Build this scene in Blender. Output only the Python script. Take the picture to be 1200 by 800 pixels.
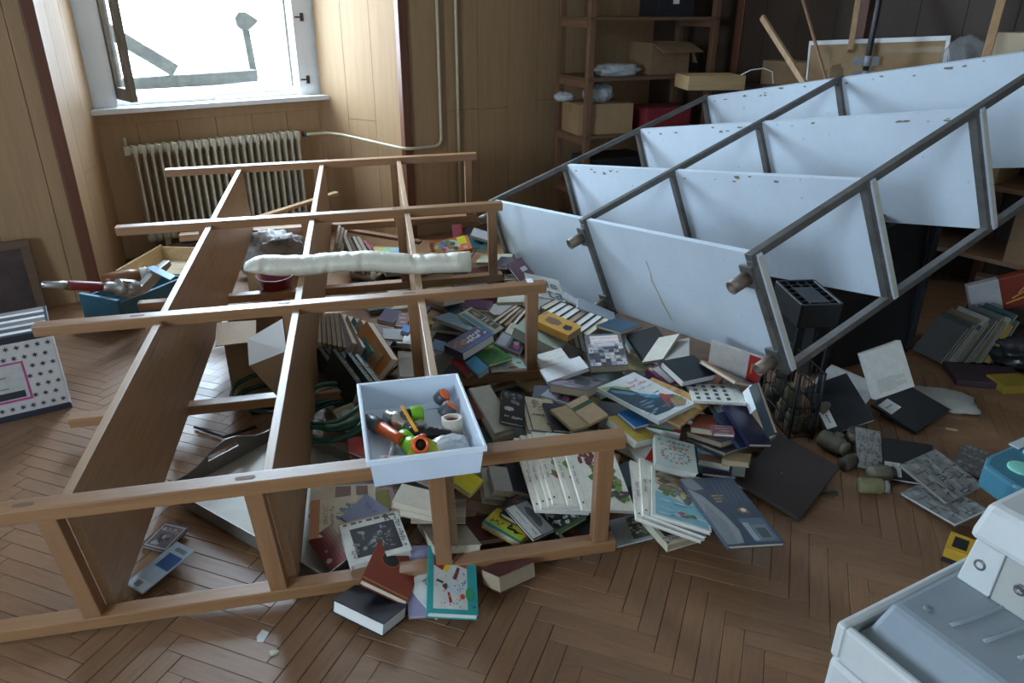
import bpy, bmesh, math, random
from mathutils import Vector, Matrix, Quaternion, Euler, noise
random.seed(7)
SC = bpy.context.scene
COL = SC.collection
PI = math.pi
for o in list(bpy.data.objects): bpy.data.objects.remove(o)

# ------------------------------------------------------------------ camera
H = 1.55; FPX = 863.1166; PITCH = .4275; ROLL = .0056
_R = Vector((1, 0, 0)); _F = Vector((0, math.cos(PITCH), -math.sin(PITCH))); _U = Vector((0, math.sin(PITCH), math.cos(PITCH)))
CR = math.cos(ROLL)*_R + math.sin(ROLL)*_U; CU = -math.sin(ROLL)*_R + math.cos(ROLL)*_U
cam = bpy.data.cameras.new('camera'); cam.lens = 36*FPX/1200; cam.sensor_width = 36; cam.clip_start = .02
camo = bpy.data.objects.new('camera', cam); COL.objects.link(camo)
camo.matrix_world = Matrix(((CR.x, CU.x, -_F.x, 0), (CR.y, CU.y, -_F.y, 0), (CR.z, CU.z, -_F.z, H), (0, 0, 0, 1)))
SC.camera = camo
EYE = Vector((0, 0, H))
def ray(u, v): return (u-600)/FPX*CR - (v-400)/FPX*CU + _F
def at(u, v, z):                       # photo pixel -> point at height z
    r = ray(u, v); return EYE + r*((z-H)/r.z)
def atY(u, v, y):                      # photo pixel -> point at distance y
    r = ray(u, v); return EYE + r*(y/r.y)

# ------------------------------------------------------------------ sky, light, exposure
W = bpy.data.worlds.new('sky'); SC.world = W; W.use_nodes = True
bg = W.node_tree.nodes['Background']; bg.inputs[0].default_value = (.62, .81, 1, 1); bg.inputs[1].default_value = 9.2
SC.view_settings.view_transform = 'Standard'; SC.view_settings.look = 'None'; SC.view_settings.gamma = 1
SC.view_settings.use_curve_mapping = False
SC.view_settings.exposure = 2.17

# room frame: x along the window wall, y outward through it, z up
T0 = Vector((-2.29, 3.795, 0)); DX = Vector((.80018, .59976, 0)); DN = Vector((-.59976, .80018, 0))
RS = 1.05                              # the window wall stands this much beyond the first estimate
RM = Matrix.Translation(EYE) @ Matrix.Scale(RS, 4) @ Matrix.Translation(-EYE) @ Matrix(((DX.x, DN.x, 0, T0.x), (DX.y, DN.y, 0, T0.y), (0, 0, 1, 0), (0, 0, 0, 1)))
ZF = (1.55*RS-1.55)/RS                 # room-frame height of the floor
XL, XR, YB, ZC = -4.6, 4.25, -6.6, 3.0
def portal(name, x, y, z, w, h, rot=None):
    l = bpy.data.lights.new(name, 'AREA'); l.shape = 'RECTANGLE'; l.size = w; l.size_y = h
    l.cycles.is_portal = True
    o = bpy.data.objects.new(name, l); COL.objects.link(o)
    o.matrix_world = RM @ Matrix.Translation((x, y, z)) @ (rot or Matrix.Rotation(-PI/2, 4, 'X'))
portal('window_portal', 1.0, .93, 1.86, 1.4, 1.8)
W2 = (-5.0, -3.4)                       # second window, in the side wall beyond the left of the frame
portal('window_portal', XL-.1, (W2[0]+W2[1])/2, 1.8, 1.7, W2[1]-W2[0], Matrix.Rotation(-PI/2, 4, 'Y'))

# ------------------------------------------------------------------ materials
MC = {}
def nd(nt, t, **k):
    n = nt.nodes.new(t)
    for a, v in k.items(): setattr(n, a, v)
    return n
def mat(name, col, rough=.6, var=.12, scale=9, bump=0, metal=0, stretch=(1, 1, 1), spec=.5, alpha=1, trans=0, spots=None, coat=0):
    if name in MC: return MC[name]
    m = bpy.data.materials.new(name); m.use_nodes = True; nt = m.node_tree
    b = nt.nodes['Principled BSDF']
    b.inputs['Roughness'].default_value = rough; b.inputs['Metallic'].default_value = metal
    b.inputs['Specular IOR Level'].default_value = spec
    b.inputs['Alpha'].default_value = alpha
    if coat: b.inputs['Coat Weight'].default_value = coat; b.inputs['Coat Roughness'].default_value = .38
    if trans: b.inputs['Transmission Weight'].default_value = trans
    tc = nd(nt, 'ShaderNodeTexCoord'); mp = nd(nt, 'ShaderNodeMapping'); mp.inputs['Scale'].default_value = stretch
    nt.links.new(tc.outputs['Object'], mp.inputs[0])
    nz = nd(nt, 'ShaderNodeTexNoise'); nz.inputs['Scale'].default_value = scale; nz.inputs['Detail'].default_value = 6
    nz.inputs['Roughness'].default_value = .65
    nt.links.new(mp.outputs[0], nz.inputs['Vector'])
    cr = nd(nt, 'ShaderNodeValToRGB'); e = cr.color_ramp.elements
    e[0].position = .3; e[1].position = .7
    e[0].color = (*[max(0, c*(1-var)) for c in col], 1); e[1].color = (*[min(1, c*(1+var)) for c in col], 1)
    nt.links.new(nz.outputs[0], cr.inputs[0]); src = cr.outputs[0]
    if spots:                          # stains with a shape of their own: (scale, threshold, colour)
        n2 = nd(nt, 'ShaderNodeTexNoise'); n2.inputs['Scale'].default_value = spots[0]; n2.inputs['Detail'].default_value = 8
        n2.inputs['Roughness'].default_value = .7
        nt.links.new(mp.outputs[0], n2.inputs['Vector'])
        r2 = nd(nt, 'ShaderNodeValToRGB'); r2.color_ramp.elements[0].position = spots[1]; r2.color_ramp.elements[1].position = spots[1]+spots[3]
        nt.links.new(n2.outputs[0], r2.inputs[0])
        mx = nd(nt, 'ShaderNodeMixRGB'); nt.links.new(r2.outputs[0], mx.inputs[0]); nt.links.new(src, mx.inputs[1])
        mx.inputs[2].default_value = (*spots[2], 1); src = mx.outputs[0]
    nt.links.new(src, b.inputs['Base Color'])
    if bump:
        bp = nd(nt, 'ShaderNodeBump'); bp.inputs['Strength'].default_value = bump; bp.inputs['Distance'].default_value = .004
        nt.links.new(nz.outputs[0], bp.inputs['Height']); nt.links.new(bp.outputs[0], b.inputs['Normal'])
    MC[name] = m; return m
def wood(name, col, axis, rough=.5, dark=.45, sc=1.0, coat=0, sp=None):
    if name in MC: return MC[name]
    st = {'x': (1.2, 26, 26), 'y': (26, 1.2, 26), 'z': (26, 26, 1.2)}[axis]
    st = tuple(s*sc for s in st)
    k = tuple(c*dark for c in col)
    return mat(name, col, rough, .2, 2.2, .12, stretch=st, spots=sp or (1.1, .56, k, .12), coat=coat)
def mc(col, rough=.5):                 # plain printed colour
    key = 'print_%02x%02x%02x_%d' % (*[int(max(0, min(1, c))**.45*255) for c in col], rough*100)
    return mat(key, col, rough, .1, 30)

# ------------------------------------------------------------------ mesh helpers
class MB:
    def __init__(s): s.v = []; s.f = []; s.m = []; s.mats = []; s.sm = []
    def mi(s, m):
        if m is None: return 0
        if m not in s.mats: s.mats.append(m)
        return s.mats.index(m)
    def add(s, vs, fs, m=None, mx=None, smooth=False):
        k = len(s.v); i = s.mi(m)
        for p in vs: s.v.append(tuple(mx @ Vector(p)) if mx else tuple(p))
        for f in fs: s.f.append(tuple(k+a for a in f)); s.m.append(i); s.sm.append(smooth)
        return s
    def box(s, a, b, m=None, mx=None):
        x0, y0, z0 = a; x1, y1, z1 = b
        return s.add([(x0, y0, z0), (x1, y0, z0), (x1, y1, z0), (x0, y1, z0), (x0, y0, z1), (x1, y0, z1), (x1, y1, z1), (x0, y1, z1)],
                     [(0, 3, 2, 1), (4, 5, 6, 7), (0, 1, 5, 4), (1, 2, 6, 5), (2, 3, 7, 6), (3, 0, 4, 7)], m, mx)
    def hexa(s, p, m=None):            # 8 points: bottom ring 0-3, top ring 4-7
        return s.add(p, [(0, 3, 2, 1), (4, 5, 6, 7), (0, 1, 5, 4), (1, 2, 6, 5), (2, 3, 7, 6), (3, 0, 4, 7)], m)
    def prism(s, pts, z0, z1, m=None, mx=None):
        n = len(pts)
        return s.add([(x, y, z0) for x, y in pts]+[(x, y, z1) for x, y in pts],
                     [tuple(range(n-1, -1, -1)), tuple(range(n, 2*n))]+[(i, (i+1) % n, n+(i+1) % n, n+i) for i in range(n)], m, mx)
    def poly(s, pts, z, m=None, mx=None):
        return s.add([(x, y, z) for x, y in pts], [tuple(range(len(pts)))], m, mx)
    def lathe(s, prof, n=16, m=None, mx=None, smooth=True):   # [(r,z)...] about z
        vs = []; fs = []
        for r, z in prof:
            for i in range(n): a = 2*PI*i/n; vs.append((r*math.cos(a), r*math.sin(a), z))
        for j in range(len(prof)-1):
            for i in range(n): fs.append((j*n+i, j*n+(i+1) % n, (j+1)*n+(i+1) % n, (j+1)*n+i))
        if prof[0][0] > 1e-4: fs.append(tuple(range(n-1, -1, -1)))
        if prof[-1][0] > 1e-4: fs.append(tuple((len(prof)-1)*n+i for i in range(n)))
        return s.add(vs, fs, m, mx, smooth)
    def tube(s, path, r, n=8, m=None, close=False, smooth=True):
        P = [Vector(p) for p in path]; N = len(P); vs = []; fs = []
        up = None
        for i in range(N):
            a = P[i-1] if (i > 0 or close) else P[i]; b = P[(i+1) % N] if (i < N-1 or close) else P[i]
            t = (b-a).normalized()
            if up is None: up = Vector((0, 0, 1)) if abs(t.z) < .9 else Vector((1, 0, 0))
            x = up.cross(t).normalized(); y = t.cross(x); up = y
            rr = r[i] if isinstance(r, (list, tuple)) else r
            for k in range(n): a = 2*PI*k/n; vs.append(P[i]+x*math.cos(a)*rr+y*math.sin(a)*rr)
        M_ = N if close else N-1
        for i in range(M_):
            for k in range(n): fs.append((i*n+k, i*n+(k+1) % n, ((i+1) % N)*n+(k+1) % n, ((i+1) % N)*n+k))
        if not close: fs += [tuple(range(n-1, -1, -1)), tuple((N-1)*n+k for k in range(n))]
        return s.add(vs, fs, m, None, smooth)
    def bar(s, a, b, w, h, up=(0, 0, 1), m=None):   # rectangular bar from a to b
        a = Vector(a); b = Vector(b); t = (b-a).normalized(); x = Vector(up).cross(t)
        if x.length < 1e-3: x = Vector((1, 0, 0)).cross(t)
        x.normalize(); y = t.cross(x); p = []
        for q in (a, b):
            for sx, sy in ((-1, -1), (1, -1), (1, 1), (-1, 1)): p.append(q+x*sx*w/2+y*sy*h/2)
        return s.hexa([p[0], p[1], p[2], p[3], p[4], p[5], p[6], p[7]], m)
    def mesh(s, name):
        me = bpy.data.meshes.new(name); me.from_pydata([tuple(v) for v in s.v], [], s.f)
        for m in s.mats: me.materials.append(m)
        me.polygons.foreach_set('material_index', s.m); me.polygons.foreach_set('use_smooth', s.sm); me.update()
        bm = bmesh.new(); bm.from_mesh(me); bmesh.ops.recalc_face_normals(bm, faces=bm.faces); bm.to_mesh(me); bm.free()
        return me
    def ob(s, name, m=None, parent=None, mx=None, bev=0, raw=False):
        if m is not None: s.mats = [m]; s.m = [0]*len(s.f)
        me = s.mesh(name) if not raw else s.rawmesh(name)
        return link(name, me, parent, mx, bev)
    def rawmesh(s, name):              # flat prints: keep winding
        me = bpy.data.meshes.new(name); me.from_pydata([tuple(v) for v in s.v], [], s.f)
        for m in s.mats: me.materials.append(m)
        me.polygons.foreach_set('material_index', s.m); me.update(); return me
def link(name, me, parent=None, mx=None, bev=0):
    o = bpy.data.objects.new(name, me); COL.objects.link(o)
    if parent: o.parent = parent
    if mx is not None: o.matrix_local = mx
    if bev:
        b = o.modifiers.new('bevel', 'BEVEL'); b.width = bev; b.segments = 2; b.limit_method = 'ANGLE'
    return o
def tag(o, label, cat, group=None):
    o['label'] = label; o['category'] = cat
    if group: o['group'] = group
    return o
def struct(o): o['kind'] = 'structure'; return o
def empty(name, mx, label=None, cat=None, group=None):
    o = bpy.data.objects.new(name, None); COL.objects.link(o); o.matrix_world = mx; o.empty_display_size = .05
    if label: tag(o, label, cat, group)
    return o
def TR(p, rz=0, rx=0, ry=0): return Matrix.Translation(Vector(p)) @ Euler((rx, ry, rz)).to_matrix().to_4x4()
def frame(o, x, y):                    # matrix from origin, x direction and rough y direction
    x = Vector(x).normalized(); z = x.cross(Vector(y)).normalized(); y = z.cross(x)
    return Matrix(((x.x, y.x, z.x, o[0]), (x.y, y.y, z.y, o[1]), (x.z, y.z, z.z, o[2]), (0, 0, 0, 1)))
_txt = {}
def textmesh(t):
    if t not in _txt:
        c = bpy.data.curves.new('lettering', 'FONT'); c.body = t; c.align_x = 'CENTER'; c.align_y = 'CENTER'; c.size = 1; c.resolution_u = 2
        o = bpy.data.objects.new('lettering', c); COL.objects.link(o)
        dg = bpy.context.evaluated_depsgraph_get()
        me = bpy.data.meshes.new_from_object(o.evaluated_get(dg)); bpy.data.objects.remove(o)
        xs = [v.co.x for v in me.vertices]; ys = [v.co.y for v in me.vertices]
        _txt[t] = ([tuple(v.co) for v in me.vertices], [tuple(p.vertices) for p in me.polygons], max(xs)-min(xs), max(ys)-min(ys), (max(xs)+min(xs))/2, (max(ys)+min(ys))/2)
        bpy.data.meshes.remove(me)
    return _txt[t]
def lettering(t, parent, pos, hgt, col, rot=0, maxw=None, z=.0, bold=1.0, name='lettering'):
    vs, fs, w, h, cx, cy = textmesh(t); s = hgt/max(h, .3)
    if maxw and w*s > maxw: s = maxw/w
    c, sn = math.cos(math.radians(rot)), math.sin(math.radians(rot)); mb = MB()
    mb.add([((x-cx)*s*c-(y-cy)*s*sn+pos[0], (x-cx)*s*sn+(y-cy)*s*c+pos[1], z) for x, y, _ in vs], fs, mc(col, .5))
    return mb.ob(name, None, parent, raw=True)
def pseudo(parent, n, pos, hgt, col, rot=0, maxw=None, z=.0, seed=1):   # print too small in the photo to be read: bare letter-sized marks
    g = random.Random(seed*31+n); W_ = n*.72; s = hgt
    if maxw and W_*s > maxw: s = maxw/W_
    c, sn = math.cos(math.radians(rot)), math.sin(math.radians(rot)); mb = MB(); x = -W_/2
    for i in range(n):
        w = g.choice((.42, .5, .56)); h = g.choice((.62, .62, 1, .8))
        if i % 6 != 5:
            for q in ([(x, -.5), (x+.16, -.5), (x+.16, -.5+h), (x, -.5+h)], [(x+.16, -.5+h-.2), (x+w, -.5+h-.2), (x+w, -.5+h), (x+.16, -.5+h)], [(x+w-.15, -.5+(.0 if i % 2 else .3)), (x+w, -.5+(.0 if i % 2 else .3)), (x+w, -.5+h-.2), (x+w-.15, -.5+h-.2)]):
                mb.poly([(a*s*c-b*s*sn+pos[0], a*s*sn+b*s*c+pos[1]) for a, b in q], z, mc(col, .5))
        x += .72
    return mb.ob('small_print', None, parent, raw=True)
def rect(a, b, c, d): return [(a, b), (c, b), (c, d), (a, d)]
def circ(x, y, r, r2=None, n=14, a0=0): return [(x+r*math.cos(2*PI*i/n+a0), y+(r2 or r)*math.sin(2*PI*i/n+a0)) for i in range(n)]
def blob(x, y, r, r2, seed, n=16, k=.3):
    g = random.Random(seed); return [(x+r*(1+g.uniform(-k, k))*math.cos(2*PI*i/n), y+r2*(1+g.uniform(-k, k))*math.sin(2*PI*i/n)) for i in range(n)]

# ------------------------------------------------------------------ room shell
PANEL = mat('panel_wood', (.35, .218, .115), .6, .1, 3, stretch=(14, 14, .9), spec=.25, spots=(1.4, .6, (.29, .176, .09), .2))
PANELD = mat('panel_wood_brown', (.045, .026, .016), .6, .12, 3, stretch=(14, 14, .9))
TRIM = mat('trim_red_wood', (.13, .045, .022), .45, .15, 4, stretch=(20, 20, 1))
GROOVE = mat('panel_backing', (.06, .038, .02), .8)
PLASTER = mat('plaster', (.72, .7, .65), .9)
WHITE = mat('white_paint', (.72, .73, .73), .45, .05, 6, spots=(5, .62, (.5, .47, .42), .06))
def panels(par, x0, x1, z0, z1, w, y=0, th=.012, phase=0, m=None, seams={}):
    x = x0+phase
    xs = [x0]
    while x < x1-.03:
        if x > x0+.03: xs.append(x)
        x += w
    xs.append(x1); me = {}
    for i in range(len(xs)-1):
        a, b = xs[i]+.0015, xs[i+1]-.0015
        cuts = [z0]+([seams[i]] if i in seams else [])+[z1]
        for j in range(len(cuts)-1):
            MB().box((a, y-th, cuts[j]+(.003 if j else 0)), (b, y, cuts[j+1])).ob('panel', m or PANEL, par)
# floor with herringbone parquet
flo = struct(MB().box((-8, -6, -.12), (8, 9, -.012)).ob('floor', mat('floor_bed', (.06, .035, .022), .9)))
pw = .055; n_ = 6; fa = math.radians(70)
plM = []
for i, (c, r) in enumerate([((.225, .115, .056), .42), ((.212, .107, .051), .44), ((.235, .122, .06), .4), ((.2, .102, .05), .46), ((.222, .118, .06), .42)]):
    plM.append(mat('parquet_oak_%d' % i, c, r, .2, 3, .05, stretch=(2.2, 24, 6), spec=.5, spots=(2.2, .6, (.26, .19, .13), .25), coat=.15))
plank_me = []
g_ = pw*.012
for m in plM:
    b_ = MB(); L = pw*n_; e = .0012
    b_.add([(g_, g_, -.012), (L-g_, g_, -.012), (L-g_, pw-g_, -.012), (g_, pw-g_, -.012), (g_, g_, -e), (L-g_, g_, -e), (L-g_, pw-g_, -e), (g_, pw-g_, -e),
            (g_+e, g_+e, 0), (L-g_-e, g_+e, 0), (L-g_-e, pw-g_-e, 0), (g_+e, pw-g_-e, 0)],
           [(0, 1, 5, 4), (1, 2, 6, 5), (2, 3, 7, 6), (3, 0, 4, 7), (4, 5, 9, 8), (5, 6, 10, 9), (6, 7, 11, 10), (7, 4, 8, 11), (8, 9, 10, 11)])
    b_.mats = [m]; plank_me.append(b_.mesh('plank'))
cand = []
FO = Vector((.53, 1.2, 0)); ca, sa = math.cos(fa), math.sin(fa)
def fl2w(a, b): return Vector((FO.x+pw*(a*ca-b*sa), FO.y+pw*(a*sa+b*ca), 0))
for k in range(-120, 121):
    for j in range(-10, 11):
        for typ in (0, 1):
            if typ == 0: a, b = k+2*n_*j, k; cx, cy = a+n_/2, b+.5
            else: a, b = k, k-2*n_+1+2*n_*j; cx, cy = a+.5, b+n_/2
            p = fl2w(cx, cy); q = p-T0; rx = q.dot(DX); ry = q.dot(DN)
            if not (XL+.1 < rx < XR+.2 and (-6.3 < ry < .75)): continue
            d_ = p-EYE; zc = d_.dot(_F)
            if zc < .3: vis = False
            else:
                u = 600+FPX*d_.dot(CR)/zc; v = 400-FPX*d_.dot(CU)/zc; vis = -20 < u < 1220 and -20 < v < 830
                if 560 < u < 900 and v < 560: vis = False      # under the heap
            if p.length > 6.6: continue
            cand.append((0 if vis else 1, zc if vis else 99, typ, a, b))
cand.sort()
rest = MB()
rg = random.Random(3)
for i, (nv, zc, typ, a, b) in enumerate(cand):
    o_ = fl2w(a, b) if typ == 0 else fl2w(a+1, b)
    mx = Matrix.Translation(o_) @ Matrix.Rotation(fa+(PI/2 if typ else 0), 4, 'Z'); mi = rg.randrange(5)
    mx = mx @ Matrix.Rotation(rg.uniform(-.0012, .0012), 4, 'Y')
    if i < 300: link('plank', plank_me[mi], flo, mx)
    else:
        L = pw*n_; rest.add([(g_, g_, 0), (L-g_, g_, 0), (L-g_, pw-g_, 0), (g_, pw-g_, 0), (g_, g_, -.012), (L-g_, g_, -.012), (L-g_, pw-g_, -.012), (g_, pw-g_, -.012)],
                            [(0, 1, 2, 3), (0, 4, 5, 1), (1, 5, 6, 2), (2, 6, 7, 3), (3, 7, 4, 0)], plM[mi], mx)
ro = rest.ob('parquet_planks', None, flo); ro['kind'] = 'stuff'

# window wall: left part (with a second window beyond the frame), right part, niche
wl = struct(MB().box((XL-.2, 0, 0), (0, .95, ZC)).ob('wall_left', GROOVE, None, RM))
panels(wl, XL, -.01, 0, ZC, .26, phase=.08)
wb = struct(MB().box((1.98, 0, 0), (XR+.3, .95, ZC)).ob('wall_back', GROOVE, None, RM))
panels(wb, 2.0, XR, 0, ZC, .26, phase=.03, seams={1: .9, 2: .89, 4: .92})
wn = MB().box((-.1, .68, 0), (2.1, .95, .955)).box((-.1, .68, 2.8), (2.1, .95, ZC)).box((-.1, .70, .9), (.33, .95, 2.9)).box((1.66, .70, .9), (2.1, .95, 2.9))
wn = struct(wn.ob('wall_niche', GROOVE, None, RM))
panels(wn, .26, 1.72, 0, .89, .235, y=.68)
MB().box((.24, .66, .89), (1.75, .68, .955)).ob('rail', PANEL, wn, bev=.003)
for nm, a, b in (('wall_reveal_left', (0, 0), (.272, .68)), ('wall_reveal_right', (1.708, .68), (1.98, 0))):
    ang = math.atan2(b[1]-a[1], b[0]-a[0]); L = math.hypot(b[0]-a[0], b[1]-a[1])
    mx = RM @ Matrix.Translation((a[0], a[1], 0)) @ Matrix.Rotation(ang, 4, 'Z')
    r_ = struct(MB().box((0, .0, 0), (L, .1, ZC)).ob(nm, GROOVE, None, mx))
    panels(r_, 0, L, 0, ZC, L/3, seams=({1: .84, 0: .55} if 'right' in nm else {1: .7}))
for i, x in enumerate((0, 1.98)):
    struct(MB().box((x-.03, -.035, 0), (x+.03, .02, ZC)).ob('trim_%d' % (i+1), TRIM, None, RM, bev=.004))
# other walls, ceiling
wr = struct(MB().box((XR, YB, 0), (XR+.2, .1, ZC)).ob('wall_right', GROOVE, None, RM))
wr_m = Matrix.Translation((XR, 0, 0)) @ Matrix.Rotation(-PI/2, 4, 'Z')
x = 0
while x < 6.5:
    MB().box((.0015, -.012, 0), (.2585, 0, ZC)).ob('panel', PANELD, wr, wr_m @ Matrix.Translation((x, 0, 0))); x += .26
for i, x in enumerate((.62, .84, 1.75, 2.75, 3.5)):
    struct(MB().box((x-.03, -.04, 0), (x+.03, 0, ZC)).ob('trim_%d' % (i+3), TRIM, None, RM @ wr_m, bev=.004))
struct(MB().box((XL-.2, YB-.2, 0), (XR+.2, YB, ZC)).ob('wall_front', PLASTER, None, RM))
ws_ = MB()
for a, b in (((XL-.2, YB, 0), (XL, W2[0], ZC)), ((XL-.2, W2[1], 0), (XL, 0, ZC)), ((XL-.2, W2[0], 0), (XL, W2[1], .95)), ((XL-.2, W2[0], 2.65), (XL, W2[1], ZC))): ws_.box(a, b)
struct(ws_.ob('wall_side', PLASTER, None, RM))
struct(MB().box((XL-.2, YB-.2, ZC), (XR+.3, .95, ZC+.1)).ob('ceiling', PLASTER, None, RM))

# windows
GLASS = mat('window_glass', (.9, .95, .97), .02, 0, 1, alpha=.12, spec=.5)
OLDW = mat('weathered_wood', (.2, .175, .145), .75, .25, 3, .2, stretch=(20, 20, 1.5))
def sash(name, par, x, y, ang, w, z0, z1, wm, gm):
    mx = Matrix.Translation((x, y, 0)) @ Matrix.Rotation(ang, 4, 'Z'); t = .055
    s = MB().box((0, -.02, z0), (t, .02, z1)).box((w-t, -.02, z0), (w, .02, z1)).box((t, -.02, z0), (w-t, .02, z0+.07)).box((t, -.02, z1-t), (w-t, .02, z1))
    s = s.ob(name, wm, par, mx, bev=.003)
    MB().box((t, -.002, z0+.07), (w-t, .002, z1-t)).ob('pane', gm, s)
    return s
w1 = MB().box((.275, .69, .985), (.42, .80, 2.8)).box((1.56, .69, .985), (1.71, .80, 2.8)).box((.42, .74, .985), (1.56, .82, 1.035)).box((.42, .72, 2.7), (1.56, .82, 2.8))
w1 = struct(w1.ob('window_1', WHITE, None, RM, bev=.003))
MB().box((.24, .60, .955), (1.75, .95, .985)).ob('window_sill', WHITE, w1, bev=.003)
sash('casement', w1, .435, .72, math.radians(-82), .26, 1.03, 2.65, OLDW, GLASS)
sash('casement', w1, 1.585, .85, math.radians(97), .4, 1.03, 2.65, WHITE, GLASS)
MB().box((1.545, .80, .985), (1.60, .95, 2.8)).box((.42, .80, .985), (.45, .95, 2.8)).ob('outer_jamb', OLDW, w1)
for z in (1.06, 1.45): MB().box((1.612, .685, z), (1.635, .70, z+.05)).box((1.575, .688, z+.02), (1.615, .694, z+.03)).ob('hinge', mat('rusty_iron', (.08, .06, .05), .6, metal=.6), w1)
MB().box((1.0, .70, .985), (1.42, .735, 1.01)).ob('loose_slat', WHITE, w1)
w2 = MB()
for a, b in (((XL-.15, W2[0], .95), (XL-.07, W2[0]+.08, 2.65)), ((XL-.15, W2[1]-.08, .95), (XL-.07, W2[1], 2.65)), ((XL-.15, W2[0], .95), (XL-.07, W2[1], 1.02)), ((XL-.15, W2[0], 2.58), (XL-.07, W2[1], 2.65)), ((XL-.15, -4.24, 1), (XL-.07, -4.16, 2.6))): w2.box(a, b)
w2 = struct(w2.ob('window_2', WHITE, None, RM))
for y0, y1 in ((W2[0]+.08, -4.24), (-4.16, W2[1]-.08)): MB().box((XL-.112, y0, 1.02), (XL-.108, y1, 2.58)).ob('pane', GLASS, w2)
# ------------------------------------------------------------------ radiator and pipes
RADM = mat('radiator_enamel', (.5, .46, .36), .4, .06, 8)
rad = empty('radiator', RM @ Matrix.Translation((.41, .58, 0)), 'cream cast radiator with many thin columns under the open window', 'radiator')
sec = MB()
sec.box((-.006, -.045, .2), (.006, .045, .74))
sec.lathe([(0, -.022), (.026, -.02), (.03, 0), (.026, .02), (0, .022)], 12, None, TR((0, -.01, .745), 0, 0, PI/2)).lathe([(0, -.022), (.026, -.02), (.03, 0), (.026, .02), (0, .022)], 12, None, TR((0, 0, .2), 0, 0, PI/2))
sec.box((-.009, -.05, .71), (.009, .05, .77))
sec.mats = [RADM]; sme = sec.mesh('radiator_section')
for i in range(23): link('radiator_section', sme, rad, Matrix.Translation((.024+.0462*i, 0, 0)))
MB().box((.1, -.02, 0), (.13, .02, .2)).box((.93, -.02, 0), (.96, .02, .2)).ob('foot', RADM, rad)
MB().box((-.03, -.02, .72), (.0, .02, .77)).lathe([(.008, 0), (.008, .05)], 8, None, TR((-.015, 0, .77))).ob('vent_plug', RADM, rad)
MB().lathe([(.0, 0), (.018, .002), (.018, .04), (0, .045)], 12, None, TR((1.09, 0, .745), 0, 0, PI/2)).ob('valve', mat('valve_dark', (.05, .07, .08), .5), rad)
PIPE = mat('pipe_enamel', (.5, .43, .29), .4, .08, 6)
def inroom(pts): return [RM @ Vector(p) for p in pts]
def bend(pts, r=.06, k=5):
    P = [Vector(p) for p in pts]; out = [P[0]]
    for i in range(1, len(P)-1):
        a = (P[i-1]-P[i]).normalized(); b = (P[i+1]-P[i]).normalized()
        rr = min(r, (P[i-1]-P[i]).length*.45, (P[i+1]-P[i]).length*.45); p0 = P[i]+a*rr; p1 = P[i]+b*rr
        for j in range(k+1):
            t = j/k; out.append(p0*(1-t)**2+P[i]*2*t*(1-t)+p1*t*t)
    out.append(P[-1]); return out
tag(MB().tube(bend(inroom([(1.52, .56, .745), (1.66, .56, .742), (1.74, .47, .735), (1.945, -.05, .69), (2.225, -.04, .685), (2.225, -.04, 2.98)])), .011, 8).ob('heating_pipe', PIPE), 'cream heating pipe running from the radiator and bending up the wall', 'pipe')
tag(MB().tube(inroom([(2.365, -.04, .02), (2.365, -.04, 1.2), (2.365, -.04, 2.98)]), .011, 8).ob('heating_pipe', PIPE), 'straight cream pipe from floor upward beside the bent pipe', 'pipe')

# ------------------------------------------------------------------ fallen wooden rack
WO = Vector((-1.4997, 1.4138, .001)); WA = Euler((.0708, -.0216, .1971)).to_matrix()
WM = Matrix.Translation(WO) @ WA.to_4x4()
LY = (0, 1.0222, 2.0437, 3.0266); LX = (0, .0168, .0315, .0455); RX = (.3661, .8484, 1.3133, 1.7828)
LEAN = (-.0538, -.0431, -.0369, .0072); SHR = (-.0229, -.0092, -.0093, .0047); DD = .4461; RT = .0427; RW = .046; RL = 1.8601
wx = wood('rack_wood_rail', (.29, .142, .06), 'x', .42, .75, coat=.8); wy = wood('rack_wood_board', (.36, .215, .115), 'y', .45, .5, 2.0, coat=.3, sp=(.9, .61, (.13, .07, .038), .05)); wz = wood('rack_wood_rung', (.27, .13, .057), 'z', .5, .75, coat=.4)
TEN = mat('tenon_end', (.17, .085, .045), .6)
rack = empty('wooden_rack', WM, 'long fallen wooden shelf rack lying on its back across the floor', 'shelf rack')
def lp(k, X, y, z): return Vector((X+SHR[k]*z, LY[k]+y+LEAN[k]*z, z))
def lbox(k, x0, x1, y0, y1, z0, z1):
    return [lp(k, x0, y0, z0), lp(k, x1, y0, z0), lp(k, x1, y1, z0), lp(k, x0, y1, z0), lp(k, x0, y0, z1), lp(k, x1, y0, z1), lp(k, x1, y1, z1), lp(k, x0, y1, z1)]
for k in range(4):
    x0 = LX[k]; x1 = LX[k]+RL
    MB().hexa(lbox(k, x0, x1, 0, RW, DD-RT, DD)).ob('upright_rail', wx, rack, bev=.003)
    MB().hexa(lbox(k, x0, x1-.005, 0, RW, 0, RT)).ob('upright_rail', wx, rack, bev=.003)
    for j, rx in enumerate(RX):
        a = x0+rx
        MB().hexa(lbox(k, a, a+.046, .003, RW-.003, RT, DD-RT)).ob('rung', wz, rack, bev=.002)
        if j < 3 and k < 3:
            c_ = lp(k, a+.01-(.03 if j == 0 else 0), .023, DD); MB().prism([(c_.x-.018+.007*math.cos(q), c_.y+.007*math.sin(q)) for q in [PI/2+PI*i/6 for i in range(7)]]+[(c_.x+.018+.007*math.cos(q), c_.y+.007*math.sin(q)) for q in [-PI/2+PI*i/6 for i in range(7)]], DD-.003, DD+.0006).ob('tenon', TEN, rack)
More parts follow.
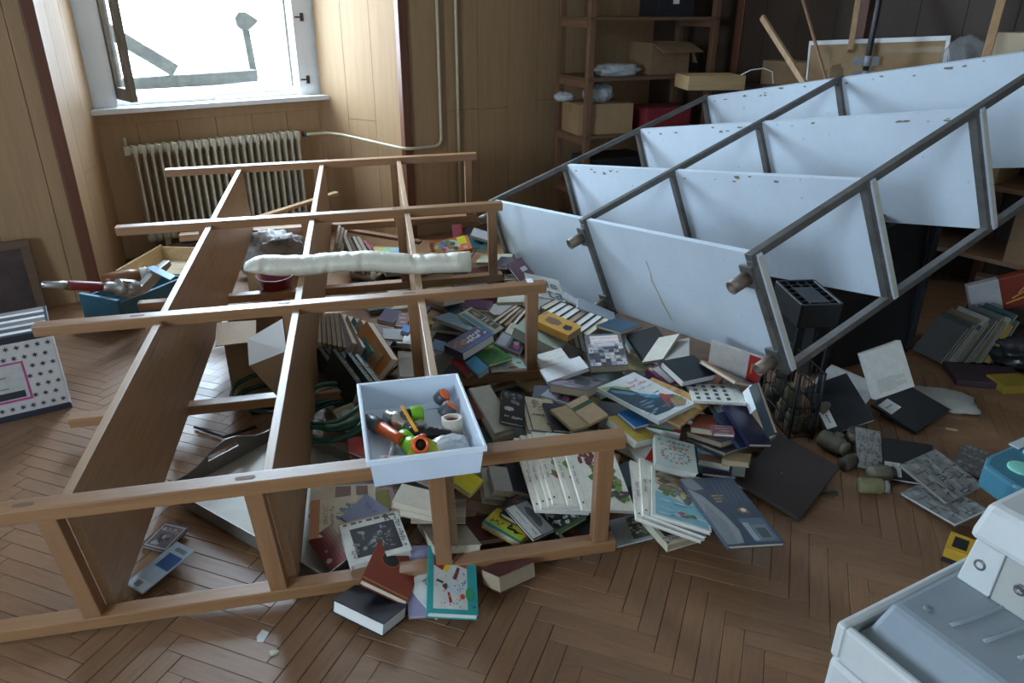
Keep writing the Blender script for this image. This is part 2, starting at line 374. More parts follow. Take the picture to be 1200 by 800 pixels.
for j in range(3):
    pts = []; bx = RX[j]+.044
    ya, yb = .048, LY[3]+.04; xa, xb = LX[0]+bx, LX[3]+bx
    lean0, lean3 = LEAN[0], LEAN[3]
    z0, z1 = .012, DD-.018; th = .026
    P = [(xa, ya), (xa+th, ya), (xb+th, yb), (xb, yb)]
    def q(p, z, e): return (p[0]+SHR[3 if e else 0]*z, p[1]+(lean0 if e == 0 else lean3)*z, z)
    MB().hexa([q(P[0], z0, 0), q(P[1], z0, 0), q(P[2], z0, 1), q(P[3], z0, 1), q(P[0], z1, 0), q(P[1], z1, 0), q(P[2], z1, 1), q(P[3], z1, 1)]).ob('shelf_board', wy, rack, bev=.002)
MB().box((RL-.06, LY[1]+.004, DD), (RL-.035, LY[1]+.042, DD+.0006)).ob('paper_sticker', mat('white_sticker', (.75, .76, .78), .5), rack)

# ------------------------------------------------------------------ fallen metal rack with white boards
MX = (-.1035, 3.8554, .6096, .3335, -.1371, -1.1265, .9541, 1.9417, .4614, .9451, 1.4171, .45, .0464, -.0554, .0351, -.0656, .0873)
MRo = Euler((MX[3], MX[4], MX[5])).to_matrix(); MO = Vector(MX[:3]); MU = (0, MX[6], MX[7]); MV = (0, MX[8], MX[9], MX[10]); MD = .45; MS = 1.1111
def mp(u, v, w):
    p = Vector((u+MX[12]*v+MX[15]*w, v+MX[13]*w+MX[16]*u*w, -w+MX[14]*u*v))
    return EYE+(MO+MRo @ p-EYE)*MS
mr_o = mp(0, 0, MD)
mrack = empty('metal_rack', Matrix.Translation(mr_o), 'toppled grey steel rack with white boards leaning over the book heap', 'shelf rack')
def mq(u, v, w): return mp(u, v, w)-mr_o
def mhex(u0, u1, v0, v1, w0, w1):
    return [mq(u0, v0, w1), mq(u1, v0, w1), mq(u1, v1, w1), mq(u0, v1, w1), mq(u0, v0, w0), mq(u1, v0, w0), mq(u1, v1, w0), mq(u0, v1, w0)]
STEEL = mat('grey_steel', (.16, .15, .14), .5, .25, 14, .05, metal=.55, spots=(9, .62, (.09, .065, .05), .08))
BOARD = mat('white_melamine', (.57, .63, .69), .4, .05, 5, spots=(34, .645, (.34, .34, .33), .05))
EDGE = mat('board_edge', (.52, .5, .44), .6, .1, 20)
STAIN = mat('tea_stain', (.42, .36, .25), .5, .3, 40)
for a in range(3):
    u = MU[a]; s = .016
    for w in (0, MD):
        MB().hexa(mhex(u-s, u+s, -.02, MV[3]+.012, w-.012, w+.012)).ob('upright_rail', STEEL, mrack, bev=.002)
    for b in range(4):
        v = MV[b]; MB().hexa(mhex(u-s*.9, u+s*.9, v-.022, v-.004, .012, MD-.012)).ob('rung', STEEL, mrack, bev=.0015)
    for w in (.07, MD-.05):
        pl = MB().hexa(mhex(u-.045, u+.008, -.03, -.022, w-.04, w+.04)).ob('foot_plate', STEEL, mrack)
        c0 = mq(u-.02, -.026, w); c1 = mq(u-.02, -.095, w)
        ax = (c1-c0).normalized(); L_ = (c1-c0).length
        mx = frame(c0, ax.cross(Vector((0, 0, 1))), ax.cross(ax.cross(Vector((0, 0, 1)))))
        z = mx.col[2].xyz
        if z.dot(ax) < 0: mx = mx @ Matrix.Rotation(PI, 4, 'X')
        MB().lathe([(.025, 0), (.025, L_), (.0205, L_), (.0205, L_*.15), (0, L_*.15)], 16, None, mx).ob('foot_tube', mat('rusty_tube', (.17, .13, .1), .55, .35, 25, .1, metal=.4), mrack)
def boardmesh(u0, u1, v0, v1, w0, w1, nu=10, nw=5):
    mb = MB()
    for v in (v0, v1):
        vs = [mq(u0+(u1-u0)*i/nu, v, w0+(w1-w0)*j/nw) for i in range(nu+1) for j in range(nw+1)]
        mb.add(vs, [(i*(nw+1)+j, (i+1)*(nw+1)+j, (i+1)*(nw+1)+j+1, i*(nw+1)+j+1) for i in range(nu) for j in range(nw)], None, None, True)
    for w in (w0, w1):
        mb.add([mq(u0+(u1-u0)*i/nu, v, w) for i in range(nu+1) for v in (v0, v1)], [(2*i, 2*i+2, 2*i+3, 2*i+1) for i in range(nu)], None, None, True)
    for u in (u0, u1):
        mb.add([mq(u, v, w0+(w1-w0)*j/nw) for j in range(nw+1) for v in (v0, v1)], [(2*j, 2*j+2, 2*j+3, 2*j+1) for j in range(nw)], None, None, True)
    return mb
for b in range(4):
    v = MV[b]
    for a in range(2):
        u0 = MU[a]+(.0 if a else -.02); u1 = MU[a+1]+(.022 if a else -.002)
        boardmesh(u0, u1, v-.004, v+.014, -.004, MD+.004).ob('shelf_board', BOARD, mrack)
    MB().hexa(mhex(MU[2]+.0222, MU[2]+.0245, v-.004, v+.014, .004, MD-.006)).ob('edge_band', EDGE, mrack)
def stainpath(pts, wd, v):
    P = []; Q = []
    for (u, w), k in zip(pts, wd): P.append(mq(u-k, v, w)); Q.append(mq(u+k, v, w))
    n = len(P); return MB().add(P+Q, [(i, i+1, n+i+1, n+i) for i in range(n-1)])
stainpath([(1.33, .13), (1.335, .18), (1.325, .22), (1.34, .27), (1.35, .32), (1.375, .4)], [.004, .003, .006, .004, .006, .003], -.0046).ob('drip_stain', STAIN, mrack)
for b in (1, 2, 3):
    rr = random.Random(b)
    mb = MB()
    for i in range(16):
        u = rr.uniform(.05, 1.85); w = rr.uniform(.004, .03); k = rr.uniform(.003, .012)
        mb.add([mq(u+k*1.6*x, MV[b]-.0048, max(.001, w+k*.5*y)) for x, y in blob(0, 0, 1, 1, i*7+b, 8, .5)], [tuple(range(8))])
    mb.ob('mildew_spots', mat('mildew', (.2, .17, .12), .8), mrack)['kind'] = 'stuff'

# ------------------------------------------------------------------ corner shelf by the back wall
SH = frame((.5, 5.24, 0), (.914, .407, 0), (-.407, .914, 0))
shx = wood('old_shelf_wood_x', (.13, .068, .038), 'x', .6, .6); shz = wood('old_shelf_wood_z', (.15, .075, .038), 'z', .6, .6); shy = wood('old_shelf_wood_y', (.19, .095, .05), 'y', .6, .6)
sh = empty('bookshelf', SH, 'dark wooden ladder-sided shelf standing against the back wall', 'shelf')
for x in (0, 1.0):
    for y in (0, .42): MB().box((x, y, 0), (x+.045, y+.045, 2.5)).ob('post', shz, sh, bev=.003)
    for z in (.30, .68, 1.06, 1.44, 1.9): MB().box((x+.005, .045, z-.02), (x+.04, .42, z+.025)).ob('rung', shy, sh, bev=.002)
for z in (.32, .70, 1.08, 1.46, 1.92): MB().box((-.0, .0, z+.005), (1.045, .46, z+.027)).ob('shelf_board', shx, sh, bev=.002)
CARD = mat('cardboard', (.32, .2, .1), .75, .12, 12); CARD2 = mat('cardboard_dark', (.24, .145, .075), .8, .12, 12); TAPE = mat('parcel_tape', (.32, .22, .12), .25); TAPEC = mat('clear_tape', (.45, .37, .26), .2)
def carton(name, mx, w, d, h, label, m=None, open_=False, tape=True, flaps=(), cat='box', handle=False):
    m = m or CARD; r = empty(name, mx, label, cat); t = .004
    b = MB().box((0, 0, 0), (w, d, t)).box((0, 0, t), (w, t, h)).box((0, d-t, t), (w, d, h)).box((0, t, t), (t, d-t, h)).box((w-t, t, t), (w, d-t, h))
    b.ob('body', m, r)
    if not open_:
        MB().box((0, 0, h), (w, d/2-.001, h+t)).ob('flap', m, r); MB().box((0, d/2+.001, h), (w, d, h+t)).ob('flap', m, r)
        if tape: MB().box((-.0008, d/2-.025, h-.06), (w+.0008, d/2+.025, h+t+.0008)).ob('tape', TAPE, r)
    for (x0, y0, x1, y1, ang) in flaps:
        a = Vector((x0, y0, h)); e = Vector((x1, y1, h)); L = (e-a).length
        fm = frame(a, e-a, Vector((0, 0, 1)).cross(e-a)) @ Matrix.Rotation(math.radians(ang), 4, 'X')
        MB().box((0, 0, 0), (L, .16, t)).ob('flap', m, r, fm)
    if handle:
        MB().prism(circ(w*.5, h*.72, .045, .016, 16), 0, .0008, None, Matrix.Rotation(PI/2, 4, 'X')).ob('hand_hole', mat('hole_dark', (.01, .01, .01), .9), r)
    return r
def shm(x, y, z, rz=0): return SH @ Matrix.Translation((x, y, z)) @ Matrix.Rotation(rz, 4, 'Z')
carton('carton', shm(-.03, .06, .7275, -.1), .42, .3, .2, 'taped cardboard carton with printed labels on the corner shelf', CARD)
for k, (x0, x1) in enumerate(((.04, .15), (.19, .27), (.29, .36))): pass
carton('carton', shm(.56, .1, 1.1075, .05), .34, .28, .21, 'half-open cardboard carton high on the corner shelf', CARD2, True, flaps=[(0, 0, .34, 0, 200), (.34, 0, .34, .28, 240)])
PLBAG = mat('clear_plastic', (.55, .57, .58), .25, .2, 10, .6, alpha=.75)
def crumple(name, mx, sx, sy, sz, m, label, cat, seed=1, sub=4, amp=.22, parent=None, sq=2.0, fq=2.2):
    bm = bmesh.new(); bmesh.ops.create_icosphere(bm, subdivisions=sub, radius=1)
    of = Vector((seed*3.7, seed*1.3, seed*7.1))
    for v in bm.verts:
        n = v.co.normalized(); k = (abs(n.x)**sq+abs(n.y)**sq+abs(n.z)**2)**(-1/sq)
        d = noise.noise(n*fq+of)+.7*(1-2*abs(noise.noise(n*fq*2.2+of)))+.4*(1-2*abs(noise.noise(n*fq*4.7+of)))-.5
        p = n*k*(1+amp*d)
        v.co = Vector((p.x*sx, p.y*sy, max(0, p.z*sz+sz*.8)))
    for f in bm.faces: f.smooth = True
    me = bpy.data.meshes.new(name); bm.to_mesh(me); bm.free(); me.materials.append(m)
    o = link(name, me, parent, mx)
    if label: tag(o, label, cat)
    return o
crumple('plastic_bag', shm(.3, .14, 1.108), .17, .11, .045, PLBAG, 'clear plastic bag lying on the middle plank of the corner shelf', 'bag', 3)
crumple('plastic_bag', shm(.19, .18, .9325), .1, .1, .07, PLBAG, 'knotted white plastic bag on top of the taped carton', 'bag', 5)
crumple('plastic_bag', shm(-.02, .3, .9325), .07, .06, .035, PLBAG, 'small pale plastic bundle at the shelf\'s ladder side', 'bag', 9)
bbx = empty('file_box', shm(.6, .12, 1.4875), 'black lever file box with a white label on the top shelf plank', 'file')
MB().box((0, 0, 0), (.3, .24, .3)).ob('body', mat('black_board', (.015, .015, .018), .5), bbx, bev=.003); MB().box((.12, -.001, .08), (.17, 0, .2)).ob('label_card', WHITE, bbx)
tag(MB().box((0, 0, 0), (.5, .3, .2)).ob('storage_crate', mat('black_plastic', (.02, .022, .026), .35), None, shm(.1, .08, .3475), bev=.01), 'black plastic crate on the lowest plank of the corner shelf', 'crate')
tag(MB().prism([(0, 0), (.4, 0), (.4, .28), (.2, .3), (0, .28)], 0, .16).ob('red_bag', mat('red_cloth', (.22, .02, .025), .8, .2, 12, .3), None, shm(.5, .02, .7275), bev=.02), 'dark red folded cloth on the corner shelf behind the metal rack', 'cloth')

# ------------------------------------------------------------------ things by the right wall
def rw(s, off, z, rz=0): return RM @ Matrix.Translation((XR-off, -s, z+(ZF if z else 0))) @ Matrix.Rotation(-PI/2+rz, 4, 'Z')   # x along the wall toward camera, -y into room
wsx = wood('wall_shelf_wood', (.2, .11, .055), 'x', .6, .6)
ws = empty('storage_shelf', rw(2.3, 0, .0001), 'low wooden storage shelf along the right wall behind the metal rack', 'shelf')
for x in (0, 1.15, 2.3): MB().box((x, -.42, 0), (x+.04, -.02, 1.1)).ob('side_panel', wood('wall_shelf_side', (.14, .075, .04), 'z', .6, .6), ws, bev=.002)
for z in (.25, .62, 1.08): MB().box((0, -.44, z), (2.34, -.02, z+.024)).ob('shelf_board', wsx, ws, bev=.002)
carton('carton', rw(3.0, .44, .2745, .05), .42, .34, .3, 'cardboard carton on the lowest plank of the storage shelf', CARD2)
carton('carton', rw(3.05, .43, .6445, -.04), .42, .34, .27, 'pale cardboard carton with brown tape on the middle plank of the storage shelf', mat('cardboard_pale', (.4, .29, .19), .75, .1, 12))
carton('carton', rw(2.45, .4, .6445, .03), .4, .3, .24, 'brown cardboard carton behind the third white board', CARD)
carton('archive_box', rw(2.66, .40, 1.1045, 0), .4, .3, .26, 'beige archive box with a dark hand hole at the top right', mat('archive_card', (.42, .33, .22), .7, .08, 10), handle=True)
carton('archive_box', rw(3.1, .38, 1.1045, 0), .4, .3, .26, 'second beige archive box at the right edge of the view', mat('archive_card', (.42, .33, .22), .7, .08, 10), handle=True)
crumple('plastic_wrap', rw(2.5, .24, 1.105), .13, .1, .13, mat('clear_film', (.4, .4, .4), .15, .2, 10, .5, alpha=.35), 'bundle of clear plastic film beside the archive box', 'plastic film', 8)
carton('carton', rw(1.3, .34, .0001, .08), .3, .25, 1.16, 'tall narrow brown carton by the wall behind the leaning batten', CARD2)
cp = empty('cardboard_panel', frame(atY(945, 86, 4.95)+Vector((0, 0, -.05)), atY(1108, 84, 4.45)-atY(945, 86, 4.95), (0, 0, 1)), 'wide flattened cardboard sheet with white edges and brown tape by the wall', 'cardboard')
cw_ = (atY(1108, 84, 4.45)-atY(945, 86, 4.95)).length
MB().box((0, -.35, -.02), (cw_, .235, -.006)).ob('sheet', CARD, cp)
MB().box((0, .215, -.0062), (cw_, .24, -.003)).box((0, 0, -.0062), (.012, .22, -.003)).box((cw_-.02, .02, -.0062), (cw_, .22, -.003)).ob('white_edge', WHITE, cp)
MB().box((.02, .165, -.006), (cw_*.45, .2, -.0052)).box((cw_*.5, .155, -.006), (cw_*.97, .185, -.0052)).box((cw_*.17, -.1, -.006), (cw_*.185, .17, -.0052)).ob('tape', TAPE, cp)
MB().prism(blob(cw_*.23, .06, .055, .045, 4), -.006, -.0054).ob('stain', mat('oil_stain', (.17, .1, .04), .6), cp)
DUCT = mat('duct_tape', (.34, .36, .38), .35, .15, 20)
pp = atY(1014, 84, 4.6)
pol = empty('pole', Matrix.Translation((pp.x, pp.y, 0)), 'thin black upright pole taped to the cardboard sheet', 'pole')
MB().lathe([(.017, 0), (.017, 2.9)], 12).ob('shaft', mat('black_metal', (.012, .012, .014), .35), pol)
for z in (1.16, 1.24): MB().lathe([(.0185, z), (.0185, z+.055)], 12).box((-.075, .012, z), (.075, .016, z+.05)).ob('duct_tape', DUCT, pol)
LW = wood('pale_slat_wood', (.45, .28, .15), 'z', .55, .7); 
def stick(u0, v0, y0, u1, v1, y1, w, h, label, m=LW, name='timber_batten'):
    a = atY(u0, v0, y0); b = atY(u1, v1, y1); return tag(MB().bar(a-a, b-a, w, h).ob(name, m, None, Matrix.Translation(a), bev=.002), label, 'slat')
stick(944, 100, 4.55, 893, 20, 5.0, .022, .035, 'short pale wooden slat leaning left behind the metal rack')
stick(971, 104, 4.5, 938, -10, 5.0, .012, .018, 'thin brown stick leaning beside the short slat', wood('brown_stick', (.26, .14, .08), 'z', .6, .7))
stick(996, 60, 4.72, 1012, -40, 4.95, .03, .045, 'upright light wooden batten left of the black pole')
stick(1152, 80, 3.95, 1182, -30, 4.1, .04, .07, 'broad light wooden post in front of the archive box', wood('pale_post', (.4, .24, .12), 'z', .55, .7), 'wooden_post')
dw = empty('wooden_box', frame(atY(806, 106, 5.0), (atY(883, 103, 5.05)-atY(806, 106, 5.0))*Vector((1, 1, 0)), (0, 1, 0)), 'shallow light wooden box lying level with the fourth white board', 'box')
PX_ = wood('pine_x', (.42, .28, .14), 'x', .5, .8)
MB().box((0, 0, 0), (.38, .016, .09)).ob('front', PX_, dw, bev=.002)
for nm, q0, q1 in (('side', (0, .016, 0), (.014, .28, .085)), ('side', (.366, .016, 0), (.38, .28, .085)), ('back', (.014, .266, 0), (.366, .28, .085)), ('bottom', (.014, .016, 0), (.366, .266, .008))): MB().box(q0, q1).ob(nm, PX_, dw)
kb = tag(MB().box((0, 0, 0), (.34, .2, .12)).box((.03, -.004, .02), (.31, 0, .1)).ob('black_case', mat('black_plastic', (.02, .022, .026), .35), None, TR(atY(868, 108, 4.95)+Vector((0, .1, -.1)), .2), bev=.008), 'black plastic case behind the fourth white board', 'case')
tag(MB().tube([atY(868, 88, 4.93), atY(880, 82, 4.93), atY(895, 80, 4.95), atY(905, 84, 4.95), atY(906, 98, 4.95)], .004, 6).ob('white_cable', WHITE), 'pale cable looping over the black case', 'cable')

# black cabinet supporting the metal rack, crate and wire basket
TVM = mat('black_cabinet', (.014, .015, .017), .3, .2, 20)
tva = at(948, 442, 0); tvb = at(1066, 413, 0)
tm = frame(tva, tvb-tva, (-(tvb-tva).y, (tvb-tva).x, 0)); tw = (tvb-tva).length
tv = empty('black_cabinet', tm, 'black ridged television cabinet standing under the third white board', 'television')
MB().add([(0, 0, 0), (tw, 0, 0), (tw, .45, 0), (0, .45, 0), (0, .02, .62), (tw, .06, .7), (tw, .42, .76), (0, .4, .66)], [(0, 3, 2, 1), (4, 5, 6, 7), (0, 1, 5, 4), (1, 2, 6, 5), (2, 3, 7, 6), (3, 0, 4, 7)]).ob('body', TVM, tv, bev=.012)
for i in range(10): MB().box((.12+.05*i, .06, .655+.006*i), (.145+.05*i, .36, .69+.006*i)).ob('vent_rib', TVM, tv, bev=.002)
MB().box((tw-.035, -.006, .02), (tw+.004, .03, .7)).ob('side_moulding', mat('black_gloss', (.02, .022, .026), .2), tv, bev=.006)
BPL = mat('crate_plastic', (.016, .018, .019), .35)
cr0 = atY(947, 341, 2.78); ch = .1
cm = TR((cr0.x, cr0.y, cr0.z-ch), math.radians(6), math.radians(3))
crt = empty('bottle_crate', cm, 'black plastic bottle crate with a grid top behind the near steel frame', 'crate')
g = MB()
cw, cd = .16, .24
for x in (-cw/2, cw/2): g.box((x-.006, -cd/2, 0), (x+.006, cd/2, ch))
for y in (-cd/2, cd/2): g.box((-cw/2, y-.006, 0), (cw/2, y+.006, ch))
g.box((-cw/2, -cd/2, 0), (cw/2, cd/2, .006)); g.ob('shell', BPL, crt, bev=.003)
for i in range(1, 4): MB().box((-cw/2+cw*i/4-.003, -cd/2, .03), (-cw/2+cw*i/4+.003, cd/2, ch-.004)).ob('divider', BPL, crt)
for i in range(1, 6): MB().box((-cw/2, -cd/2+cd*i/6-.003, .03), (cw/2, -cd/2+cd*i/6+.003, ch-.004)).ob('divider', BPL, crt)
MB().box((-.04, -.1, ch-.01), (.04, .05, ch-.002)).ob('lid_plate', mat('crate_plate', (.035, .038, .04), .3), crt)
for x in (-.07, .07):
    for y in (-.11, .11): MB().box((x-.008, y-.008, -(cr0.z-ch)+.005), (x+.008, y+.008, 0)).ob('leg', BPL, crt)
wb0 = at(925, 520, 0)
wm_ = TR((wb0.x+.03, wb0.y+.2, 0), math.radians(8))
wbk = empty('wire_basket', wm_, 'black wire basket of jars standing between the book heap and the folders', 'basket')
WIRE = mat('black_wire', (.02, .021, .022), .35, metal=.3)
bw, bd, bh = .1, .34, .29
for x in (-bw/2, bw/2):
    for y in (-bd/2, bd/2): MB().tube([(x, y, 0), (x, y, bh)], .006, 6).ob('post', WIRE, wbk)
for z in (.012, .075, .14, .21, bh):
    MB().tube([(-bw/2, -bd/2, z), (bw/2, -bd/2, z), (bw/2, bd/2, z), (-bw/2, bd/2, z)], .0028, 5, None, True).ob('ring_wire', WIRE, wbk)
for i in range(9):
    y = -bd/2+bd*(i+.5)/9
    MB().tube([(-bw/2, y, bh), (-bw/2, y, .012), (bw/2, y, .012), (bw/2, y, bh)], .0018, 5).ob('mesh_wire', WIRE, wbk)
for i in range(1, 4):
    x = -bw/2+bw*i/4
    MB().tube([(x, -bd/2, bh), (x, -bd/2, .012), (x, bd/2, .012), (x, bd/2, bh)], .0018, 5).ob('mesh_wire', WIRE, wbk)
# ------------------------------------------------------------------ left side things
def rkpx(u, v, zl):                    # pixel -> rack-local point at local height zl
    n = WM.to_3x3() @ Vector((0, 0, 1)); p = WM @ Vector((0, 0, zl)); r = ray(u, v)
    return WM.inverted() @ (EYE+r*((p-EYE).dot(n)/r.dot(n)))
def rk(x, y, z): return WM @ Vector((x, y, z))
# patterned box
b0 = at(84, 477, 0); b1 = at(-125, 526, 0)
PB = frame(b1, b0-b1, (-(b0-b1).y, (b0-b1).x, 0)); pw_ = (b0-b1).length; ph_ = .36
pb = empty('patterned_box', PB, 'white carton with dark star pattern and a pink framed panel at the left edge', 'box')
MB().box((0, 0, .025), (pw_, .3, ph_-.03)).ob('body', mat('white_card', (.52, .5, .48), .6, .06, 10), pb, bev=.004)
for z0, z1 in ((0, .025), (ph_-.03, ph_)): MB().box((-.002, -.003, z0), (pw_+.003, .303, z1)).ob('dark_band', mat('navy_card', (.025, .027, .04), .4), pb, bev=.003)
FX = Matrix.Rotation(PI/2, 4, 'X')
st = MB()
for i in range(20):
    for j in range(7):
        x = pw_-.02-.036*i-(.018 if j % 2 else 0); z = .05+.043*j
        if x > .02 and not (x < pw_-.11 and .07 < z < .26):
            st.poly([(x+(.013 if k % 2 else .005)*math.cos(PI*k/6), z+(.013 if k % 2 else .005)*math.sin(PI*k/6)) for k in range(12)], .0012, mc((.05, .05, .06)))
st.ob('star_print', None, pb, FX, raw=True)['kind'] = 'stuff'
pf = MB(); xr = pw_-.12
pf.poly(rect(max(.01, xr-.4), .08, xr, .25), .001, mc((.42, .06, .2))).poly(rect(max(.01, xr-.4), .09, xr-.008, .242), .0013, mc((.46, .45, .43))).poly(rect(max(.01, xr-.4), .095, xr-.02, .125), .0016, mc((.03, .03, .04)))
for k in range(6):
    pf.poly(rect(xr-.3, .14+.016*k, xr-.07-.03*(k % 3), .146+.016*k), .0016, mc((.2, .2, .2)))
pf.poly(rect(max(.01, xr-.4), .085, xr-.2, .12), .0019, mc((.7, .5, .03))); pf.ob('panel_print', None, pb, FX, raw=True)
tp = MB()
for k, c in enumerate([(.75, .76, .78), (.08, .08, .09), (.6, .62, .64), (.2, .19, .18), (.75, .76, .78), (.1, .1, .11), (.7, .71, .73), (.25, .24, .22)]):
    tp.poly(rect(.01, .015+.035*k, pw_-.01, .044+.035*k), .0, mc(c, .35))
tp.ob('stripe_print', None, pb, Matrix.Translation((0, 0, ph_+.001)), raw=True)
# dark framed board against the wall
fb = empty('framed_board', RM @ Matrix.Translation((-.75, -.09, ZF+.003)) @ Matrix.Rotation(-.12, 4, 'X'), 'dark framed board leaning on the left wall behind the patterned box', 'board')
MB().box((0, -.02, 0), (.5, 0, .38)).ob('panel', mat('dark_hide', (.05, .03, .026), .6, .35, 12, .2), fb)
MB().box((0, -.03, .35), (.5, .002, .39)).box((.46, -.03, 0), (.5, .002, .35)).ob('frame', wood('board_frame', (.12, .065, .035), 'x', .6, .7), fb)
# blue drawer with fire-hose nozzle
BLUE = mat('blue_paint', (.03, .13, .19), .45, .15, 14, spots=(20, .66, (.3, .3, .3), .03)); PINE = wood('pine_y', (.48, .33, .17), 'y', .55, .8)
P0 = at(140, 353, .17); PL = at(88, 329, .17); PR = at(214, 323, .17)
bl = (PR-P0).length; bm_ = frame((P0.x, P0.y, .015), (PR-P0), PL-P0); bwd = .24
bd_ = empty('blue_drawer', bm_, 'blue painted wooden drawer on the floor at the niche corner', 'drawer')
for y in (0, bwd): MB().box((0, y, 0), (bl, y+.016, .145)).ob('side', BLUE, bd_, bev=.002)
MB().box((-.02, -.006, 0), (0, bwd+.022, .165)).ob('front', BLUE, bd_, bev=.002)
MB().box((bl, -.0, 0), (bl+.016, bwd+.016, .145)).ob('back', BLUE, bd_, bev=.002)
MB().box((-.02, -.006, .165), (0, bwd+.022, .1665)).ob('pale_edge', mat('pale_blue', (.25, .4, .52), .4, .3, 30), bd_)  # paler blue strip along the top of the drawer front
MB().box((0, .016, .008), (bl, bwd, .016)).ob('bottom', PINE, bd_)
ALU = mat('cast_aluminium', (.42, .42, .41), .35, .15, 18, metal=.8); REDP = mat('red_grip', (.2, .025, .025), .45, .15, 20)
n0 = at(150, 337, .25); n1 = at(50, 333, .38)
nz_ = frame(n0, n1-n0, (0, 0, 1)) @ Matrix.Rotation(PI/2, 4, 'Y'); nl = (n1-n0).length
hz = empty('fire_hose_nozzle', nz_, 'red and aluminium fire hose nozzle resting on the blue drawer', 'nozzle')
MB().lathe([(.034, -.05), (.034, -.03), (.042, -.03), (.042, .01), (.036, .01), (.036, .03), (.043, .03), (.043, .055), (.028, .058), (.026, .1), (.02, .13)], 20).ob('coupling', ALU, hz)
for i in range(6): MB().box((.034, -.006, .0), (.048, .006, .04), None, Matrix.Rotation(i*PI/3, 4, 'Z')).ob('lug', ALU, hz)
MB().lathe([(.02, .13), (.023, .14), (.024, nl*.72), (.02, nl*.74)], 18).ob('grip', REDP, hz)
MB().lathe([(.021, nl*.74), (.021, nl*.8), (.018, nl*.82), (.015, nl), (.012, nl), (.011, nl*.95), (0, nl*.95)], 18).ob('tip', ALU, hz)
c2 = at(120, 329, .25); c3 = at(164, 322, .25); pk = frame(c2, c3-c2, (0, 0, 1)) @ Matrix.Rotation(PI/2, 4, 'Y'); sl_ = (c3-c2).length
pq = empty('leather_sleeve', pk, 'brown leather sleeve with cream cord behind the nozzle', 'sleeve')
MB().lathe([(.0, 0), (.03, .0), (.038, .05), (.04, sl_*.7), (.033, sl_), (0, sl_)], 16).ob('sleeve', mat('brown_leather', (.2, .075, .03), .35, .2, 15, .2), pq)
MB().lathe([(.034, sl_), (.04, sl_+.01), (.034, sl_+.02), (.04, sl_+.03), (.032, sl_+.04), (0, sl_+.045)], 14).ob('cord', mat('cord_white', (.5, .48, .43), .8), pq)
g0 = at(148, 348, .2); g1 = at(200, 316, .24)
gh = empty('steel_bracket', frame(g0, g1-g0, (0, 0, 1)), 'grey cast bracket with a pale blue strap lying over the blue drawer', 'bracket'); gl0 = (g1-g0).length
MB().prism([(0, -.01), (gl0*.4, -.03), (gl0*.7, .0), (gl0, .03), (gl0*.98, .06), (gl0*.6, .045), (gl0*.3, .02), (0, .03)], -.02, .02).ob('arm', ALU, gh, bev=.006)
s0 = gh.matrix_world.inverted()
q_ = [s0 @ at(172, 315, .28), s0 @ at(180, 312, .28), s0 @ at(206, 324, .28), s0 @ at(200, 329, .28)]
MB().add(q_+[v_+Vector((0, .006, 0)) for v_ in q_], [(0, 1, 2, 3), (4, 5, 6, 7), (0, 1, 5, 4), (1, 2, 6, 5), (2, 3, 7, 6), (3, 0, 4, 7)]).ob('strap', mat('blue_strap', (.22, .36, .52), .35, .3, 20), gh)
# pine drawer
d0 = at(136, 322, .15); d1 = at(151, 292, .15); d2 = at(218, 294, .15)
pl_ = (d2-d1).length; dy_ = (d1-d0).normalized()*.05; pm = frame((d0.x+dy_.x, d0.y+dy_.y, .055), d2-d1, d1-d0); pdp = (d1-d0).length
pd = empty('pine_drawer', pm, 'empty light pine drawer behind the blue one in the niche', 'drawer')
for y in (0, pdp-.012): MB().box((0, y, 0), (pl_, y+.012, .095)).ob('long_side', PINE, pd, bev=.0015)
for x in (-.012, pl_): MB().box((x, 0, -.0), (x+.012, pdp, .105 if x < 0 else .095)).ob('end', PINE, pd, bev=.0015)
MB().box((0, .012, 0), (pl_, pdp-.012, .008)).ob('bottom', wood('pine_pale', (.62, .5, .33), 'x', .5, .85), pd)
MB().lathe([(.008, 0), (.008, .015), (.012, .016), (.012, .022), (0, .024)], 10, None, TR((-.012, pdp*.5, .05), 0, 0, -PI/2)).ob('knob', mat('knob_black', (.02, .02, .02), .4), pd)
tag(MB().box((0, 0, 0), (pl_, pdp, .05)).ob('plank_support', wood('dark_support', (.08, .045, .028), 'x', .6, .7), None, pm @ Matrix.Translation((0, 0, -.053))), 'dark board under the pine drawer', 'board')
# dark rough board pile by the radiator
dp = tag(MB().box((0, 0, 0), (.62, .1, .1)).box((.1, .02, .1), (.26, .08, .13)).box((.3, .02, .1), (.5, .09, .125)).ob('bark_log', mat('charred_wood', (.06, .03, .022), .85, .5, 14, .8), None, RM @ TR((.5, .36, ZF+.002), .05), bev=.01), 'rough dark plank with flaking edge below the radiator', 'plank')

# ------------------------------------------------------------------ inside the rack
c0 = at(273, 464, 0); c1 = at(345, 456, 0)
cbm = frame(c0, c1-c0, (-(c1-c0).y, (c1-c0).x, 0))
cb = carton('carton', cbm, .3, .34, .27, 'open cardboard carton with a white flap inside the second rack bay', CARD2, True)
WF = mat('white_flap', (.62, .61, .6), .6, .05, 10)
ff = [at(290, 398, .3), at(331, 374, .34), at(336, 412, .27), at(292, 429, .24)]
fm = MB(); f0 = ff[0]; nrm = (ff[1]-ff[0]).cross(ff[3]-ff[0]).normalized()*.004
inv = cbm.inverted(); fm.hexa([inv @ (p-nrm) for p in ff]+[inv @ p for p in ff]); fm.ob('white_flap', WF, cb)
fl = [at(292, 429, .24), at(336, 412, .27), at(350, 455, .16), at(330, 470, .12)]
fm2 = MB().hexa([inv @ (p-nrm) for p in fl]+[inv @ p for p in fl]); fm2.ob('flap', CARD2, cb)
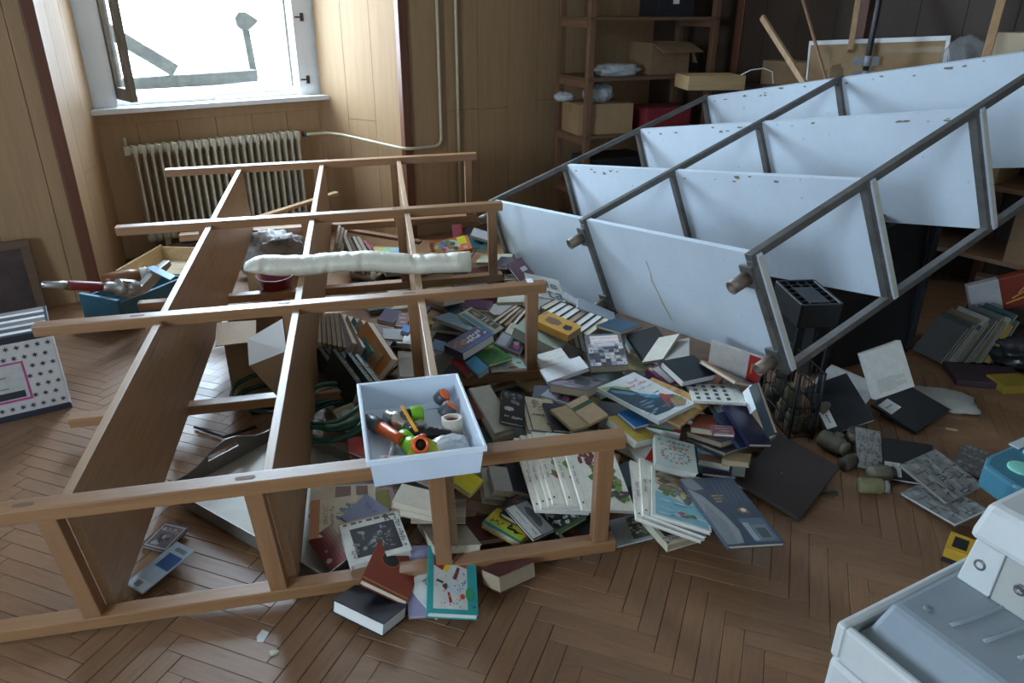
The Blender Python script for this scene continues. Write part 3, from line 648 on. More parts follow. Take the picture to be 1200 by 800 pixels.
fl = [at(252, 405, .28), at(300, 400, .28), at(300, 375, .3), at(254, 378, .3)]
MB().hexa([inv @ (p-Vector((0, 0, .004))) for p in fl]+[inv @ p for p in fl]).ob('flap', CARD, cb)
# steel tray
tA = at(196, 583, .015); tD = at(339, 722, .015); tB = at(332, 508, .015)
tx = (tB-tA); tym = (tD-tA); txl = .5; tyl = tym.length
tmx = frame(tA, tx, -tym)              # x along handle wall, -y toward D
tmx = tmx
TR_S = mat('tray_steel', (.3, .28, .24), .55, .15, 6, metal=.25); TR_O = mat('tray_steel_dull', (.22, .2, .18), .45, .15, 8, metal=.6)
ty = empty('steel_tray', tmx, 'large steel tray with a cut-out handle lying inside the nearest rack bay', 'tray')
zz = 1 if (tmx.col[2].z > 0) else -1
MB().box((0, -tyl, 0), (txl, 0, .003*zz)).ob('base', TR_S, ty)
MB().box((0, -tyl, 0), (.004, 0, .05*zz)).ob('side_wall', TR_O, ty); MB().box((txl-.004, -tyl, 0), (txl, 0, .05*zz)).ob('side_wall', TR_O, ty)
MB().box((0, -tyl, 0), (txl, -tyl+.004, .05*zz)).ob('end_wall', TR_O, ty)
hw = MB()
up = [(0, .05)]+[(txl*t/12, .05+.055*(math.sin(PI*min(1, max(0, (t-2)/8)))**2 if 2 <= t <= 10 else 0)) for t in range(1, 12)]+[(txl, .05)]
sl = (txl*.34, txl*.6, .055, .075)
xs = sorted(set([p[0] for p in up]+[sl[0], sl[1]]))
def uz(x):
    for (x0, z0), (x1, z1) in zip(up, up[1:]):
        if x0 <= x <= x1: return z0+(z1-z0)*(x-x0)/(x1-x0)
    return .05
for x0, x1 in zip(xs, xs[1:]):
    segs = [(0, None)] if not (sl[0] <= (x0+x1)/2 <= sl[1]) else [(0, sl[2]), (sl[3], None)]
    for lo, hi in segs:
        h0 = hi if hi is not None else uz(x0); h1 = hi if hi is not None else uz(x1)
        hw.hexa([(x0, -.004, lo*zz), (x1, -.004, lo*zz), (x1, 0, lo*zz), (x0, 0, lo*zz), (x0, -.004, h0*zz), (x1, -.004, h1*zz), (x1, 0, h1*zz), (x0, 0, h0*zz)])
hw.ob('handle_wall', TR_O, ty)
# green hose coils
HOSE = mat('green_hose', (.01, .075, .045), .35, .15, 12)
hc = at(322, 500, .0); pts = []
def coil(c, r, n, r0=.009, rise=.0, seed=1, sq=.8):
    g = random.Random(seed); P = []
    for i in range(n*20):
        a = 2*PI*i/20; k = 1+.12*math.sin(a*.37+seed); P.append((c.x+r*k*math.cos(a), c.y+r*sq*k*math.sin(a), r0+rise*i/20+.012*(1+math.sin(a*1.7+seed))))
    return P
tag(MB().tube(coil(at(290, 492, 0)+Vector((.1, .12, 0)), .17, 3, .02, .02, 2), .0085, 8).ob('garden_hose', HOSE), 'dark green garden hose coil lying beside the steel tray', 'hose')
tag(MB().tube(coil(at(402, 520, 0)+Vector((-.03, .05, 0)), .13, 5, .05, .02, 5, 1.2), .0095, 8).ob('garden_hose', HOSE), 'green garden hose coil right of the second board, under the bin', 'hose')
tag(MB().tube([at(228, 500, .01), at(262, 512, .012), at(300, 500, .02)], .006, 6).ob('black_cable', mat('cable_black', (.012, .014, .014), .4)), 'black cable crossing the bright parquet behind the tray', 'cable')
gl = tag(MB().box((0, 0, 0), (.2, .05, .03)).prism([(.02, .0), (.18, 0), (.15, .04), (.05, .04)], .03, .06).ob('dark_gadget', mat('gadget_dark', (.02, .035, .035), .25), None, TR(at(295, 488, .0), .6), bev=.008), 'dark plastic gadget lying on the hose beside the tray', 'gadget')
# cushion bolster over the boards
ca_ = rkpx(286, 311, .475); cb_ = rkpx(551, 302, .475)
cpth = []
N = 90
SAT = mat('satin_white', (.62, .57, .46), .36, .05, 2, 1.0, stretch=(26, 4, 5))
cv = []; cf = []
gl_ = random.Random(4)
wr_ = [(gl_.uniform(.05, .95), gl_.uniform(.006, .012), gl_.uniform(.01, .02), gl_.uniform(0, 6.28)) for _ in range(26)]
NS = 24
for i in range(N+1):
    t = i/N; c = ca_.lerp(cb_, t); c.y += .035*math.sin(t*PI*1.1+.4)-.02; c.z -= .012*math.sin(PI*t*2)**2
    e = math.sin(min(1, t/.1)*PI/2) if t < .1 else (math.sin(min(1, (1-t)/.08)*PI/2) if t > .92 else 1)
    ry = .05*(.25+.75*e) if t > .5 else .045+.01*e; rz_ = (.042+.006*(1-e)) if t > .5 else .042*(.15+.85*e)
    for k in range(NS):
        a = 2*PI*k/NS; w = 1
        for (tw_, am, sg, ph) in wr_: w -= am*14*math.exp(-((t+.012*math.sin(a+ph)-tw_)/sg)**2)*max(0, math.cos(a-ph))
        cv.append((c.x, c.y+ry*math.cos(a)*w, c.z+rz_*math.sin(a)*w))
for i in range(N):
    for k in range(NS): cf.append((i*NS+k, i*NS+(k+1) % NS, (i+1)*NS+(k+1) % NS, (i+1)*NS+k))
cf += [tuple(range(NS-1, -1, -1)), tuple(N*NS+k for k in range(NS))]
mb = MB(); mb.add([WM @ Vector(p) for p in cv], cf, SAT, None, True)
co = mb.ob('bolster_cushion', None); tag(co, 'long white satin bolster cushion draped across the rack boards', 'cushion')
sm = co.modifiers.new('sub', 'SUBSURF'); sm.levels = 1; sm.render_levels = 1
# bowl, bags
bw_ = at(322, 322, .27)
tag(MB().lathe([(0, 0), (.06, 0), (.075, .02), (.095, .13), (.1, .135), (.094, .135), (.07, .022), (0, .008)], 28).ob('red_bowl', mat('red_enamel', (.17, .012, .02), .3, .1, 8), None, TR((bw_.x, bw_.y+.02, .14), 0, .1)), 'dark red bowl under the left end of the bolster', 'bowl')
sb = at(320, 345, .0)
carton('carton', TR((sb.x-.13, sb.y-.02, 0), .15), .28, .22, .135, 'low cardboard carton carrying the red bowl', CARD)
gb = at(322, 300, .12)
crumple('paper_sack', TR((gb.x, gb.y, .0), .2), .2, .14, .15, mat('grey_sack', (.36, .35, .34), .6, .12, 9, .5), 'grey crumpled paper sack behind the bolster', 'sack', 12, 5, .22)
cs = at(322, 276, .2)
carton('carton', TR((cs.x-.2, cs.y+.0, 0), .2), .4, .22, .24, 'brown carton behind the grey sack near the radiator', CARD)
tag(MB().box((0, 0, 0), (.24, .17, .003)).ob('paper_sheet', WF, None, TR(at(318, 282, .29)+Vector((0, 0, .0)), .5, -.3)), 'white sheet of paper on the brown carton near the radiator', 'paper')
wpl = tag(MB().box((-.35, 0, 0), (.35, .05, .02)).ob('wooden_batten', wood('batten', (.4, .25, .13), 'x', .5, .7), None, TR(at(345, 245, .3), .75, 0, -.12), bev=.002), 'light batten sloping up behind the far rack frame near the radiator', 'slat')
tag(MB().box((-.3, 0, 0), (.3, .05, .02)).ob('wooden_batten', wood('batten_red', (.2, .1, .05), 'x', .5, .7), None, TR(at(440, 278, .16), -.15, 0, .12), bev=.002), 'reddish batten lying in the far cell behind the leaning books', 'slat')

# ------------------------------------------------------------------ plastic bin with hose fittings
zb = WM @ Vector((1.25, .02, DD)); zb = zb.z+.004; bh_ = .082
fl_ = at(431, 541, zb+bh_); fr_ = at(569, 523, zb+bh_); bl2 = at(425, 450, zb+bh_); br2 = at(551, 437, zb+bh_)
ex = (fr_-fl_); bwid = ex.length; bdep = (((bl2-fl_)+(br2-fr_))/2).length
BM_ = frame(Vector((fl_.x, fl_.y, zb)), ex, (bl2-fl_)+(br2-fr_))
binp = mat('frosted_plastic', (.74, .82, .92), .35, .03, 6, alpha=.74, trans=.0, spec=.5)
bn = empty('plastic_bin', BM_, 'translucent white plastic bin of hose fittings balanced on the near rail', 'bin')
i_ = .012; t_ = .003
ot = [(0, 0), (bwid, 0), (bwid, bdep), (0, bdep)]
def inset(k): return [(k, k), (bwid-k, k), (bwid-k, bdep-k), (k, bdep-k)]
mb = MB()
o0 = [(*p, 0) for p in inset(i_)]; o1 = [(*p, bh_) for p in inset(.003)]; q1 = [(*p, bh_) for p in inset(.003+t_)]; q0 = [(*p, t_) for p in inset(i_+t_)]
mb.add(o0+o1+q1+q0, [(0, 3, 2, 1)]+[(i, (i+1) % 4, 4+(i+1) % 4, 4+i) for i in range(4)]+[(4+i, 4+(i+1) % 4, 8+(i+1) % 4, 8+i) for i in range(4)]+[(8+i, 8+(i+1) % 4, 12+(i+1) % 4, 12+i) for i in range(4)]+[(12, 13, 14, 15)])
mb.ob('tub', binp, bn)
rm = MB()
for a, b in (((-.004, -.004), (bwid+.004, .004)), ((-.004, bdep-.004), (bwid+.004, bdep+.004)), ((-.004, .004), (.004, bdep-.004)), ((bwid-.004, .004), (bwid+.004, bdep-.004))):
    rm.box((*a, bh_-.012), (*b, bh_+.002))
rm.ob('rim', mat('frosted_rim', (.78, .85, .93), .3, .03, 6, alpha=.9), bn, bev=.0015)
ORG = mat('orange_plastic', (.75, .12, .02), .35, .05); GRY = mat('grey_plastic', (.07, .075, .08), .4, .05); LIM = mat('lime_plastic', (.25, .6, .03), .35, .05); BLK = mat('black_rubber', (.012, .012, .013), .4)
def inb(x, y, z, rz, tilt=0): return BM_ @ TR((x*bwid, y*bdep, z*1.3), rz) @ Matrix.Rotation(PI/2-tilt, 4, 'Y') @ Matrix.Scale(1.4, 4)
def fitting(name, mx, label, parts, cat='hose fitting'):
    r = empty(name, mx, label, cat, None)
    for nm, prof, m in parts: MB().lathe(prof, 16).ob(nm, m, r)
    return r
z_ = .004
fitting('hose_nozzle', inb(.15, .6, .024, -1.05, .05), 'orange and grey hose spray nozzle at the bin\'s left side', [('body', [(.007, -.055), (.009, -.05), (.009, -.04), (.015, -.036), (.0165, .0), (.013, .004)], GRY), ('tip', [(.0125, .002), (.0105, .06), (.011, .075), (.006, .075), (.005, .06), (0, .06)], ORG)])
fitting('brass_valve', inb(.32, .66, .024, -.9), 'chrome ball valve with magenta lever in the bin', [('body', [(.009, -.03), (.013, -.026), (.013, -.012), (.018, -.005), (.018, .01), (.012, .014), (.012, .03), (.006, .03), (0, .028)], mat('chrome', (.55, .54, .52), .25, .05, metal=.9))])
tag(MB().box((-.009, -.011, 0), (.009, .011, .02)).ob('lever_knob', mat('magenta_plastic', (.35, .02, .1), .4), None, BM_ @ TR((.235*bwid, .62*bdep, .004), .4), bev=.002), 'small magenta block beside the chrome valve', 'knob')
fitting('hose_coupler', inb(.47, .73, .02, .05), 'black hose coupler with a lime green collar in the bin', [('body', [(.008, -.05), (.011, -.045), (.011, -.03), (.008, -.028), (.013, -.01), (.013, .0)], BLK), ('collar', [(.0155, .0), (.0165, .004), (.0165, .022), (.014, .025), (.008, .025), (0, .02)], LIM)])
fitting('hose_coupler', inb(.39, .38, .02, -1.3, .1), 'lime green double hose connector in the bin', [('collar', [(.014, -.03), (.0165, -.026), (.0165, -.006), (.014, -.004)], LIM), ('ring', [(.012, -.005), (.012, .006)], BLK), ('collar', [(.014, .005), (.0165, .008), (.0165, .028), (.013, .032), (0, .03)], LIM)])
fitting('hose_coupler', inb(.58, .46, .02, -.25), 'black ribbed hose adapter in the bin\'s middle', [('body', [(.014, -.035), (.015, -.03), (.015, -.008), (.012, -.005), (.014, .0), (.013, .01), (.011, .012), (.011, .02), (.009, .022), (.006, .045), (0, .045)], BLK)])
fitting('hose_coupler', BM_ @ TR((.465*bwid, .2*bdep, .06), .2, 1.0) @ Matrix.Scale(1.35, 4), 'orange-rimmed open connector at the bin\'s front', [('ring', [(.013, -.006), (.0165, -.006), (.018, .004), (.0165, .014), (.0115, .014), (.0105, .004), (0, .004)], ORG), ('body', [(0, .006), (.0108, .006), (.0105, .0045), (.0, .0044)], BLK), ('stem', [(.012, -.005), (.011, -.03), (0, -.03)], mat('brown_plastic', (.1, .03, .015), .4))])  # black disc inside the ring paints the shade of its hollow
tag(MB().prism([(0, 0), (.1, .005), (.075, .05), (.055, .07), (.03, .06)], 0, .002).ob('yellow_disc', mat('yellow_film', (.5, .6, .03), .3, .1, 8, alpha=.85), None, BM_ @ TR((.3*bwid, .08*bdep, .03), .1, .35) @ Matrix.Scale(1.25, 4), bev=.0005), 'translucent yellow-green plastic plate at the bin\'s front', 'plate')
tag(MB().box((-.004, -.045, 0), (.004, .045, .004)).ob('folding_blade', mat('amber_plastic', (.8, .36, .02), .35), None, BM_ @ TR((.43*bwid, .55*bdep, .055), .22, .15) @ Matrix.Scale(1.3, 4), bev=.0015), 'amber flat stick leaning on the connectors in the bin', 'stick')
fitting('orange_cap', inb(.81, .87, .03, -.4, .9), 'upper black cap with an orange top at the bin\'s far right', [('body', [(.013, -.012), (.0155, -.01), (.0155, .008), (.014, .01)], GRY), ('top', [(.0135, .009), (.0125, .014), (0, .015)], ORG)], 'cap')
fitting('orange_cap', inb(.83, .72, .022, .2, .8), 'lower black cap with an orange top above the tape roll', [('body', [(.014, -.014), (.0165, -.01), (.0165, .01), (.015, .012)], GRY), ('top', [(.0145, .011), (.0135, .016), (0, .017)], ORG)], 'cap')
tr_ = empty('tape_roll', BM_ @ TR((.83*bwid, .5*bdep, .006), 0, -.12, 0) @ Matrix.Scale(1.35, 4), 'roll of cream masking tape at the bin\'s right side', 'tape')
MB().lathe([(.015, 0), (.0215, 0), (.0215, .035), (.015, .035), (.015, 0)], 24).ob('tape', mat('masking_tape', (.6, .53, .42), .6), tr_); MB().lathe([(.0145, .001), (.0145, .028), (0, .028)], 20).ob('core', mat('tape_core', (.3, .04, .05), .5), tr_)
sb_ = empty('seal_box', BM_ @ TR((.085*bwid, .13*bdep, .006), -.25, .12) @ Matrix.Scale(1.2, 4), 'small red and white carton in the bin\'s front left corner', 'box')
MB().box((0, 0, 0), (.062, .04, .018)).ob('box', mat('white_card2', (.6, .58, .54), .5), sb_); MB().poly(rect(0, 0, .062, .018), .0005, mc((.5, .05, .03))).ob('red_band', None, sb_, FX, raw=True)
pseudo(sb_, 4, (.046, .02), .012, (.5, .05, .03), 0, .03, .0188)
tag(MB().prism(blob(.015, .02, .018, .016, 3, 10), .018, .0185, None).ob('red_blot', mc((.5, .06, .04)), None, sb_.matrix_world), 'red blot printed on the small carton lid', 'print')
fitting('grey_pin', inb(.24, .37, .012, 1.3, .15), 'pale grey plastic pin lying in the bin', [('pin', [(.004, -.025), (.005, -.02), (.005, .02), (.004, .025), (0, .025)], mat('pale_grey', (.5, .5, .5), .4))], 'pin')
tag(MB().tube([BM_ @ Vector((.53*bwid, .76*bdep, .03)), BM_ @ Vector((.76*bwid, .74*bdep, .034))], .0012, 5).ob('steel_rod', mat('chrome', (.55, .54, .52), .25)), 'thin steel rod between the green collar and the cap', 'rod')
crumple('zip_bag', BM_ @ TR((.74*bwid, .26*bdep, .006), .4), .052, .042, .026, mat('zip_plastic', (.7, .72, .75), .2, .2, 20, .5, alpha=.7), 'small clear plastic bag of parts at the bin\'s right front', 'bag', 21)
tag(MB().lathe([(.006, 0), (.009, .004), (.009, .02), (0, .022)], 12).ob('red_button', mat('red_plastic', (.6, .05, .04), .4), None, BM_ @ TR((.52*bwid, .35*bdep, .03))), 'tiny red plastic button among the connectors', 'button')
tag(MB().box((-.012, -.016, 0), (.012, .016, .02)).ob('beige_clip', mat('beige_plastic', (.5, .42, .35), .5), None, BM_ @ TR((.545*bwid, .63*bdep, .004), .5), bev=.004), 'beige clip beside the lime collar in the bin', 'clip')

tag(MB().tube(bend([at(571, 284, .3), at(558, 292, .34), at(549, 306, .3), at(545, 320, .2), at(556, 326, .16)], .04), .004, 6).ob('black_cable', mat('cable_black', (.012, .014, .014), .4)), 'thin black cable looping beside the puzzle box end of the bolster', 'cable')
# ------------------------------------------------------------------ copier in the foreground
CA = math.radians(28); E1 = Vector((math.cos(CA), math.sin(CA), 0)); cc_ = at(980, 727, .8)
CM = frame((cc_.x, cc_.y, 0), E1, (-E1.y, E1.x, 0))      # x away to the right, y to the left/back, -y toward camera
cp_ = empty('photocopier', CM, 'pale grey office photocopier in the lower right foreground', 'copier')
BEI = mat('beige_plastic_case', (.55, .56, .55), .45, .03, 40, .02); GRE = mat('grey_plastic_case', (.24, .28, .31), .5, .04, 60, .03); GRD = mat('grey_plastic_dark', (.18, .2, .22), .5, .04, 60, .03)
MB().box((0, -.62, 0), (.75, 0, .74)).ob('body', BEI, cp_, bev=.012)
MB().box((0, -.014, .74), (.75, 0, .8)).box((0, -.62, .74), (.014, -.014, .8)).ob('rim', BEI, cp_, bev=.006)
MB().box((.016, -.6, .74), (.74, -.016, .782)).ob('deck', GRE, cp_, bev=.003)
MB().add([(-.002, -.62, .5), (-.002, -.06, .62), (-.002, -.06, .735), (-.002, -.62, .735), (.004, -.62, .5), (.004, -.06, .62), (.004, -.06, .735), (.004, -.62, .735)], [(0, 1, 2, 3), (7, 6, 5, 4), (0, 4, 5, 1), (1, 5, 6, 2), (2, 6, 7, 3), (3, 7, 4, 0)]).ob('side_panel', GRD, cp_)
# raised output tray with ribs
tl = [at(1045, 706, .83), at(1125, 672, .83)]
ti = CM.inverted()
t0 = ti @ at(1046, 705, .83); t1 = ti @ at(1016, 748, .79); 
MB().hexa([(t0.x-.04, -.6, .775), (.72, -.6, .775), (.72, t0.y+.01, .775), (t0.x-.04, t0.y+.01, .775), (t0.x, -.58, .83), (.72, -.58, .83), (.72, t0.y, .83), (t0.x, t0.y, .83)]).ob('output_tray', GRE, cp_, bev=.008)
for k in range(5):
    y = t0.y-.062-.036*k; P = [Vector((t0.x+.03+.012*k+.17*s/8, y-.012*math.sin(PI*s/8*.9), .8305)) for s in range(9)]
    MB().tube(P, .0028, 6).ob('rib', GRE, cp_)
MB().lathe([(.006, 0), (.006, .0008), (0, .001)], 12, None, Matrix.Translation((t0.x+.03, t0.y-.03, .8305))).ob('mark', GRD, cp_)
# upper block
u0 = ti @ at(1122, 676, .832); u0.y += .002
hb = .135
def blk(x0, x1, y0, y1, z0, z1, sl=.02, iy=.006): return [(x0, y0, z0), (x1, y0, z0), (x1, y1, z0), (x0, y1, z0), (x0+sl, y0, z1), (x1, y0, z1), (x1, y1-iy, z1), (x0+sl, y1-iy, z1)]
MB().hexa(blk(u0.x, .75, u0.y-.045, u0.y, .83, .90, .006)).ob('scanner_end', BEI, cp_, bev=.003)
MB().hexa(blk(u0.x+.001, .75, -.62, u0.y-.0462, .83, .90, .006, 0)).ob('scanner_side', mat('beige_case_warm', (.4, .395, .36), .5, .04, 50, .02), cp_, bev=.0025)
MB().hexa(blk(u0.x-.003, .75, -.62, u0.y+.004, .902, .955, .018)).ob('scanner_lid', BEI, cp_, bev=.01)
for y in (-.022, -.075): MB().lathe([(.008, 0), (.008, .002), (.005, .002), (.005, -.002), (0, -.002)], 14, None, TR((u0.x+.004, u0.y+y, .868), 0, 0, -PI/2)).ob('screw', mat('screw_steel', (.2, .19, .18), .4, metal=.7), cp_)
MB().lathe([(.013, 0), (.013, .001), (.0115, .0015), (0, .0015)], 18, None, TR((u0.x+.004, u0.y-.13, .85), 0, 0, -PI/2)).ob('plug', BEI, cp_)
# blue control console
k0 = ti @ at(1137, 545, .93)
CON = mat('console_blue', (.042, .16, .225), .4, .05, 30); 
cs_ = [(k0.x, k0.y-.06), (k0.x+.012, k0.y-.012), (k0.x+.04, k0.y+.0), (.72, k0.y+.01), (.72, k0.y-.13), (k0.x+.05, k0.y-.13), (k0.x+.015, k0.y-.1)]
cn = MB().prism(cs_, .895, .935).ob('control_console', CON, cp_, bev=.006)
MB().box((k0.x+.1, k0.y-.14, .78), (.72, k0.y-.06, .897)).ob('console_arm', CON, cp_)
MB().lathe([(.019, 0), (.019, .002), (.017, .003), (0, .003)], 20, None, Matrix.Translation((k0.x+.05, k0.y-.045, .935))).ob('start_button', mat('mint_button', (.2, .55, .45), .4), cn)
MB().box((k0.x+.04, k0.y-.082, .935), (k0.x+.062, k0.y-.068, .9356)).ob('orange_tag', mat('orange_tag', (.6, .3, .14), .5), cn)
for i in range(4):
    for j in range(4): MB().lathe([(.008, 0), (.008, .003), (.006, .005), (0, .0055)], 12, None, Matrix.Translation((k0.x+.1+.026*i, k0.y-.026-.022*j, .935))).ob('key', mat('grey_key', (.2, .32, .37), .4), cn)
MB().box((k0.x+.1, k0.y-.012, .935), (.7, k0.y+.004, .937)).ob('display_strip', mat('pale_strip', (.45, .5, .55), .3), cn)

# ------------------------------------------------------------------ jars, envelope, magazines, scraps on the right
DUST = [mat('dusty_jar_%d' % i, c, .8, .3, 12, .2) for i, c in enumerate([(.09, .074, .05), (.14, .12, .085), (.06, .05, .036), (.17, .155, .07), (.24, .23, .21)])]
def jar(u, v, r, L, rz, standing, mi, label, z=0):
    p = at(u, v, z+r)
    mx = TR(p+Vector((0, 0, -r+(0 if standing else r))), rz) @ (Matrix() if standing else Matrix.Rotation(PI/2, 4, 'Y'))
    e = empty('jar', mx, label, 'jar', None)
    MB().lathe([(0, 0), (r*.92, .0), (r, .006), (r, L*.74), (r*.9, L*.8), (r*.72, L*.84)], 16).ob('body', DUST[mi], e)
    MB().lathe([(r*.76, L*.83), (r*.78, L*.85), (r*.78, L*.99), (r*.7, L), (0, L)], 16).ob('lid', DUST[(mi+1) % 5], e)
jar(958, 482, .034, .11, .35, False, 1, 'brown dusty jar lying highest beside the wire basket', .03)
jar(963, 512, .036, .11, -1.0, False, 0, 'large dusty jar lying below the black folder')
jar(981, 522, .022, .075, 0, True, 4, 'whitish small jar standing among the dusty ones')
jar(1000, 516, .03, .085, 0, True, 1, 'tan dusty jar standing beside the stone notebook strip')
jar(988, 545, .026, .08, .6, False, 2, 'blackened jar lying in front of the standing ones')
jar(1020, 556, .03, .09, .15, False, 1, 'dusty jar lying against the stone notebook')
jar(1006, 568, .028, .1, -.1, False, 3, 'yellowish dusty jar lying foremost on the parquet')
jar(946, 500, .03, .1, .8, False, 0, 'dusty jar lying close to the basket\'s corner')
jar(975, 497, .03, .09, -.3, False, 2, 'dark jar lying between the folder and the white jar')
for i, (y, z, mi) in enumerate(((-.1, .012, 0), (-.02, .012, 1), (.08, .012, 2), (-.06, .1, 1), (.04, .1, 0))):
    e = empty('jar', wm_ @ TR((0, y, z+.002)), 'dusty jar stored inside the wire basket', 'jar', 'jars in the wire basket')
    MB().lathe([(0, 0), (.032, 0), (.034, .006), (.034, .06), (.025, .07)], 14).ob('body', DUST[mi], e); MB().lathe([(.026, .069), (.026, .083), (0, .084)], 14).ob('lid', DUST[(mi+2) % 5], e)
tag(MB().prism(blob(0, 0, .03, .012, 5, 12), 0, .008).ob('plaster_chip', DUST[2], None, TR(at(972, 580, .0), .2)), 'small grey crumb of debris on the parquet by the brown case', 'debris')
env = [at(1068, 441, .03), at(1150, 470, .03), at(1118, 490, .03), at(1060, 456, .03)]
em = frame(env[3], env[1]-env[3], env[0]-env[3]); 
crumple('padded_envelope', Matrix.Translation((env[0]+env[1]+env[2]+env[3])/4-Vector((0, 0, .03))) @ Matrix.Rotation(-.25, 4, 'Z'), .15, .1, .018, mat('grey_paper', (.36, .35, .31), .75, .1, 12, .4), 'crumpled grey padded envelope behind the black folders', 'envelope', 33, 5, .1, None, 5.0)
tag(MB().box((-.02, -.008, 0), (.02, .008, .002)).ob('paper_tag', mat('tag_yellow', (.5, .45, .25), .6), None, TR(at(1115, 503, 0), -.3)), 'tiny yellowish paper tag on the floor right of the folders', 'tag')
yb = empty('tape_box', TR(at(1121, 652, 0), .9, .0), 'small yellow and black carton between the notebook and copier', 'box')
MB().box((-.05, -.035, 0), (.05, .035, .05)).ob('box', mat('yellow_card', (.55, .32, .02), .5), yb, bev=.002); MB().box((-.0505, -.0355, 0), (.0505, .0355, .018)).box((-.03, -.02, .05), (.03, .02, .0506)).ob('black_print', mat('black_print', (.015, .015, .015), .5), yb)
# magazines leaning by the black cabinet
ORD = 'first second third fourth fifth sixth seventh eighth ninth tenth eleventh twelfth thirteenth fourteenth'.split()
mg = at(1105, 432, 0)
for i in range(14):
    c = [(.08, .08, .075), (.05, .055, .05), (.12, .1, .06), (.22, .21, .18), (.03, .06, .06), (.28, .17, .03), (.07, .07, .065)][i % 7]
    hgt = .2+.02*((i*5) % 4)
    mx = frame(Vector((mg.x-.0+.019*i, mg.y+.02+.006*(i % 3), .018)), (-.35, .93, 0), (.5+.03*(i % 4)-.012*i, .2, .72+.01*i))
    r = empty('magazine', mx, '%s magazine, counted from the black cabinet, of the slumped row' % ORD[i], 'magazine', 'magazines slumped beside the black cabinet')
    MB().box((0, 0, -.013), (.16, hgt, -.001)).ob('pages', mat('page_white', (.26, .245, .21), .7), r); MB().box((-.001, -.001, -.001), (.162, hgt+.001, 0)).box((-.001, -.001, -.014), (.162, hgt+.001, -.013)).ob('cover', mc(c, .35), r)
wp = empty('gift_packet', frame(atY(1140, 372, 3.42), (.85, -.2, .35), (-.35, .1, .85)), 'white and red packet with a green clover mark on the low pile', 'packet')
MB().box((0, 0, -.05), (.3, .17, 0)).ob('packet', mat('packet_white', (.38, .38, .39), .4), wp, bev=.008); MB().box((.13, -.0005, -.0505), (.3005, .1705, .0006)).ob('red_wrap', mat('packet_red', (.18, .025, .012), .35), wp, bev=.008)
mb = MB()
for k in range(3): mb.poly(circ(.05+.008*math.cos(k*2.1+.5), .04+.008*math.sin(k*2.1+.5), .008), .0008, mc((.02, .3, .1)))
mb.ob('clover_print', None, wp, raw=True)
mb = MB()
for k in range(3): mb.poly([(.15+.03*k, .03+.02*k), (.27, .05+.035*k), (.27, .058+.035*k), (.15+.03*k, .038+.02*k)], .0012, mc((.5, .26, .05)))
mb.ob('orange_swirl', None, wp, raw=True)
ym = tag(MB().box((0, 0, 0), (.16, .12, .04)).ob('yellow_carton', mat('yellow_dim', (.25, .17, .02), .5), None, TR(at(1175, 462, 0), .1), bev=.003), 'dim yellow carton on the floor at the right edge', 'box')
tag(MB().box((0, 0, 0), (.3, .2, .03)).ob('dark_book', mc((.04, .02, .03)), None, TR(at(1120, 452, 0), -.2), bev=.003), 'dark flat volume on the floor below the magazines', 'book')
tag(MB().prism([(0, 0), (.018, -.002), (.026, .03), (.006, .042), (-.004, .02)], 0, .0012).ob('paper_scrap', WF, None, TR(at(301, 752, 0), .1)), 'torn white paper scrap on the parquet below the rack', 'paper')
tag(MB().prism(blob(.0, 0, .014, .01, 8, 9, .5), 0, .004).ob('paper_scrap', mat('scrap_cream', (.5, .46, .34), .7), None, TR(at(322, 765, 0))), 'tiny crumpled cream scrap nearest the camera', 'paper')
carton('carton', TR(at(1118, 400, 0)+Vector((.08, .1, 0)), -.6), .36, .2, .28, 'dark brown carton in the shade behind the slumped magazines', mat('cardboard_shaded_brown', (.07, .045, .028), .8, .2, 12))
crumple('rubbish_bag', TR(at(1178, 425, 0)+Vector((.05, .0, 0)), .3), .16, .14, .09, mat('black_polythene', (.012, .012, .013), .3, .2, 12, .4), 'black plastic bag slumped on the floor at the right edge', 'bag', 17, 4, .25)
# debris outside the window
DARKW = mat('debris_wood_darkened', (.03, .028, .02), .8, .5, 12, .5)  # exposure put into the colour: darkened so debris shows against the overbright sky
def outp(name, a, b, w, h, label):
    a = RM @ Vector(a); b = RM @ Vector(b); return tag(MB().bar(a-a, b-a, w, h).ob(name, DARKW, None, Matrix.Translation(a), bev=.006), label, 'beam')
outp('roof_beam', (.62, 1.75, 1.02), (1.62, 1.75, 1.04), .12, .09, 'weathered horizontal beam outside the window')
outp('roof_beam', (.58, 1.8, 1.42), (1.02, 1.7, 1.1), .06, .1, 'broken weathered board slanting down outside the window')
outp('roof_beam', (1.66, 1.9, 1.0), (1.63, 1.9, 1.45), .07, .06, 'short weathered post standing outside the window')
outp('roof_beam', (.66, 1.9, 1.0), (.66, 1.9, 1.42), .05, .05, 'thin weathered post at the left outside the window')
tag(MB().prism(blob(0, 0, .09, .06, 6, 9, .4), 0, .06, None).ob('roof_block', DARKW, None, RM @ TR((1.63, 1.9, 1.43), 0, PI/2)), 'splintered wood lump atop the short outside post', 'beam')
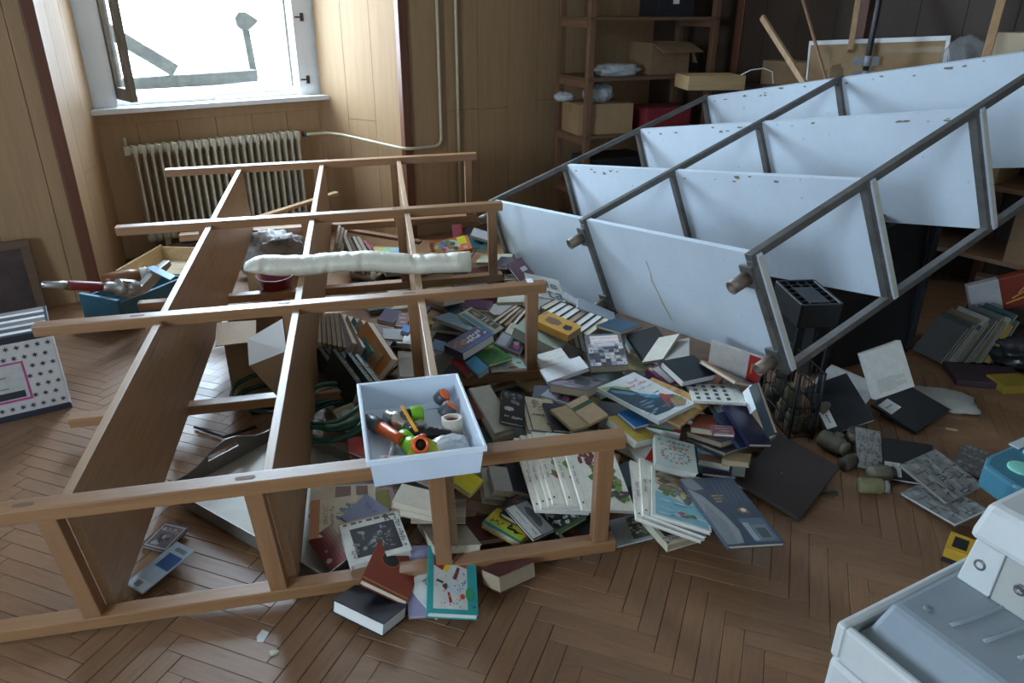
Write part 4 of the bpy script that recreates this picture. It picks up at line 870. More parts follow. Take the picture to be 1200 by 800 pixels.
BOOKS = [
    ('artbook', "large slate-blue art book with a vaulted room on its cover, at the pile's front edge", [0.679, 1.8633, 0.1343], [0.9893, 0.0162, 0.0726, 0.1253], 0.191, 0.318, 0.014, (0.06, 0.075, 0.1), {'pr': 'art'}),
    ('bigboard', 'dark brown flat leatherette case lying on the parquet beside the jars', [0.973, 2.1612, 0.0627], [0.926, 0.1063, 0.0596, -0.3572], 0.238, 0.323, 0.014, (0.045, 0.03, 0.027), {'pr': 'dot', 'kind': 'case'}),
    ('navyhb', 'thick plain navy hardback lying nearest the camera under the wooden rack', [-0.3867, 1.5475, 0.0525], [0.9625, -0.0998, 0.0291, -0.2504], 0.175, 0.104, 0.04, (0.01, 0.014, 0.03), {}),
    ('lavender', 'pale lavender thin book lying under the teal picture book', [-0.2307, 1.6547, 0.0429], [0.9882, 0.0776, 0.0656, 0.1147], 0.15, 0.246, 0.012, (0.3, 0.28, 0.42), {}),
    ('mature', 'white paperback with black capital lettering wedged under the teal picture book', [-0.215, 1.6039, 0.0457], [0.9325, 0.055, -0.0312, 0.3557], 0.102, 0.15, 0.014, (0.62, 0.6, 0.56), {'tx': [('MATURE', 0.5, 0.55, 0.16, (0.03, 0.03, 0.03), 90), ('~8', 0.68, 0.5, 0.13, (0.03, 0.03, 0.03), 90)]}),
    ('tealkid', "teal children's board book with a dotted clown picture", [-0.1658, 1.6266, 0.0667], [0.9942, 0.055, 0.0808, 0.0443], 0.14, 0.239, 0.022, (0.02, 0.33, 0.32), {'pr': 'clown'}),
    ('redlp', 'rust-red book with a round black disc on its cover', [-0.3357, 1.6578, 0.0778], [0.9726, -0.0014, 0.2242, -0.0619], 0.144, 0.191, 0.02, (0.25, 0.04, 0.02), {'pr': 'disc'}),
    ('whiteart', 'white hardback with a dark photograph and comic lettering, under the wooden rack', [-0.4056, 1.7562, 0.1079], [0.9729, 0.099, 0.0275, 0.2069], 0.181, 0.161, 0.03, (0.62, 0.6, 0.54), {'pr': 'photo', 'tx': [('~13', 0.93, 0.5, 0.085, (0.04, 0.04, 0.04), -90), ('~4', 0.14, 0.3, 0.13, (0.25, 0.25, 0.25), 70), ('R', 0.8, 0.88, 0.16, (0.03, 0.03, 0.03), 0)]}),
    ('redgloss', 'glossy dark red softcover lying left of the white photo hardback', [-0.5397, 1.7512, 0.0698], [0.881, 0.2126, 0.0197, -0.4222], 0.138, 0.082, 0.012, (0.2, 0.05, 0.04), {'pr': 'gradred'}),
    ('bratec', 'cream picture book with an orange spine band and two small blue birds', [-0.5535, 1.8681, 0.0962], [0.9913, 0.0913, -0.0108, 0.0945], 0.147, 0.155, 0.014, (0.6, 0.5, 0.36), {'pr': 'birds', 'tx': [('BRATEC', 0.33, 0.55, 0.1, (0.25, 0.18, 0.12), 90), ('~8', 0.46, 0.5, 0.1, (0.25, 0.18, 0.12), 90)]}),
    ('creambr', 'cream cover with brown squares peeking out behind the orange-banded book', [-0.5457, 1.9618, 0.0929], [0.9946, 0.0194, 0.0423, 0.0923], 0.208, 0.143, 0.014, (0.58, 0.5, 0.38), {'pr': 'brownsq'}),
    ('bluegrey', 'blue-grey booklet with small purple lettering above the photo hardback', [-0.4531, 1.8589, 0.1137], [0.9449, 0.1243, 0.0737, -0.2937], 0.101, 0.113, 0.012, (0.2, 0.22, 0.32), {'tx': [('Na p', 0.5, 0.72, 0.22, (0.15, 0.08, 0.25), 0)]}),
    ('olivebk', 'narrow olive booklet between the grey booklet and the plastic bin', [-0.407, 1.9321, 0.1123], [0.9715, 0.1728, 0.0858, 0.1376], 0.042, 0.075, 0.01, (0.3, 0.28, 0.1), {}),
    ('crm1', 'top cream paperback of the stack just under the plastic bin', [-0.2747, 1.821, 0.2018], [0.9924, 0.0318, 0.064, -0.1001], 0.144, 0.087, 0.025, (0.5, 0.45, 0.36), {}),
    ('crm2', 'tan paperback second in the stack under the plastic bin', [-0.2554, 1.8298, 0.1671], [0.9928, -0.0117, 0.0307, -0.1151], 0.149, 0.089, 0.025, (0.42, 0.36, 0.28), {}),
    ('crm3', 'cardboard-coloured book at the bottom of the stack under the plastic bin', [-0.2265, 1.9282, 0.0885], [0.9732, -0.2281, 0.0153, 0.0257], 0.164, 0.274, 0.025, (0.5, 0.42, 0.3), {}),
    ('glosswht', 'shiny cream hardback crossing behind the rung below the plastic bin', [-0.194, 1.8286, 0.0698], [0.9725, -0.156, 0.058, 0.1629], 0.143, 0.236, 0.022, (0.55, 0.5, 0.4), {}),
    ('maroonbd', 'maroon hardback flat on the floor under the yellow bird book', [-0.0977, 1.8839, 0.0423], [0.975, -0.0759, 0.0623, 0.1992], 0.153, 0.147, 0.02, (0.07, 0.012, 0.015), {}),
    ('yellowbird', 'yellow paperback with an eye and a black flying bird on its cover', [-0.0086, 1.8614, 0.0713], [0.956, 0.0336, 0.0519, -0.2869], 0.141, 0.085, 0.024, (0.62, 0.5, 0.03), {'pr': 'bird'}),
    ('ossian', 'black booklet with a white title panel beside the yellow bird book', [0.0583, 1.8576, 0.0991], [0.8935, 0.0239, 0.1057, -0.4357], 0.149, 0.088, 0.012, (0.03, 0.03, 0.03), {'pr': 'whitestrip', 'tx': [('~6', 0.8, 0.25, 0.1, (0.05, 0.05, 0.05), 180)]}),
    ('greencomic', 'green-bordered comic with black-and-white panels under the white picture books', [0.1453, 1.925, 0.0794], [0.8886, 0.0669, 0.0122, -0.4537], 0.163, 0.117, 0.012, (0.04, 0.09, 0.03), {'pr': 'panels'}),
    ('eziki', "black hardback with red lettering half under the rack's near end post", [0.2127, 1.9, 0.0378], [0.8734, -0.082, 0.0427, -0.4781], 0.103, 0.157, 0.02, (0.03, 0.02, 0.018), {'tx': [('EZIKI', 0.6, 0.25, 0.22, (0.4, 0.03, 0.02), 0)]}),
    ('del', 'black book with red letters above the white-panel booklet', [0.0188, 1.9113, 0.0988], [0.9597, 0.072, 0.0848, -0.2579], 0.064, 0.098, 0.02, (0.025, 0.022, 0.02), {'tx': [('DEL', 0.35, 0.7, 0.24, (0.45, 0.04, 0.03), 0)]}),
    ('thickpg', 'thick cream-paged book poking out below the near bottom rail', [-0.0074, 1.6796, 0.0712], [0.8978, -0.1268, -0.107, -0.4079], 0.083, 0.138, 0.05, (0.12, 0.03, 0.03), {}),
    ('yellowpc', "bright yellow paperback beneath the bin's right end", [-0.1425, 1.9844, 0.151], [0.9506, 0.0927, 0.1154, -0.2728], 0.082, 0.075, 0.022, (0.75, 0.62, 0.01), {}),
    ('hb_a', 'cream clothbound book at the left of the three leaning near the near rail', [-0.0603, 2.0283, 0.1077], [0.9698, 0.1266, 0.1845, 0.0975], 0.072, 0.126, 0.03, (0.5, 0.45, 0.36), {}),
    ('hb_b', 'grey hardback, the middle of the three leaning near the near rail', [-0.0343, 1.9952, 0.1521], [0.9802, 0.075, 0.1454, 0.1117], 0.065, 0.111, 0.025, (0.32, 0.3, 0.26), {}),
    ('hb_c', 'black hardback, the right of the three leaning near the near rail', [0.0251, 2.039, 0.1212], [0.9726, 0.0371, 0.2021, 0.1089], 0.079, 0.135, 0.03, (0.03, 0.028, 0.03), {}),
    ('comicA0', 'first from the left of the fanned white picture books behind the near end post', [0.1306, 2.0355, 0.1431], [0.979, 0.0902, 0.1373, 0.1208], 0.188, 0.325, 0.012, (0.78, 0.74, 0.64), {'pr': 'comic0', 'tx': [('~10', 0.055, 0.45, 0.042, (0.08, 0.08, 0.08), 90)]}),
    ('comicA1', 'second from the left of the fanned white picture books behind the near end post', [0.1502, 2.0379, 0.1517], [0.9795, 0.0927, 0.1345, 0.1177], 0.187, 0.323, 0.012, (0.78, 0.74, 0.64), {'pr': 'comic1', 'tx': [('~11', 0.055, 0.45, 0.042, (0.08, 0.08, 0.08), 90)]}),
    ('comicA2', 'third from the left of the fanned white picture books behind the near end post', [0.1727, 2.0397, 0.1573], [0.9802, 0.0947, 0.1315, 0.1141], 0.185, 0.321, 0.012, (0.78, 0.74, 0.64), {'pr': 'comic2', 'tx': [('~12', 0.055, 0.45, 0.042, (0.08, 0.08, 0.08), 90)]}),
    ('comicA3', 'fourth from the left of the fanned white picture books behind the near end post', [0.1865, 2.04, 0.1656], [0.9805, 0.0967, 0.1296, 0.1119], 0.184, 0.319, 0.012, (0.78, 0.74, 0.64), {'pr': 'comic3', 'tx': [('~13', 0.055, 0.45, 0.042, (0.08, 0.08, 0.08), 90)]}),
    ('comicA4', 'fifth from the left of the fanned white picture books behind the near end post', [0.2341, 2.0261, 0.1737], [0.982, 0.0987, 0.1232, 0.1037], 0.182, 0.315, 0.012, (0.78, 0.74, 0.64), {'pr': 'comic4', 'tx': [('~14', 0.055, 0.45, 0.042, (0.08, 0.08, 0.08), 90)]}),
    ('comicA5', 'topmost of the fanned white picture books, with a red-clad crowd and green trees', [0.2757, 1.9858, 0.1817], [0.9837, 0.0976, 0.1174, 0.0954], 0.178, 0.308, 0.012, (0.78, 0.74, 0.64), {'pr': 'comic5', 'tx': [('~15', 0.055, 0.45, 0.042, (0.08, 0.08, 0.08), 90)]}),
    ('comicB0', 'lowest white picture book of the fan beside the near end post', [0.4937, 1.9552, 0.1079], [0.9851, -0.013, 0.1647, -0.0471], 0.214, 0.331, 0.012, (0.78, 0.74, 0.64), {'pr': 'comic6', 'tx': [('~12', 0.06, 0.5, 0.05, (0.08, 0.08, 0.08), 90)]}),
    ('comicB1', 'middle white picture book of the fan with purple shapes on its cover', [0.5173, 1.9653, 0.1125], [0.9847, -0.0114, 0.1617, -0.0644], 0.204, 0.333, 0.012, (0.78, 0.74, 0.64), {'pr': 'comic7', 'tx': [('~10', 0.06, 0.5, 0.05, (0.08, 0.08, 0.08), 90)]}),
    ('comicB2', 'white picture book with a stream, rocks and a stone bridge painted on it', [0.5365, 1.9321, 0.1357], [0.9883, -0.0459, 0.1114, -0.0937], 0.181, 0.331, 0.012, (0.62, 0.62, 0.55), {'pr': 'stream'}),
    ('zadnja', 'cream book lettered ZADNJA SLIKA poking out under the picture books', [0.5106, 1.8725, 0.0659], [0.9796, 0.005, 0.0031, 0.2008], 0.138, 0.146, 0.028, (0.6, 0.55, 0.42), {'pr': 'zadnja', 'tx': [('ZADNJA SLIKA', 0.53, 0.1, 0.13, (0.05, 0.04, 0.04), 0)]}),
    ('photomag', 'photo magazine with white blossoms flat on the floor by the near end post', [0.3815, 1.902, 0.025], [0.9921, -0.0019, -0.1128, 0.0544], 0.118, 0.13, 0.006, (0.3, 0.31, 0.3), {'pr': 'blossom'}),
    ('crmboard', 'greyish cream board cover leaning just right of the plastic bin', [-0.0697, 2.3049, 0.2366], [0.8757, 0.2364, 0.2373, 0.3479], 0.109, 0.19, 0.008, (0.48, 0.46, 0.38), {}),
    ('crmboard2', 'brown book half under the greyish board right of the bin', [-0.0485, 2.3192, 0.1578], [0.9821, 0.0361, -0.0872, 0.1632], 0.087, 0.144, 0.02, (0.36, 0.3, 0.22), {}),
    ('yellowsh', 'pale yellow leaflet behind the greyish board by the bin', [-0.0867, 2.4683, 0.2002], [0.9556, 0.1302, 0.0891, 0.2488], 0.054, 0.092, 0.004, (0.55, 0.5, 0.14), {}),
    ('lloyd', 'black paperback with white upside-down script, right of the bin', [0.0054, 2.3267, 0.2293], [0.9799, 0.1423, 0.1389, 0.0144], 0.089, 0.156, 0.016, (0.025, 0.022, 0.022), {'pr': 'smoke', 'tx': [('~8', 0.5, 0.16, 0.13, (0.8, 0.8, 0.8), 180)]}),
    ('besedna', 'cream hardback with blue spine line and brown ink figures', [0.1073, 2.3406, 0.1908], [0.9878, 0.0395, 0.1294, 0.077], 0.13, 0.216, 0.026, (0.55, 0.46, 0.32), {'pr': 'bluespine', 'tx': [('MOJA', 0.62, 0.62, 0.13, (0.04, 0.04, 0.06), 0), ('~7', 0.58, 0.48, 0.13, (0.04, 0.04, 0.06), 0)]}),
    ('blkwhite', 'thin black book with bright white page edges beside the cream figured hardback', [0.1724, 2.3193, 0.1943], [0.977, 0.0866, 0.142, 0.1335], 0.087, 0.147, 0.014, (0.03, 0.03, 0.035), {}),
    ('tanopen', 'tan book cover, left half of an open book lying face down', [0.2084, 2.291, 0.209], [0.9454, 0.065, 0.0754, 0.3104], 0.077, 0.13, 0.012, (0.4, 0.3, 0.16), {'kind': 'board'}),
    ('tanopen2', 'tan book with a dark green stripe lying face down on the heap', [0.2736, 2.3395, 0.2142], [0.9521, 0.0848, -0.0725, 0.2846], 0.086, 0.138, 0.012, (0.45, 0.31, 0.18), {'pr': 'gstripe', 'kind': 'board'}),
    ('cdcase', 'grey glossy case with a pink photograph behind the black thin book', [0.1841, 2.4856, 0.1898], [0.9555, 0.0028, -0.0068, -0.295], 0.129, 0.077, 0.012, (0.3, 0.3, 0.33), {'pr': 'pinkph'}),
    ('landscape', 'thick landscape-format photo book in grey and purple', [0.2586, 2.5414, 0.2214], [0.9591, -0.0938, -0.0283, -0.2655], 0.164, 0.169, 0.032, (0.16, 0.14, 0.17), {'pr': 'purpleph'}),
    ('whiteW1', 'plain white paperback at the end of the middle rack frame', [0.2075, 2.6301, 0.2338], [0.9845, 0.0146, -0.1233, 0.1239], 0.174, 0.109, 0.016, (0.66, 0.66, 0.68), {}),
    ('marij', 'white book with brown title behind the plain white paperback', [0.1647, 2.7674, 0.2165], [0.9883, -0.0282, -0.1092, 0.103], 0.122, 0.141, 0.016, (0.6, 0.58, 0.54), {'tx': [('~12', 0.6, 0.3, 0.18, (0.3, 0.22, 0.15), 0)]}),
    ('nasvetov', 'thick tips book titled 4000 NASVETOV with a grid of small photos', [0.3932, 2.7915, 0.245], [0.9981, 0.0521, -0.0318, 0.0039], 0.155, 0.258, 0.032, (0.12, 0.12, 0.13), {'pr': 'tips', 'tx': [('4000 NASVETOV', 0.5, 0.85, 0.12, (0.7, 0.03, 0.03), 0), ('ZA DOM IN DRUŽINO', 0.5, 0.73, 0.09, (0.7, 0.03, 0.03), 0)]}),
    ('blkhb', 'black hardback with white page edge right of the tips book', [0.5963, 2.8958, 0.23], [0.9885, 0.0665, -0.0925, 0.099], 0.14, 0.216, 0.03, (0.02, 0.02, 0.02), {}),
    ('greycv', 'grey-brown opened cover standing behind the black hardbacks', [0.6801, 2.7605, 0.2617], [0.9789, -0.0182, -0.1725, -0.1083], 0.108, 0.182, 0.012, (0.3, 0.27, 0.24), {}),
    ('creamcv', 'cream inside cover of an opened book under the white metal rack', [0.6222, 2.7939, 0.2515], [0.9155, 0.062, -0.2592, -0.3014], 0.106, 0.179, 0.01, (0.48, 0.44, 0.36), {}),
    ('purpledge', 'book with purple cover and yellow ornament, its white pages showing', [0.5973, 2.5714, 0.2405], [0.9515, 0.0939, 0.0179, 0.2926], 0.077, 0.128, 0.03, (0.14, 0.03, 0.07), {'pr': 'ornament'}),
    ('blackhb2', 'black hardback with thick white page block on top of the purple book', [0.6845, 2.5547, 0.2795], [0.8543, 0.0204, 0.0954, -0.5106], 0.138, 0.164, 0.03, (0.012, 0.013, 0.016), {}),
    ('orangesp', 'grey book with a bright orange spine under the lower edge of the metal rack', [0.8325, 2.5173, 0.2777], [0.8215, -0.1579, 0.0813, -0.5418], 0.209, 0.126, 0.014, (0.2, 0.17, 0.15), {'pr': 'orangespine'}),
    ('whitered', 'white book with a red end band standing under the metal rack', [0.8432, 2.5088, 0.3251], [0.6132, 0.7171, -0.2284, -0.24], 0.204, 0.116, 0.012, (0.5, 0.48, 0.46), {'pr': 'redband'}),
    ('stamps', 'open white page with rows of small dark stamp pictures', [0.759, 2.4168, 0.2448], [0.9953, -0.0807, -0.0026, -0.0535], 0.188, 0.203, 0.01, (0.6, 0.6, 0.54), {'pr': 'stamps'}),
    ('orangetan', 'mottled orange-tan cover lying under the octopus book', [0.5692, 2.3885, 0.2262], [0.9232, 0.0266, -0.0383, 0.3815], 0.198, 0.262, 0.01, (0.48, 0.28, 0.1), {'pr': 'mottle'}),
    ('octopus', 'pale picture book with a red octopus on dark blue rocks', [0.4928, 2.3849, 0.2497], [0.9397, 0.0123, 0.0079, 0.3416], 0.204, 0.296, 0.016, (0.6, 0.62, 0.6), {'pr': 'octopus', 'tx': [('~6', 0.72, 0.83, 0.07, (0.5, 0.06, 0.12), 0), ('~12', 0.68, 0.75, 0.07, (0.5, 0.06, 0.12), 0), ('~13', 0.78, 0.64, 0.05, (0.2, 0.2, 0.25), 0)]}),
    ('gold', 'gold-yellow paperback with thick pages below the octopus book', [0.4321, 2.2799, 0.1777], [0.8759, -0.0335, 0.0912, -0.4725], 0.159, 0.095, 0.035, (0.5, 0.36, 0.07), {}),
    ('bluestrip', 'bright blue book corner under the octopus book', [0.4411, 2.312, 0.198], [0.8585, -0.009, 0.0283, -0.512], 0.109, 0.066, 0.014, (0.02, 0.16, 0.4), {}),
    ('greenstripe', 'white book with a green and red edge stripe under the octopus book', [0.5543, 2.3055, 0.1709], [0.9897, 0.0029, 0.0192, -0.142], 0.122, 0.077, 0.028, (0.55, 0.55, 0.52), {'pr': 'greenedge'}),
    ('mandala', 'pale green-grey book with a red and teal ornamental drawing', [0.5575, 2.1199, 0.1707], [0.9921, 0.0033, 0.1023, -0.0727], 0.141, 0.182, 0.028, (0.5, 0.54, 0.48), {'pr': 'mandala', 'tx': [('~7', 0.45, 0.83, 0.17, (0.05, 0.25, 0.28), 180), ('~7', 0.45, 0.68, 0.14, (0.5, 0.08, 0.06), 180)]}),
    ('whiteredtri', 'white and red softcover left of the ornamental book', [0.4653, 2.1958, 0.1263], [0.9968, 0.0337, 0.0199, 0.0695], 0.08, 0.103, 0.014, (0.62, 0.6, 0.58), {'pr': 'redtri'}),
    ('rust', 'rust-red small book in the stack below the stamp page', [0.6943, 2.285, 0.1987], [0.9771, -0.0329, -0.0342, -0.2074], 0.082, 0.114, 0.026, (0.25, 0.06, 0.03), {}),
    ('whtpages', 'black softcover with white page edges in the right-hand stack', [0.715, 2.2441, 0.1733], [0.8706, -0.0869, -0.0883, -0.4761], 0.163, 0.099, 0.022, (0.06, 0.06, 0.07), {}),
    ('smallred', 'small dark red pocket book on top of the right-hand stack', [0.724, 2.1739, 0.2325], [0.9987, -0.006, 0.0021, -0.0496], 0.074, 0.056, 0.014, (0.16, 0.05, 0.05), {'pr': 'scratch'}),
    ('thinslate', 'thin slate-grey hardback across the right-hand stack', [0.7278, 2.2362, 0.145], [0.8891, -0.0856, -0.0372, -0.4482], 0.17, 0.12, 0.012, (0.1, 0.1, 0.115), {}),
    ('bluebrown', 'small book with a blue seascape cover below the slate hardback', [0.7062, 2.1771, 0.124], [0.9944, -0.0281, 0.0695, -0.0751], 0.112, 0.092, 0.024, (0.12, 0.25, 0.33), {'pr': 'sea'}),
    ('tanlow', 'tan paperback end below the slate hardback', [0.7706, 2.1316, 0.1491], [0.9753, -0.0351, -0.0778, -0.2038], 0.09, 0.063, 0.02, (0.34, 0.24, 0.13), {}),
    ('greenlow', 'pale green leaflet at the foot of the right-hand stack', [0.7865, 2.1369, 0.1038], [0.9825, 0.0776, -0.0543, -0.1605], 0.042, 0.071, 0.01, (0.3, 0.36, 0.32), {}),
    ('navygloss', 'glossy midnight-blue softcover slanting beside the wire basket', [0.8258, 2.2229, 0.2241], [0.9646, 0.1323, 0.152, 0.1699], 0.108, 0.184, 0.016, (0.018, 0.014, 0.05), {}),
    ('navyback', 'second dark blue softcover under the glossy midnight-blue one', [0.7839, 2.2154, 0.212], [0.9414, 0.192, 0.1144, 0.2528], 0.088, 0.154, 0.014, (0.025, 0.04, 0.08), {}),
    ('whitefold', 'bright white opened page standing beside the wire basket', [0.8518, 2.308, 0.2774], [0.7803, 0.2374, -0.5699, -0.1002], 0.054, 0.091, 0.006, (0.68, 0.7, 0.72), {'kind': 'board'}),
    ('tanfold', 'tan page block curving down beside the wire basket', [0.8756, 2.2434, 0.208], [0.7481, 0.3244, -0.574, -0.0746], 0.067, 0.119, 0.014, (0.42, 0.34, 0.22), {'kind': 'board'}),
    ('darkfold', 'dark cover with pale blue edge standing against the wire basket', [0.855, 2.2004, 0.2939], [0.5656, 0.3768, -0.6964, -0.2303], 0.105, 0.181, 0.012, (0.03, 0.04, 0.05), {}),
    ('folder1', 'black folder with a white label, nearest the wire basket', [1.3085, 2.5932, 0.1041], [0.6798, 0.2469, -0.078, -0.6861], 0.274, 0.182, 0.012, (0.012, 0.012, 0.013), {'pr': 'sticker1'}),
    ('folder2', 'black folder with a white label lying right of the open book', [1.6545, 2.6703, 0.0466], [0.9498, 0.0992, -0.0271, 0.2953], 0.247, 0.201, 0.014, (0.012, 0.012, 0.013), {'pr': 'sticker2'}),
    ('folder3', 'black folder with a white label half under the stone-pattern notebook', [1.4462, 2.2653, 0.0498], [0.9717, 0.1546, -0.0428, -0.1732], 0.168, 0.191, 0.014, (0.012, 0.012, 0.013), {'pr': 'sticker3'}),
    ('note1', 'stone-pattern notebook lying upon the black folder', [1.4794, 2.1188, 0.0896], [0.8513, 0.0793, 0.0799, -0.5124], 0.189, 0.19, 0.01, (0.2, 0.205, 0.195), {'pr': 'stone'}),
    ('note2', 'stone-pattern notebook on the floor nearest the copier', [1.4525, 2.0394, 0.043], [0.8057, 0.0425, -0.1179, -0.5789], 0.223, 0.134, 0.012, (0.2, 0.205, 0.195), {'pr': 'stone'}),
    ('note3', 'upright strip of stone-pattern notebook among the dusty jars', [1.3315, 2.33, 0.0589], [0.9546, 0.2801, 0.0575, -0.0834], 0.09, 0.164, 0.008, (0.24, 0.24, 0.22), {'pr': 'stone'}),
    ('note4', 'stone-pattern notebook deepest in shade behind the blue console', [1.714, 2.2989, 0.0302], [0.9284, 0.0139, 0.0181, -0.3709], 0.114, 0.194, 0.008, (0.15, 0.15, 0.145), {'pr': 'stone'}),
    ('openbook', 'white opened book with printed paragraphs standing propped by the black cabinet', [1.4071, 2.4651, 0.3179], [0.8134, 0.5573, -0.0775, 0.1475], 0.156, 0.182, 0.03, (0.55, 0.54, 0.5), {'pr': 'para', 'kind': 'board'}),
    ('papers', 'fan of white sheets under the black folder near the wire basket', [1.4329, 2.7954, 0.0845], [0.9423, -0.0312, 0.091, -0.3206], 0.219, 0.332, 0.004, (0.6, 0.6, 0.57), {'kind': 'board'}),
    ('orange', 'orange hardback with a brown blot and a black shape on its cover', [0.2009, 3.0152, 0.2692], [0.8894, 0.0701, 0.0181, 0.4513], 0.116, 0.192, 0.035, (0.6, 0.31, 0.05), {'pr': 'blot'}),
    ('palegreen', 'thick pale green hardback under the orange book', [0.1324, 2.9944, 0.2282], [0.8144, 0.1363, 0.1036, 0.5545], 0.142, 0.218, 0.05, (0.4, 0.46, 0.38), {}),
    ('creamsm', 'small cream book end left of the pale green hardback', [0.0076, 3.0559, 0.2145], [0.9799, 0.0783, 0.1012, -0.1528], 0.062, 0.103, 0.03, (0.52, 0.5, 0.42), {'tx': [('~9', 0.5, 0.6, 0.12, (0.1, 0.1, 0.1), 0)]}),
    ('alekta', 'torn white poster with large round grey letters under the metal rack', [0.1657, 3.5431, 0.2414], [0.9797, 0.1025, 0.1514, 0.0823], 0.193, 0.206, 0.004, (0.56, 0.56, 0.5), {'tx': [('le', 0.72, 0.66, 0.34, (0.12, 0.13, 0.15), 0), ('ta', 0.74, 0.22, 0.34, (0.12, 0.13, 0.15), 0)], 'kind': 'board'}),
    ('whtgloss', "narrow glossy white booklet lying along the metal rack's lower edge", [0.3048, 3.3518, 0.2444], [0.9627, -0.0107, 0.2394, -0.1253], 0.125, 0.075, 0.01, (0.75, 0.76, 0.78), {}),
    ('whtstrip', "blue-grey long booklet along the metal rack's lower edge", [0.4011, 3.2584, 0.2336], [0.9805, 0.0275, 0.1901, -0.0425], 0.194, 0.117, 0.01, (0.4, 0.45, 0.5), {}),
    ('darkblueopen', "dark blue softcover bowed open under the metal rack's middle frame", [0.4828, 3.0449, 0.2506], [0.9255, -0.0377, -0.01, -0.3766], 0.134, 0.161, 0.016, (0.03, 0.07, 0.11), {}),
    ('maroonbox', "dark plum book standing at the metal rack's far corner", [0.0438, 3.7987, 0.2525], [0.8222, 0.2472, 0.0689, -0.5081], 0.148, 0.091, 0.03, (0.07, 0.025, 0.045), {'pr': 'lab'}),
    ('beigetop', 'beige folder behind the end post of the third rack frame', [-0.1017, 4.1029, 0.2146], [0.996, -0.0808, -0.0171, -0.0341], 0.19, 0.314, 0.02, (0.5, 0.48, 0.34), {}),
    ('purpspine', 'black glossy book beside the plum one', [-0.0477, 3.9352, 0.2479], [0.9849, 0.0479, -0.0266, -0.1642], 0.079, 0.131, 0.02, (0.03, 0.02, 0.03), {}),
    ('violet', 'violet-blue paperback with white lettering beside the middle board', [-0.1805, 2.8198, 0.2733], [0.9149, 0.0327, -0.0671, 0.3967], 0.185, 0.112, 0.04, (0.05, 0.045, 0.12), {'pr': 'violet', 'tx': [('~5', 0.72, 0.62, 0.2, (0.75, 0.75, 0.78), 0), ('~7', 0.68, 0.38, 0.2, (0.75, 0.75, 0.78), 0)]}),
    ('greenflower', 'green softcover with a yellow blossom beneath the violet paperback', [-0.0937, 2.7988, 0.22], [0.8678, 0.0058, -0.0315, -0.4959], 0.186, 0.112, 0.016, (0.02, 0.16, 0.03), {'pr': 'yflower'}),
    ('redround', 'red paperback lying left of the cyan book', [-0.1961, 2.7404, 0.2035], [0.872, 0.2369, 0.0028, -0.4285], 0.114, 0.069, 0.04, (0.38, 0.03, 0.03), {}),
    ('cyan', 'cyan-blue paperback between the red one and the pale card', [-0.1425, 2.6795, 0.2232], [0.8764, 0.1965, 0.0262, -0.4389], 0.093, 0.055, 0.03, (0.01, 0.2, 0.36), {}),
    ('peach', "peach and mint leaflet by the middle frame's end post", [-0.0231, 2.7437, 0.195], [0.9908, 0.0008, 0.0216, 0.1339], 0.148, 0.09, 0.01, (0.5, 0.42, 0.33), {'pr': 'mint'}),
    ('birdposter', 'booklet with old portrait photographs leaning behind the violet paperback', [-0.143, 3.1234, 0.2293], [0.9527, 0.0335, 0.1804, -0.2423], 0.19, 0.115, 0.008, (0.42, 0.4, 0.3), {'pr': 'portrait', 'tx': [('CLAMOR', 0.55, 0.45, 0.12, (0.08, 0.08, 0.06), 0)]}),
    ('paleblue', 'pale blue softcover on top of the small stack beside the middle board', [-0.2462, 3.1174, 0.2323], [0.9739, -0.1383, 0.1423, -0.1106], 0.172, 0.287, 0.014, (0.22, 0.33, 0.38), {}),
    ('paleblue2', 'white-paged booklet second in the stack beside the middle board', [-0.2803, 3.0799, 0.2148], [0.9963, -0.0448, 0.0587, -0.0441], 0.166, 0.1, 0.014, (0.5, 0.5, 0.46), {}),
    ('darkst', 'dark softcover third in the stack beside the middle board', [-0.2866, 3.0083, 0.2], [0.9938, 0.0321, 0.0654, -0.0839], 0.119, 0.096, 0.02, (0.07, 0.06, 0.07), {}),
    ('bluewht', 'light blue and white book end touching the middle board', [-0.3178, 2.8973, 0.21], [0.9897, 0.0211, 0.1341, -0.0443], 0.056, 0.09, 0.016, (0.25, 0.4, 0.58), {}),
    ('greypink', 'grey photo book with a pink blossom left of the end post', [-0.0045, 2.9346, 0.2083], [0.9772, 0.0617, 0.1423, -0.1453], 0.121, 0.121, 0.014, (0.16, 0.14, 0.16), {'pr': 'pinkph'}),
    ('purptop', "purple book under the middle frame's top rail", [-0.1697, 3.3455, 0.2253], [0.9943, -0.0059, -0.002, -0.1061], 0.133, 0.114, 0.02, (0.08, 0.03, 0.09), {}),
    ('creamtop', "cream pamphlet under the middle frame's top rail", [-0.0076, 3.4229, 0.224], [0.9995, -0.0064, -0.0246, -0.018], 0.132, 0.097, 0.016, (0.5, 0.47, 0.38), {}),
    ('purplebk', 'dark purple hardback at the top of the cell left of the middle board', [-0.5741, 3.1893, 0.2279], [0.9933, 0.041, 0.0806, -0.0719], 0.079, 0.125, 0.02, (0.05, 0.04, 0.09), {}),
    ('redphoto', 'red and grey photo book near the middle board', [-0.5087, 3.1597, 0.2189], [0.9848, 0.1541, -0.0184, -0.078], 0.056, 0.096, 0.016, (0.18, 0.05, 0.05), {'pr': 'scratch'}),
    ('bluebox', 'small bright blue book next to the middle board', [-0.4743, 3.032, 0.23], [0.9937, 0.058, 0.076, -0.0589], 0.036, 0.061, 0.02, (0.06, 0.2, 0.5), {}),
    ('glossgrey', 'grey shiny folder under the purple hardback', [-0.5338, 3.018, 0.21], [0.9937, -0.0277, 0.0665, 0.0861], 0.087, 0.129, 0.012, (0.25, 0.26, 0.28), {}),
